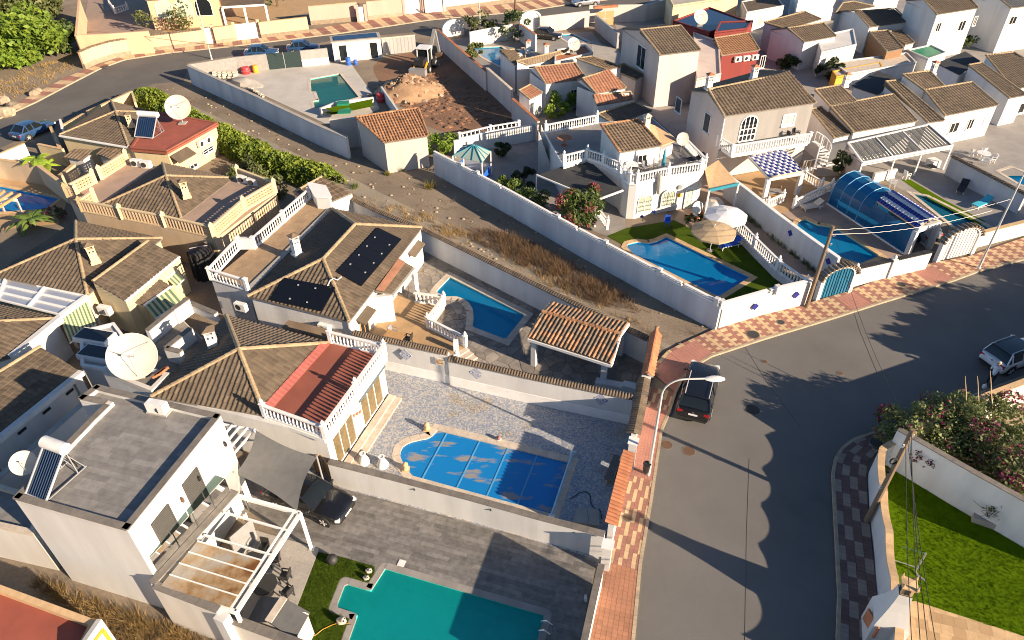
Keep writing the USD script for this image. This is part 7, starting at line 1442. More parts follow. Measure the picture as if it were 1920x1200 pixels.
table('square glass table on the tan veranda patio', w(1447, 372), square=(1.4, .9), rz=.2, mt='grey_plastic')
for i, (x, y, r) in enumerate(((1455, 366, 2.8), (1436, 372, -.4), (1448, 380, 1.2))): chair(('wooden chair behind the glass table', 'wooden chair at the wall side of the glass table', 'wooden chair in front of the glass table')[i], w(x, y), r, 'wood_light')
lounger('white folded lounger in the shade of the veranda balustrade', w(1520, 392), .3, 'coping_light'); bush('garden_shrub', 'dark shrub between the grey house and the blue enclosure', w(1578, 330), (1.5, 1.3, 1.3), 'leaf_dark', 1400, .16, 61)
ss = thing('spiral_stairs', 'white spiral stairs from balcony to patio of the grey house', 'stairs', w(1520, 335)); sc = w(1522, 330); ss.part('pole', M().tube([sc, sc + (0, 0, 3.9)], .06, 8), 'white_trim')
for i in range(15):
    a = 2.2 + i * .42; d = V(math.cos(a), math.sin(a), 0); n = V(-d[1], d[0], 0); z = .2 + i * .2; ss.part('tread', M().slab([sc + V(0, 0, z), sc + d * 1.0 - n * .22 + V(0, 0, z), sc + d * 1.0 + n * .22 + V(0, 0, z)], .05), 'white_trim'); ss.part('baluster', M().tube([sc + d * .97 + V(0, 0, z), sc + d * .97 + V(0, 0, z + .9)], .02, 5), 'white_trim')
ss.part('handrail', M().tube([sc + V(math.cos(2.2 + i * .42) * .97, math.sin(2.2 + i * .42) * .97, 1.1 + i * .2) for i in range(15)], .03, 6), 'white_trim')
# enclosure and car port
a0, a1 = w(1552, 382), w(1697, 477); ed_ = unit(a1 - a0); en = V(-ed_[1], ed_[0], 0); EL = np.linalg.norm(a1 - a0); en = en if en[0] > 0 else -en
pe = thing('pool_enclosure', 'blue translucent arched pool enclosure with a long steep side', 'pool enclosure', lerp(a0, a1, .3)); PR = [(0, 0), (.05, .9), (.15, 1.7), (.5, 2.3), (1.1, 2.65), (1.8, 2.75), (2.5, 2.55), (3.1, 2.0), (3.4, 1.2), (3.5, 0)]
for i in range(4):
    t0, t1 = EL * .5 * i / 4, EL * .5 * (i + 1) / 4 - .02; k_ = 1 - .02 * (i % 2)
    pe.part('panel', M().grid(np.array([[a0 + ed_ * t + en * x * k_ + V(0, 0, z * k_) for x, z in PR] for t in (t0, t1)])), 'blue_film'); pe.part('rib', M().tube([a0 + ed_ * t0 + en * x + V(0, 0, z + .01) for x, z in PR], .035, 5), 'cover_edge')
pe.part('end_panel', M().add([a0 + en * x + V(0, 0, z) for x, z in PR], tri3(np.array([a0 + en * x + V(0, 0, z) for x, z in PR]))), 'blue_film')
for i in range(3): t0, t1 = EL * (.5 + .5 * i / 3), EL * (.5 + .5 * (i + 1) / 3) - .02; pe.part('side_panel', M().grid(np.array([[a0 + ed_ * t + en * x + V(0, 0, z) for x, z in ((0, 0), (.06, 1.0), (.16, 2.1))] for t in (t0, t1)])), 'blue_film')
pe.part('base_rail', M().bar(a0 - en * .1 + (0, 0, .06), a1 - en * .1 + (0, 0, .06), .12, .1), 'white_trim')
cq = [w(1720, 428, 2.4), w(1644, 377, 2.4), w(1672, 358, 3.0), w(1749, 408, 3.0)]; cp = thing('car_port', 'white car port under a blue and white checkered tile roof', 'car port', (*mid(*cq)[:2], 0)); chequer(cp, cq); rr_ = cq[3] + (cq[3] - cq[0]) * .8; rs = cq[2] + (cq[2] - cq[1]) * .8; rr_[2] = rs[2] = 2.5; cr = [rs, rr_, cq[3], cq[2]]; chequer(cp, cr, 120)
cp.part('front_beam', M().bar(cq[0] - (0, 0, .15), rr_ - (0, 0, .2), .3, .4), 'white'); cp.part('ridge', M().bar(cq[2] + (0, 0, .05), cq[3] + (0, 0, .05), .15, .1), 'tile_blue')
for q in (cq[0], rr_, rs): cp.part('pillar', M().box(V(q[0], q[1], 0), (.35, .35, 2.2), .5), 'white')
cp.part('rear_wall', M().bar(rs * (1, 1, 0) + (0, 0, 1), rr_ * (1, 1, 0) + (0, 0, 1), .2, 2.), 'white')
cv = unit((cq[0] - cq[1]) * (1, 1, 0)); car('parked_car', 'silver-grey car parked inside the checkered car port', w(1732, 448) - cv * 1.2, math.atan2(cv[1], cv[0]) + math.pi, 4.2, 1.75, 1.5, 'carsilver', style='hatch')
# street frontage with gates
wallpx('street_wall', 'white street wall with orange-brown barrel tile cap between the two arched gates', '1603,505 1745,473', 1.5, t=.3, mt='white', cap='tile', capmt='tile_tan', single=True, capw=.6, step=.2, limit=80)
for x, y, tx in ((1608, 497, 'white post with finial beside the blue gate'), (1679, 482, 'white post with finial halfway along the tile capped wall'), (1818, 436, 'white post with finial right after the white arched gate')):
    p = w(x, y, 1.9); t_ = thing('gate_post', tx.replace('right after', 'past'), 'post', (p[0], p[1], 0)); m = M().box(V(p[0], p[1], 0), (.3, .3, 1.75), .3); finial(m, V(p[0], p[1], 1.75), .13); t_.part('shaft', m, 'white'); t_.part('cap', M().box(V(p[0], p[1], 1.7), (.38, .38, .06), .3), 'white_trim')
def arch_gate(label, a, b, hs, leafmat, capmt, solid_z=9, mt='white'):
    th = thing('arched_gate', label, 'gate', mid(a, b)); a, b = V(*a[:2], 0), V(*b[:2], 0); d = unit(b - a); L = np.linalg.norm(b - a); n = V(-d[1], d[0], 0); R = L / 2; N = 14; ts = np.linspace(0, math.pi, N + 1)
    P = lambda t, r: a + d * (R - r * math.cos(t)) + V(0, 0, hs + r * .62 * math.sin(t))
    for i in range(N):
        q = [P(ts[i], R), P(ts[i + 1], R), P(ts[i + 1], R + .32), P(ts[i], R + .32)]; th.part('arch_block', M().slab([x + n * .15 for x in q], .3, -n), mt)
        c0, c1 = P(ts[i], R + .34), P(ts[i + 1], R + .34)
        if capmt: th.part('cap_tile', M().tube([lerp(c0, c1, .5) - n * .3, lerp(c0, c1, .5) + n * .3], .11, 7), capmt)
    for q in (a - d * .16, b + d * .16): th.part('jamb', M().box(V(q[0], q[1], 0), (.32, .34, hs + .05), math.atan2(d[1], d[0])), mt)
    for s, (u0, u1) in enumerate(((0, .495), (.505, 1))):
        us = np.linspace(u0, u1, 8); top = [a + d * L * u + V(0, 0, hs + R * .62 * math.sin(math.acos(np.clip(1 - 2 * u, -1, 1))) - .03) for u in us]; pl_ = [a + d * L * u0 + V(0, 0, .1)] + [a + d * L * u1 + V(0, 0, .1)] + top[::-1]
        lf = th.part('gate_leaf', M().slab([p + n * .03 for p in pl_], .06, -n), leafmat)
        for u in np.linspace(u0 + .04, u1 - .04, 5): lf.part('bar', M().bar(a + d * L * u - n * .06 + V(0, 0, .15), a + d * L * u - n * .06 + V(0, 0, hs + R * .62 * math.sin(math.acos(np.clip(1 - 2 * u, -1, 1))) - .08), .05), leafmat)
    return th
mat('gate_blue', (.02, .16, .27), (.015, .12, .21), sc=4, rough=.5); arch_gate('teal blue arched double gate with tiled arch facing the street', w(1533, 562), w(1586, 549), 1.7, 'gate_blue', 'tile_tan'); arch_gate('white arched gate with grey upper panes past the car port', w(1757, 491), w(1816, 477), 1.7, 'white_trim', 'tile_tan')
wallpx('street_wall', 'white street wall with tan cap behind the tall street lamp', '1824,440 1920,416 2100,368', 1.3, t=.3, mt='white', cap='slab', capmt='coping_tan')
# next plots
struct('terrace', M().flat(Polygon(xy(W('1625,320 1690,300 1790,280 1980,330 1960,400 1830,440 1780,412 1672,345'))).difference(unary_union(POOLS)), .012), 'patio_grey', label='beige terrace around the long teal pool'); struct('turf_strip', M().flat(Polygon(xy(W('1690,337 1706,337 1770,375 1848,416 1836,421 1745,375'))), .03), 'turf_bright', kind='stuff', label='narrow bright turf strip along the long teal pool', cat='turf')
lounger('black sun lounger on the shaded beige terrace', w(1802, 358), .9, 'dark_cloth'); lounger('light blue sun lounger beside the turf strip', w(1838, 387), .5, 'cyan_cloth'); chair('white plastic chair at the end of the turf strip', w(1698, 336), .3); chair('white plastic chair in front of the low veranda wall', w(1672, 352), 1.2)
vd = thing('slatted_veranda', 'white framed veranda roof with dark slats across the pool terrace', 'veranda', w(1700, 310)); vq = [w(1617, 305, 2.4), w(1786, 273, 2.4), w(1741, 234, 2.85), w(1590, 268, 2.85)]
for i in range(26): t0, t1 = i / 26 + .006, (i + 1) / 26 - .006; vd.part('slat', M().slab([lerp(vq[0], vq[1], t0), lerp(vq[0], vq[1], t1), lerp(vq[3], vq[2], t1), lerp(vq[3], vq[2], t0)], .04), 'slat_grey' if i % 2 else 'glass_canopy')
for a, b in ((vq[0], vq[1]), (vq[3], vq[2]), (vq[0], vq[3]), (vq[1], vq[2])): vd.part('beam', M().bar(a, b, .14, .16), 'white_trim')
for t in (.33, .66): vd.part('beam', M().bar(lerp(vq[0], vq[1], t), lerp(vq[3], vq[2], t), .1, .14), 'white_trim')
vd.part('beam', M().bar(vq[0] - (0, 0, .25), vq[1] - (0, 0, .25), .1, .1), 'white_trim'); vd.part('side_wall', M().prism(poly_offset(xy([vq[0], vq[3]]), .2), 0, 2.3), 'palepink')
for t in (.0, .36, .66, 1.): q = lerp(vq[0], vq[1], t); vd.part('post', M().bar(V(q[0], q[1], 0), q, .11, .11, up=(0, 1, 0)), 'white_trim')
wallpx('low_wall', 'low white wall under the slatted veranda', '1640,325 1682,316', .9, t=.25, mt='white'); wallpx('boundary_wall', 'long white wall with brown tile cap beside the shaded beige terrace', '1786,293 1850,326 1925,365', 1.8, t=.25, mt='rough_white', cap='tile', capmt='tile_tan', step=.25, limit=60)
table('white garden table on the last terrace above the tiled wall', w(1840, 300), .6)
for i, (x, y, r) in enumerate(((1822, 295, 0), (1838, 292, 2), (1858, 305, 3), (1845, 310, 1))): chair(('white chair at the veranda side of the last terrace table', 'white chair behind the last terrace table', 'white chair at the pool side of the last terrace table', 'white chair in front of the last terrace table')[i], w(x, y), r)
tubw = thing('planter', 'white square planter in the shade of the slatted veranda', 'planter', w(1747, 312)); tubw.part('box', M().box(w(1747, 312), (.9, .9, .7), .3), 'white_plastic'); tubw.part('soil', M().box(w(1747, 312, .68), (.75, .75, .04), .3), 'dirt')
# stepped-roof houses
hE, _ = pitched('stepped_roof_house', 'white house with stepped brown roof behind the slatted veranda', '1600,248 1720,227', '1556,199 1674,177', 3.2, 4.3, limit=100); pitched('', '', '1556,199 1606,190', '1528,168 1574,160', 4.35, 5.2, limit=40, th=hE); pitched('', '', '1564,259 1597,251', '1520,205 1545,200', 2.9, 3.9, limit=30, th=hE); chimney(hE, w(1583, 163, 4.8), 1., .45, .2, 'white', 'tile_terra')
hF, _ = pitched('stepped_roof_house', 'white house with stepped brown roof above the white terrace furniture', '1772,217 1872,197', '1733,169 1822,154', 3.2, 4.3, limit=100, wins=[((1777, 250), (1800, 228), dw), ((1810, 243), (1828, 222), dw), ((1843, 230), (1850, 221), dw)]); pitched('', '', '1733,169 1770,161', '1692,140 1743,133', 4.35, 5.2, limit=40, th=hF); pitched('', '', '1740,230 1771,226', '1660,153 1682,151', 3.0, 4.6, limit=40, th=hF); chimney(hF, w(1747, 140, 4.8), 1., .45, .2, 'white', 'tile_terra')
pitched('stepped_roof_house', 'white house whose brown roof leaves the picture past the dark awnings', '1900,168 1990,150', '1848,104 1900,98', 3.2, 4.6, limit=60, wins=[((1895, 215), (1925, 192), dw)]); pitched('side_house', 'lower tiled wing between the stepped brown roofs', '1893,184 1925,178', '1816,122 1840,118', 3.0, 4.4, limit=40)
for i, (q, tx) in enumerate((('1596,160 1647,177 1684,147 1647,133', 'charcoal awning roof between the first stepped roofs'), ('1756,118 1800,140 1838,114 1810,96', 'charcoal awning roof between the last stepped roofs'))):
    k = W(q, 3.6 - .9 * (i == 2)); t_ = thing('patio_cover', tx, 'awning', (*mid(*k)[:2], 0)); t_.part('sheet', M().slab(k, .06), 'dark_awning' if i < 2 else 'offwhite'); t_.part('wall', M().prism(Polygon(xy(k)).buffer(-.2), 0, k[0][2] - .2), 'white')
# ---------------------------------------------------------------- houses further back
W2 = dict(cols=2); far = [
 ('cream_house', 'pinkish two-storey house with brown roof and side air units', '1237,103 1314,94', '1200,56 1276,48', 5.8, 7., 'tile_brown', 'palepink', [((1255, 130), (1255, 130), W2)][:0], .9, [((1193, 122), (1212, 92), dict(cols=2))]),
 ('red_house', 'red-walled house with orange roof and three air units', '1353,104 1424,94', '1340,72 1404,62', 3.2, 4., 'tile_orange', 'redwall', [((1423, 128), (1436, 104), W2)], 0, []),
 ('white_house', 'white house with ribbed side roof next to the red house', '1508,79 1568,68', '1477,53 1543,43', 3.4, 4.3, 'tile_brown', 'white', [((1530, 108), (1548, 90), W2), ((1566, 94), (1580, 80), W2)], .9, []),
 ('white_house', 'white house with brown roof above the brown garden hut', '1630,51 1704,40', '1603,22 1678,16', 3.4, 4.3, 'tile_brown', 'white', [], .9, []),
 ('tall_house', 'tall white house with two small front windows and brown roof', '1757,27 1834,15', '1730,-2 1812,-11', 5.6, 6.6, 'tile_brown', 'white', [((1752, 60), (1766, 42), W2), ((1794, 58), (1812, 38), W2), ((1822, 48), (1834, 30), W2)], .9, []),
 ('tall_house', 'tall white house with dark solar roof at the far picture corner', '1896,15 1985,4', '1862,-12 1950,-22', 5.6, 6.6, 'slat_grey', 'white', [((1890, 46), (1908, 30), W2)], .9, []),
 ('orange_roof_house', 'white house with salmon tiled roof above the bright green bush', '1023,157 1098,147', '1002,126 1078,118', 3.2, 4.1, 'tile_pink', 'white', [((1070, 185), (1081, 167), W2)], .5, []),
 ('orange_roof_house', 'white house wing with salmon tiled roof over a lower porch', '1117,175 1174,165', '1092,147 1141,132', 3.3, 4.3, 'tile_pink', 'white', [], .4, []),
 ('porch', 'low salmon tiled porch in front of the white wing', '1120,198 1188,186', '1112,180 1182,172', 2.4, 3.0, 'tile_pink', 'white', [], 0, []),
 ('porch', 'small salmon tiled porch over the garden gate', '993,186 1017,174', '973,170 994,159', 2.5, 3.0, 'tile_pink', 'white', [], 0, []),
 ('striped_roof_house', 'white house with sunlit stripes across its sagging tile roof', '988,122 1027,113', '968,115 1070,92', 3.4, 4.0, 'tile_tan', 'white', [], 0, []),
 ('dark_roof_house', 'white house wing with shaded tile roof beside the walled pool', '965,122 985,110', '937,97 983,90', 3.2, 3.8, 'tile_dark', 'white', [], 0, []),
 ('tan_roof_house', 'house with tan tiled slope beside the salmon roofs', '1140,131 1165,125', '1080,110 1110,106', 3.6, 4.2, 'tile_tan', 'white', [], 0, []),
 ('dark_veranda', 'shaded brown veranda roof at the pinkish house wall', '1192,150 1208,140', '1140,128 1170,120', 2.6, 3.0, 'tile_dark', 'palepink', [], 0, []),
 ('dark_veranda', 'dark ribbed tile roof behind the villa upper room', '1150,232 1222,208', '1120,214 1188,192', 3.0, 3.4, 'tile_dark', 'white', [], 0, []),
 ('brown_hut', 'brown wooden garden hut with sheet roof', '1663,97 1694,91', '1630,60 1664,57', 2.6, 3.1, 'tile_dark', 'wood', [], 0, []),
 ('beige_lean_to', 'beige ribbed lean-to beside the brown hut', '1698,84 1714,80', '1664,60 1690,56', 2.5, 2.9, 'tile_tan', 'white', [], 0, []),
 ('ribbed_roof_house', 'low house with ribbed roof beyond the red house', '1476,55 1540,36', '1432,42 1508,22', 3.2, 3.6, 'tile_tan', 'white', [], 0, []),
 ('small_roof_house', 'house with small brown roof at the top between white walls', '1566,25 1640,12', '1580,6 1600,3', 3.4, 4.0, 'tile_brown', 'white', [], 0, []),
 ('white_house', 'pale house with brown roof seen at the very top edge', '1640,-2 1690,-12', '1612,-22 1672,-30', 3.6, 4.6, 'tile_brown', 'white', [], .9, [])]
RF = {}
for nm, tx, e, t, ze, zt_, tm, wm, wn_, bk, sw in far: RF[tx] = pitched(nm, tx, e, t, ze, zt_, tm, wm, 30 if e[0] == '1' and int(e[:4]) < 1250 else 12, wn_, bk, sw)
hR, (a, b, _, _, c_) = RF['red-walled house with orange roof and three air units']; n_ = outward(a, b, c_[:2])
for x in (1382, 1398, 1414): aircon(hR, wp(x, 110 - (x - 1382) * .12, a, b), unit(b - a), n_)
for q, z, tx, wm, rm_ in (('1262,40 1330,62 1400,40 1330,15', 3.8, 'dark solar covered upper roof of the red house', 'redwall', 'solar_blue'), ('1340,62 1400,55 1412,40 1350,42', 4.4, 'red upper storey with small solar roof', 'redwall', 'solar_blue'), ('1300,62 1348,78 1352,140 1306,150', 3.4, 'cream side block beside the red house', 'palepink', 'palepink'), ('1040,95 1098,86 1112,100 1040,118', 3.6, 'white flat-roofed block behind the striped roof', 'white', 'tile_terra'), ('1240,108 1316,97 1318,120 1245,130', 3.0, 'pale lower front of the pinkish house', 'palepink', 'palepink'), ('1530,70 1600,55 1606,85 1540,100', 2.8, 'white low front beside the ribbed roof', 'white', 'white'), ('1700,95 1745,85 1775,100 1740,112', 1.8, 'pool yard walls with green windbreak', 'white', 'green_plastic'), ('1560,118 1700,100 1718,118 1590,140', 1.6, 'yard with pale parapets between the houses', 'white', 'coping_light'), ('1262,12 1385,-6 1360,-30 1250,-10', 3.6, 'yellow walled house at the top edge beyond the red house', 'cream', 'concrete'), ('1400,25 1470,12 1455,-8 1390,4', 2.6, 'low grey roofed garage behind the red house', 'white', 'tile_dark'), ('1500,-12 1600,-28 1585,-48 1490,-35', 4.5, 'white flat house along the top edge', 'white', 'white'), ('1560,135 1650,118 1655,128 1568,146', 1.5, 'yellow trimmed yard wall', 'yellowpaint', 'coping_light')):
    k = W(q, z); t_ = thing('flat_roof_block', tx, 'house', (*mid(*k)[:2], 0)); g_ = Polygon(xy(k)).buffer(0); t_.part('wall', M().prism(g_, -.05, z), wm); t_.part('roof_sheet', M().flat(g_.buffer(-.15), z + .02), rm_); t_.part('parapet', M().prism(g_.difference(g_.buffer(-.16)), z - .1, z + .15), wm)
for x, y, z, r, tx in ((1075, 100, 3.8, .75, 'grey-white dish on the striped roof house'), (1311, 48, 4.2, .95, 'white dish above the red house'), (1418, 55, 3.6, .6, 'small dish beside the red house roof'), (1282, 277, 3.3, .01, '')):
    if tx: dish(tx, w(x, y, z), r, (.25, -.75, .55), mast=1.0)
for th_, x, y in ((RF['white house with sunlit stripes across its sagging tile roof'][0], 1024, 106), (RF['white house wing with shaded tile roof beside the walled pool'][0], 990, 99)): chimney(th_, w(x, y, 3.6), 1.1, .5, .2, 'white', 'tile_terra', openings=False)
for x, y, r, m_, s, tx in ((1052, 205, (1.9, 1.7, 1.6), 'leaf_bright', 71, 'bright green bush in front of the salmon roofed house'), (1043, 222, (1.6, 1.2, 1.0), 'leaf_bright', 72, 'low bright bush by the villa baluster wall'), (1100, 205, (1.1, 1., .9), 'leaf_dark', 73, 'dark round bush below the low salmon porch'), (963, 78, (2.6, 2.2, 2.2), 'leaf_dark', 74, 'dense dark green tree by the white arched gate'), (905, 72, (2.3, 2., 2.), 'leaf_olive', 75, 'reddish-green tree behind the terracotta coping wall'), (892, 108, (1.3, 1.2, 1.2), 'leaf_olive', 76, 'olive shrub by the walled pool'), (1552, 145, (1.8, 1.5, 1.4), 'leaf_dark', 77, 'dark palm-like shrub in front of the charcoal awning'), (1735, 84, (3.2, 1.6, 1.5), 'leaf_dark', 78, 'dark hedge below the tall white house'), (1780, 92, (3, 1.5, 1.2), 'leaf', 79, 'green hedge beside the green windbreak'), (1472, 128, (2, 1., .9), 'leaf_dark', 80, 'dark clipped hedge between red and white houses'), (1870, 84, (2.6, 1.4, 1.2), 'leaf', 81, 'green shrub row at the far white house'), (1412, 22, (1.6, 1.6, 1.6), 'leaf_dark', 82, 'dark agave-like plant above the red house'), (312, 56, (5.2, 2.6, 2.3), 'leaf_olive', 83, 'olive oleander hedge behind the peach wall'), (520, 12, (3, 2.4, 2.), 'leaf', 84, 'green tree at the top edge by the white pergola')): bush('garden_shrub', tx, w(x, y), r, m_, 900, .24 if y < 150 else .17, s)
# ---------------------------------------------------------------- far street front
wf = thing('street_wall', 'long peach street wall with stone base curving along the far bend', 'wall', (*w(260, 100)[:2], 0)); fl1 = W('147,98 170,88 205,78 265,68 330,61 378,55', 2.1); wf.part('wall_body', M().prism(poly_offset(fl1, .3), -.02, 2.1), 'peach'); wf.part('stone_base', M().prism(poly_offset(fl1, .42), -.02, .6), 'stone'); wf.pieces('cap_tile', cap_tiles(xy(fl1), 2.1, .5, .4), 'tile_tan', 60)
wallpx('street_wall', 'peach upper yard wall behind the curved street wall', '142,66 205,63 278,58', 2.9, t=.3, mt='peach')
wallpx('street_wall', 'peach side wall dropping towards the big trees', '142,66 148,0', 2.9, t=.3, mt='peach')
for s, mt, tx, gate in (('398,52 436,47', 'peach', 'short peach wall between two white gates', '379,54 397,52'), ('484,42 575,32', 'peach', 'peach street wall past the white garage door', '437,47 483,42'), ('577,12 668,4', 'pinkwall', 'dusty pink street wall with stone base', '669,14 684,13'), ('686,3 752,-3', 'pinkwall', 'dusty pink wall before the arched garage', '756,0 790,-2'), ('834,-8 1060,-35', 'offwhite', 'long cream street wall along the top edge', '797,-2 832,-5')):
    h = 2.2 if mt != 'pinkwall' else 2.6; q = wallpx('street_wall', tx, s, h, t=.3, mt=mt, base=('stone', .6), cap='slab', capmt='coping_tan', limit=12); g0, g1 = W(gate, 2.1); n_ = V(*outward(g0, g1, (g0[0], g0[1] + 20)), 0)
    t_ = thing('garage_gate', {'3': 'white pedestrian gate in the peach wall', '4': 'white garage gate in the peach wall', '6': 'white pedestrian gate in the pink wall', '75': 'white arched garage door at the top edge', '79': 'white double gate beside the arched garage'}.get(gate[:2] if gate[0] == '7' else gate[0]), 'gate', mid(g0, g1) * (1, 1, 0)); d = unit(g1 - g0); L = np.linalg.norm(g1 - g0)
    for i in range(max(2, int(L / .8))): k = max(2, int(L / .8)); t_.part('gate_panel', M().bar(lerp(g0, g1, (i + .02) / k) * (1, 1, 0) + (0, 0, 1.1), lerp(g0, g1, (i + .98) / k) * (1, 1, 0) + (0, 0, 1.1), .08, 2.1), 'white_trim')
    for p in (g0, g1): t_.part('post', M().box(V(p[0], p[1], 0), (.4, .4, 2.5), math.atan2(d[1], d[0])), mt)
pavement('striped tan pavement along the far peach walls', FARW, FARK, lambda i, j, t, r: 'paver_cream' if (i // 2) % 2 else 'paver_pink', .62, rows=2, limit=120)
pk_, (a, b, _, _, c_) = pitched('peach_house', 'peach villa with three wide arches at the top edge', '272,0 410,-8', '280,-60 395,-66', 4.2, 5.4, 'tile_brown', 'peach', 12, [((297, 34), (322, 12), dict(arch=True, sill=False, cols=1, gm='pale_green')), ((333, 32), (358, 10), dict(arch=True, sill=False, cols=1, gm='pale_green')), ((370, 30), (395, 8), dict(arch=True, sill=False, cols=1))])
wp_ = thing('patio_roof', 'white framed patio roof beside the peach villa', 'pergola', w(460, 40)); q = [w(416, 14, 2.6), w(497, 9, 2.6), w(490, -12, 2.9), w(410, -8, 2.9)]; wp_.part('roof_sheet', M().slab(q, .1), 'tile_dark'); wp_.part('beam', M().bar(q[0], q[1], .2, .25), 'white_trim')
for t in (0, .5, 1): p = lerp(q[0], q[1], t); wp_.part('post', M().box(V(p[0], p[1], 0), (.25, .25, 2.5)), 'white_trim')
struct('yard', M().flat(Polygon(xy(W('150,80 165,0 280,-10 300,55 205,66'))), .01), 'patio_pink'); struct('yard', M().flat(Polygon(xy(W('300,62 420,-5 700,-20 690,5 575,25 480,42 380,52'))), .011), 'patio_tan')
balustrade('balustrade', 'white stair balustrade in the far peach yard', W('205,8 217,26 240,18', .3), k=1.6, step=.4); 
mat('grey_patch', (.09, .088, .082), rough=.9)
wallpx('boundary_wall', 'white wall with arched opening at the far garden of the walled pool', '880,60 905,55 960,45', 2.0, t=.25, mt='white'); arch_gate('white arched gate of the walled pool garden', w(834, 72), w(866, 66), 1.3, 'white_trim', None); arch_gate('white arched street gate beside the beige wall', w(978, 62), w(1010, 58), 1.9, 'white_trim', None)
wallpx('street_wall', 'beige street wall behind the white arched gate', '1012,31 1105,20', 2.2, t=.25, mt='palepink'); wallpx('boundary_wall', 'white garden wall with brown coping by the far green pool', '975,45 1005,65', 2.2, t=.25, mt='white', cap='slab', capmt='tile_terra', limit=12); wallpx('street_wall', 'pale wall with timber panels by the brown gate', '1105,10 1212,8 1260,-3', 2.4, t=.25, mt='offwhite')
wg = thing('timber_gate', 'brown timber double gate under a tiled lintel', 'gate', w(1135, 45)); a, b = w(1118, 20, 2.2), w(1152, 17, 2.2)
for i in range(2):
    for z in (.6, 1.6): wg.part('gate_panel', M().bar(lerp(a, b, i / 2 + .03) * (1, 1, 0) + (0, -.35, z), lerp(a, b, i / 2 + .47) * (1, 1, 0) + (0, -.35, z), .08, .9), 'wood_light')
wg.part('lintel', M().bar(a + (-.4, -.2, .5), b + (.4, -.2, .5), .6, .3), 'tile_terra')
wallpx('boundary_wall', 'grey concrete side wall sloping down beside the pinkish house', '1118,28 1160,62', 2.0, t=.3, mt='greywall'); struct('side_drive', M().flat(Polygon(xy(W('1110,75 1160,95 1235,210 1200,215 1110,130'))), .013), 'concrete'); struct('back_yard', M().flat(Polygon(xy(W('840,75 980,60 1110,60 1160,125 1200,215 1010,232 900,120'))).difference(unary_union(POOLS)), .01), 'patio_grey'); struct('back_yard', M().flat(Polygon(xy(W('1150,40 1240,-10 1500,-60 1990,-90 1990,330 1600,330 1350,330 1220,215'))), .009), 'patio_grey')
car('parked_car', 'silver hatchback parked on the far street at the top', w(1098, 10), math.radians(197), 4.3, 1.8, 1.5, 'carsilver', style='hatch'); car('parked_car', 'blue-grey car roof showing above the raw block wall', w(492, 106), math.radians(8), 4.3, 1.8, 1.5, 'carblue', style='hatch'); car('parked_car', 'blue-grey car behind the dark green netting', w(570, 97), math.radians(8), 4.3, 1.8, 1.5, 'carblue', style='hatch'); car('parked_car', 'dark car in the yard by the far white arched street gate', w(1025, 72), math.radians(-20), 4.2, 1.8, 1.5, 'carblack', style='hatch')
# ---------------------------------------------------------------- street: lamps, poles, wires, cars, covers
lamp_post('grey curved street lamp on the kerb by the black parked car', w(1215, 893), w(1290, 893) - w(1215, 893), 7.1, 1.95); lamp_post('tall grey street lamp leaning out of the picture above the white street wall', w(1835, 502, .12), (1, 1), 8.2, 1.6); lamp_post('thin street lamp at the building site corner', w(397, 111), (-1, -.3), 8.5, 1.2); lamp_post('thin street lamp by the far cream wall', w(900, 45), (.3, -1), 8.5, 1.2)
lb_ = thing('litter_bin', 'dark litter bin strapped to the curved street lamp', 'bin', w(1215, 893)); p = w(1211, 884, .5); lb_.part('bin', M().lathe([(0, 0), (.16, 0), (.2, .6), (.22, .62), (0, .55)], p, 10), 'black_plastic'); lb_.part('bracket', M().box(p + (.1, 0, .3), (.2, .08, .06)), 'galv')
def pole(label, b, t, z, k=3, bits=()):
    th = thing('utility_pole', label, 'utility pole', b); a, c = V(*b), w(*t, z); th.part('shaft', M().tube([a, c], [.15, .11], 9), 'pole_wood'); 
    for s, (dx, dy, dz, r) in enumerate(bits): q = lerp(a, c, dz); th.part('cable_coil' if r > .1 else 'insulator', M().lathe([(r * .8, -.05), (r, 0), (r * .8, .05)], (0, 0, 0), 12).tilt((1, 0, 0), 1.4).place(q + (dx, dy, 0)), 'rubber' if r > .1 else 'white_plastic')
    return c
p1_ = pole('leaning wooden utility pole at the white villa street wall', w(1512, 575, .12), (1562, 424), 6.6, bits=((.2, -.1, .9, .08), (.2, -.1, .8, .08), (.15, -.1, .7, .07))); p3_ = pole('wooden utility pole rising beside the wavy street wall', w(1625, 977, .12), (1712, 806), 6.5, bits=((-.25, -.1, .70, .2), (-.2, -.1, .86, .1), (-.2, 0, .58, .12), (-.15, 0, .4, .1), (.2, .1, .93, .08))); p4_ = pole('dark far utility pole beside the cream street wall', w(965, 42), (967, -40), 7)
for i, (q, z) in enumerate((((1732, 1290), 5.2), ((1750, 1290), 5.3), ((1770, 1290), 5.5), ((1715, 1290), 4.8))): cable(('first', 'second', 'third', 'fourth')[i] + ' black cable from the pole by the wavy wall over the lawn', p3_ - (0, 0, .2 + .25 * i), w(*q, z), .25, .016)
cable('cable strung from the villa pole towards the slatted veranda', p1_ - (0, 0, .6), w(1860, 395, 5.), .5, .014, 'white_trim'); cable('upper cable strung from the villa pole over the blue enclosure', p1_ - (0, 0, .3), w(1900, 372, 5.4), .5, .014, 'white_trim'); cable('cable crossing the street between both wooden poles', p1_ - (0, 0, .1), p3_ - (0, 0, .1), .7, .013); cable('cable crossing the far street to the peach wall', w(560, 94, 3), w(262, 67, 2.3), .3, .03)
sa, sb_ = w(1268, 778, .4), w(1327, 793, .4); sv = unit(sb_ - sa); sf = V(-sv[1], sv[0], 0); car('parked_car', 'black SUV parked half on the pavement by the curved lamp', mid(sa, sb_) * (1, 1, 0) + sf * 2.32 + V(0, 0, .01), math.atan2(sf[1], sf[0]), 4.75, 1.95, 1.75, 'carblack', style='suv', rails=True)
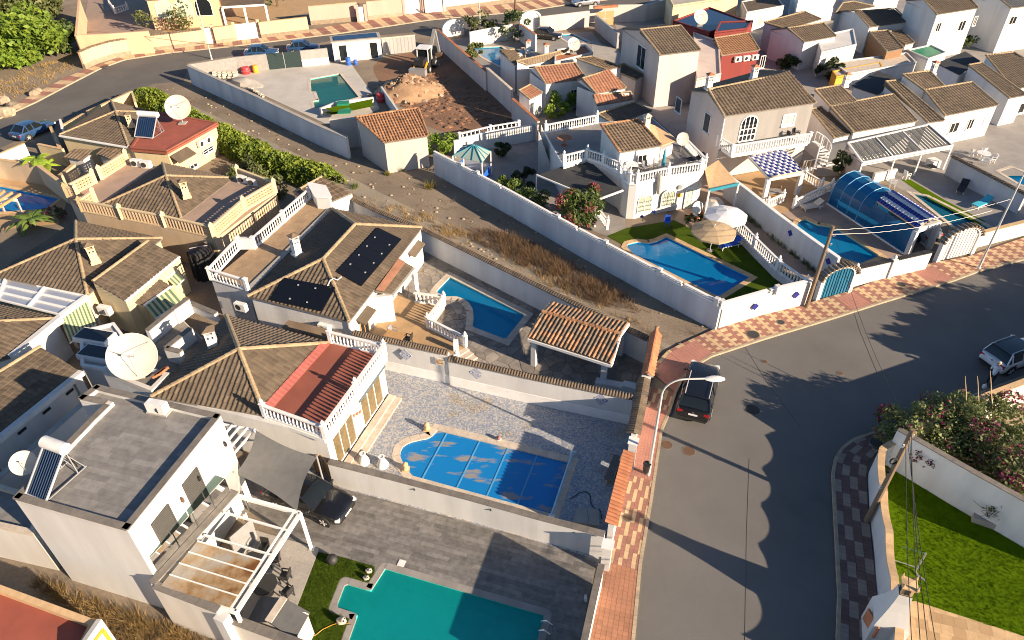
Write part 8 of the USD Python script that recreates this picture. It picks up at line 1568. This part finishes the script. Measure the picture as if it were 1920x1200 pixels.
hv = unit(w(1830, 690) - w(1760, 715)); hd2 = math.atan2(hv[1], hv[0]); car('parked_car', 'white compact car with black roof standing in the shaded street', w(1873, 688) + V(math.cos(hd2), math.sin(hd2), 0) * 1.1 + V(-math.sin(hd2), math.cos(hd2), 0) * .1, hd2, 4.1, 1.8, 1.6, 'carwhite', 'carblack', 'suv', rails=True)
for i, (x, y, r, m_, tx) in enumerate(((1411, 768, .42, 'iron', 'round iron manhole in the shaded junction'), (1292, 846, .32, 'rust', 'brown round cover stain near the kerb'), (1250, 834, .30, 'rust', 'brown round cover close to the kerb'), (1412, 627, .38, 'iron', 'round iron cover in the patterned corner pavement'), (1464, 604, .22, 'iron', 'small square-looking cover in the patterned pavement'), (1690, 533, .24, 'iron', 'dark cover in the pavement below the tile capped wall'), (1176, 971, .2, 'rust', 'small rusty cover in the pink and cream pavement'), (1645, 830, .38, 'iron', 'dark cover in the shaded corner pavement'), (1434, 678, .16, 'rust', 'tiny rusty valve cover in the asphalt'), (1575, 700, .16, 'rust', 'valve cover in the asphalt near the pole shadow'), (196, 125, .5, 'iron', 'dark cover in the far striped pavement'))):
    z = .128 if i in (3, 4, 5, 6, 7, 10) else .008; th = thing('manhole_cover', tx, 'manhole cover', w(x, y, z)); th.part('lid', M().lathe([(r, 0), (r, .012), (0, .014)], w(x, y, z), 20), m_); th.part('rim', M().lathe([(r + .06, 0), (r + .06, .01), (r + .01, .011)], w(x, y, z), 20), 'coping')
for q in ('1233,1290 1300,1000 1312,860 1318,860 1308,1000 1243,1290', '1395,640 1404,637 1490,760 1700,900 1690,900 1480,765'): pass
crk = M(); [crk.tube([V(*w(x, y)[:2], .007) for x, y in s], .012, 4) for s in (((1395, 1300), (1400, 1000), (1405, 860)), ((1598, 575), (1612, 620), (1645, 700)), ((1390, 640), (1440, 720), (1500, 800)))]; struct('road_crack', crk, 'asphalt_patch', kind='stuff', label='dark sealed cracks in the asphalt', cat='cracks')
# ---------------------------------------------------------------- garden behind the wavy wall
gl = W('1676,1290 1684,1200 1678,1115 1671,1060 1664,990 1657,940 1653,890 1652,850 1664,836 1690,822', 1.7); gw2 = thing('wavy_wall', 'white garden wall with wavy sunlit tan top along the shaded pavement', 'wall', (*gl[4][:2], 0)); LS = LineString(smooth_line(gl, 8)); n = int(LS.length / .25); mw, mc = M(), []
for i in range(n):
    a, b = [np.array(LS.interpolate(LS.length * t / n).coords[0]) for t in (i, i + 1)]; d = unit(b - a); nn = V(-d[1], d[0]); za, zb = [1.88 - .22 * abs(math.sin(LS.length * t / n * math.pi / 2.5)) ** .8 for t in (i, i + 1)]; q = [a - nn * .14, b - nn * .14, b + nn * .14, a + nn * .14]; mw.tops(q, -.02, [za, zb, zb, za]); mc.append(M().slab([V(*(a - nn * .17), za + .07), V(*(b - nn * .17), zb + .07), V(*(b + nn * .17), zb + .07), V(*(a + nn * .17), za + .07)], .06))
gw2.part('wall_body', mw, 'white'); gw2.pieces('coping_stone', mc, 'coping_tan', 150)
tw = thing('chimney_tower', 'white flared barbecue chimney with brick openings by the wavy wall', 'chimney', w(1645, 1190)); tc = w(1707, 1093, 4.2) * (1, 1, 0); tr = .45
tw.part('flue', M().lathe([(.95, 0), (.95, 1.75), (.80, 2.1), (.58, 2.6), (.42, 3.1), (.35, 3.6)], tc, 4, tr), 'white'); tw.part('lantern', M().lathe([(.30, 3.6), (.30, 4.05), (.42, 4.08), (.42, 4.16), (0, 4.2)], tc, 4, tr), 'coping_tan')
for k in range(4):
    a = tr + math.pi / 4 + k * math.pi / 2; n_ = V(math.cos(a), math.sin(a), 0); e_ = V(-n_[1], n_[0], 0); tw.part('opening', M().bar(tc + n_ * .225 - e_ * .09 + (0, 0, 3.84), tc + n_ * .225 + e_ * .09 + (0, 0, 3.84), .03, .34), 'dark_interior'); tw.part('horn', M().lathe([(.08, 0), (0, .28)], tc + V(math.cos(a - .78), math.sin(a - .78), 0) * .36 + (0, 0, 4.16), 5), 'coping_tan')
tw.part('brick_panel', M().box(tc + V(-.72, -.1, .9), (.08, .9, .8), .1), 'tile_terra'); tw.part('hearth', M().box(tc + V(.5, -.8, 0), (.9, .7, .6), .2), 'tile_terra')
G1 = Polygon(xy(W('1640,1010 1650,900 1655,866 1785,945 1990,1065 1990,1210 1920,1194 1716,1128 1650,1130'))); struct('lawn', M().flat(G1, .03), 'turf_bright', kind='stuff', label='vivid green lawn behind the wavy street wall', cat='lawn'); struct('lawn_blades', tufts(scatter(G1, 7000, 33, z=.03), .05, 5, 5, .06, .008), 'turf_bright', kind='stuff', label='short blades of the vivid green lawn', cat='grass')
planks('patio', Polygon(xy(W('1650,1130 1716,1128 1920,1194 1990,1215 1990,1330 1660,1330'))), (1, -.3), .5, .5, ['patio_tan', 'coping_tan'], .04, 160, label='tan stone patio in front of the vivid lawn')
bw_ = W('1655,866 1785,945 1920,1024 2060,1105'); wall('boundary_wall', 'tall white wall between vivid lawn and bougainvillea', xy(bw_), 2.6, t=.25, mt='white', cap='slab', capmt='coping', step=1.)
wallpx('boundary_wall', 'street wall with sunlit tan top behind the bougainvillea', '1690,820 1781,768 1920,716 2100,648', 2.2, t=.3, mt='offwhite', cap='slab', capmt='coping_tan')
struct('garden_soil', M().flat(Polygon(xy(W('1660,862 1690,830 1920,735 2100,690 2100,1080 1920,1020'))), .02), 'patio_pink')
for i, (x, y, h, r, tx) in enumerate(((1722, 846, 3.3, (2.5, 1.9, 1.7), 'bougainvillea mass nearest the wooden pole'), (1795, 846, 3.7, (3.2, 2.4, 1.9), 'highest bougainvillea mass with magenta sprays'), (1868, 905, 3.5, (3.0, 2.4, 1.8), 'bougainvillea mass along the tall white wall'), (1905, 950, 2.6, (2.0, 1.6, 1.3), 'bougainvillea end clump at the picture edge'))): tree('bougainvillea', tx, 'shrub', w(x, y), h, r, 'leaf_olive', 5000, .13, .06, 90 + i, flowers='flower_magenta', fn=200, stems=4, clumps=34, group='bougainvillea along the white wall')
shoots = M(); [shoots.tube([w(x, y, 2.2), w(x - 3, y - 40, 3.4), w(x - 5, y - 85, 4.4)], [.035, .03, .012], 5) for x, y in ((1815, 790), (1838, 790), (1862, 780))]; solo('bare_shoots', shoots, 'coping_tan', 'bare upright shoots sticking out of the bougainvillea', 'plant')
pt_ = thing('trough_planter', 'stone trough with a dry twiggy plant against the tall white wall', 'planter', w(1850, 985)); p = w(1848, 982); pt_.part('trough', M().box(p, (1.3, .5, .4), -.5), 'concrete'); tg = M(); R_ = random.Random(4); [tg.tube([p + (0, 0, .4), p + (R_.uniform(-.6, .6), R_.uniform(-.3, .3), R_.uniform(.8, 1.3)), p + (R_.uniform(-1.1, 1.1), R_.uniform(-.4, .4), R_.uniform(1., 1.7))], .012, 4) for _ in range(26)]; pt_.part('twigs', tg, 'bark'); pt_.part('leaves', leaf_quads(crown_points(p + (0, 0, 1.0), (.9, .4, .5), 160, 4, 10), .1, 4), 'leaf_olive')
gs = thing('glass_screen', 'clear glass screen on a grey metal stand on the vivid lawn', 'screen', w(1712, 1085)); a, b = w(1672, 1058, .0), w(1715, 1072, .0); gs.part('glass_pane', M().bar(a + (0, 0, .9), b + (0, 0, .9), .02, 1.1), 'glass'); gs.part('stand', M().tube([b + (.25, -.5, .03), b + (0, -.2, .06), b + (0, 0, .1), b + (0, 0, 1.5)], .045, 6).tube([b + (-.2, .4, .05), b + (0, 0, .3)], .04, 6).tube([a + (0, 0, .35), b + (0, 0, .35)], .03, 6), 'grey_plastic')
# trees and a house just outside the picture that shade the street
off = lambda x, y, h: w(x, y) + V(math.cos(SUN_AZ), math.sin(SUN_AZ), 0) * h / math.tan(SUN_EL)
for i, (x, y, h, r) in enumerate(((1880, 590, 6.0, (4.2, 4.2, 2.6)), (1935, 625, 6.2, (4.5, 4.5, 2.8)), (1790, 655, 4.6, (2.6, 2.6, 2.2)), (1990, 560, 6.0, (4, 4, 2.6)), (1915, 665, 6.0, (4, 4, 3.)), (1870, 640, 5.5, (3, 3, 2.6)))): q = off(x, y, h - 1.5); tree('garden_tree', 'dense garden tree outside the picture, number ' + ('one', 'two', 'three', 'four', 'five', 'six')[i] + ' of the row shading the street', 'tree', (q[0], q[1], 0), h, r, 'leaf_dark', 5000, .34, .2, 110 + i, clumps=46, group='trees shading the street')
# person at the back of the white car
import manifold3d as m3, trimesh
def body(joints, bones, edge=.035, sm=6):
    tot = None
    for a, b in bones:
        (pa, ra), (pb, rb) = joints[a], joints[b]
        h = m3.Manifold.batch_hull([m3.Manifold.sphere(ra, 14).translate([float(t) for t in pa]), m3.Manifold.sphere(rb, 14).translate([float(t) for t in pb])]); tot = h if tot is None else tot + h
    g = tot.refine_to_length(edge).to_mesh(); t = trimesh.Trimesh(g.vert_properties[:, :3], g.tri_verts); trimesh.smoothing.filter_taubin(t, iterations=sm); return M().add(t.vertices, t.faces)
def person(label, at, rz, lean=.5):
    th = thing('person', label, 'person', at); s, c = math.sin(lean), math.cos(lean); X = lambda m: m.place(at, rz)
    up = lambda y, d, f=0: V(f * c + d * s, y, .92 + d * c - f * s)
    J = {}
    for k, y in (('l', .10), ('r', -.10)):
        f = .14 if k == 'l' else -.10
        J.update({'hip' + k: (V(0, y, .92), .105), 'knee' + k: (V(f * .6 + .05, y * 1.1, .49), .062), 'ankle' + k: (V(f, y * 1.1, .09), .042), 'toe' + k: (V(f + .17, y * 1.3, .035), .033), 'heel' + k: (V(f - .05, y * 1.1, .04), .036)})
        sh, el, wr = up(y * 1.85, .46), up(y * 2.3, .26, .14), up(y * 1.7, .22, .38); J.update({'sh' + k: (sh, .058), 'el' + k: (el, .042), 'wr' + k: (wr, .028), 'palm' + k: (wr + V(.06, 0, -.03), .030)})
        for i in range(4): J[f'k{i}{k}'] = (wr + V(.10, (i - 1.5) * .019, -.045), .010); J[f't{i}{k}'] = (wr + V(.135 + .008 * (1.5 - abs(i - 1.5)), (i - 1.5) * .020, -.085), .008)
        J['th' + k] = (wr + V(.07, -np.sign(y) * .05, -.06), .010)
    J.update({'pel': (V(0, 0, .97), .125), 'waist': (up(0, .18), .115), 'chest': (up(0, .38), .135), 'neck': (up(0, .54), .052), 'skull': (up(0, .68, .02), .098), 'jaw': (up(0, .63, .06), .06), 'nose': (up(0, .66, .125), .016)})
    B = [('pel', 'waist'), ('waist', 'chest'), ('chest', 'neck'), ('neck', 'skull'), ('skull', 'jaw'), ('skull', 'nose')]
    for k in 'lr': B += [('hip' + k, 'pel'), ('hip' + k, 'knee' + k), ('knee' + k, 'ankle' + k), ('ankle' + k, 'toe' + k), ('ankle' + k, 'heel' + k), ('chest', 'sh' + k), ('sh' + k, 'el' + k), ('el' + k, 'wr' + k), ('wr' + k, 'palm' + k), ('palm' + k, 'th' + k)] + [(x, y) for i in range(4) for x, y in (('palm' + k, f'k{i}{k}'), (f'k{i}{k}', f't{i}{k}'))]
    th.part('body', X(body(J, B, .02)), 'skin', smooth=60); gr_ = lambda d, add: {k: (p, r + add) for k, (p, r) in d.items()}
    G = gr_(J, .022); th.part('shirt', X(body(G, [('pel', 'waist'), ('waist', 'chest')] + [b for k in 'lr' for b in (('chest', 'sh' + k), ('sh' + k, 'el' + k))], .04)), 'white_cloth', smooth=60)
    th.part('trousers', X(body({**gr_(J, .018), 'pel': (J['pel'][0], .132)}, [b for k in 'lr' for b in (('hip' + k, 'pel'), ('hip' + k, 'knee' + k), ('knee' + k, 'ankle' + k))], .04)), 'dark_cloth', smooth=60)
    hp = up(0, .71, .0); hat = M().lathe([(.17, 0), (.165, .015), (.112, .025), (.105, .10), (.06, .13), (0, .135)], (0, 0, 0), 16).tilt((0, 1, 0), lean).place(hp); th.part('sun_hat', X(hat), 'coping_light', smooth=50)
    for e in (-.035, .035): th.part('eye', X(M().ball(up(e, .675, .112), .012, 6, 5)), 'dark_cloth')
    for y in (-.1, .1): th.part('ear', X(M().ball(up(y, .66, .0), .024, 6, 5, (.6, .5, 1))), 'skin')
    for k in 'lr': th.part('shoe', X(body(gr_({k2: J[k2] for k2 in ('toe' + k, 'heel' + k)}, .016), [('toe' + k, 'heel' + k)], .03, 3)), 'black_plastic')
    return th
person('person in white top and pale sun hat bending over behind the white car', w(1852, 722, .01), hd2 + .5, .55)
bg = thing('white_bag', 'white sack hanging beside the person behind the white car', 'bag', w(1846, 718)); p = w(1850, 724, .01) + V(-.35, -.25, 0); bg.part('sack', M().ball(p + (0, 0, .22), .15, 10, 8, (1, .8, 1.2), 6, .25), 'white_cloth', smooth=50); bg.part('handle', M().tube([p + (-.06, 0, .36), p + (0, 0, .5), p + (.06, 0, .36)], .012, 5), 'white_cloth')
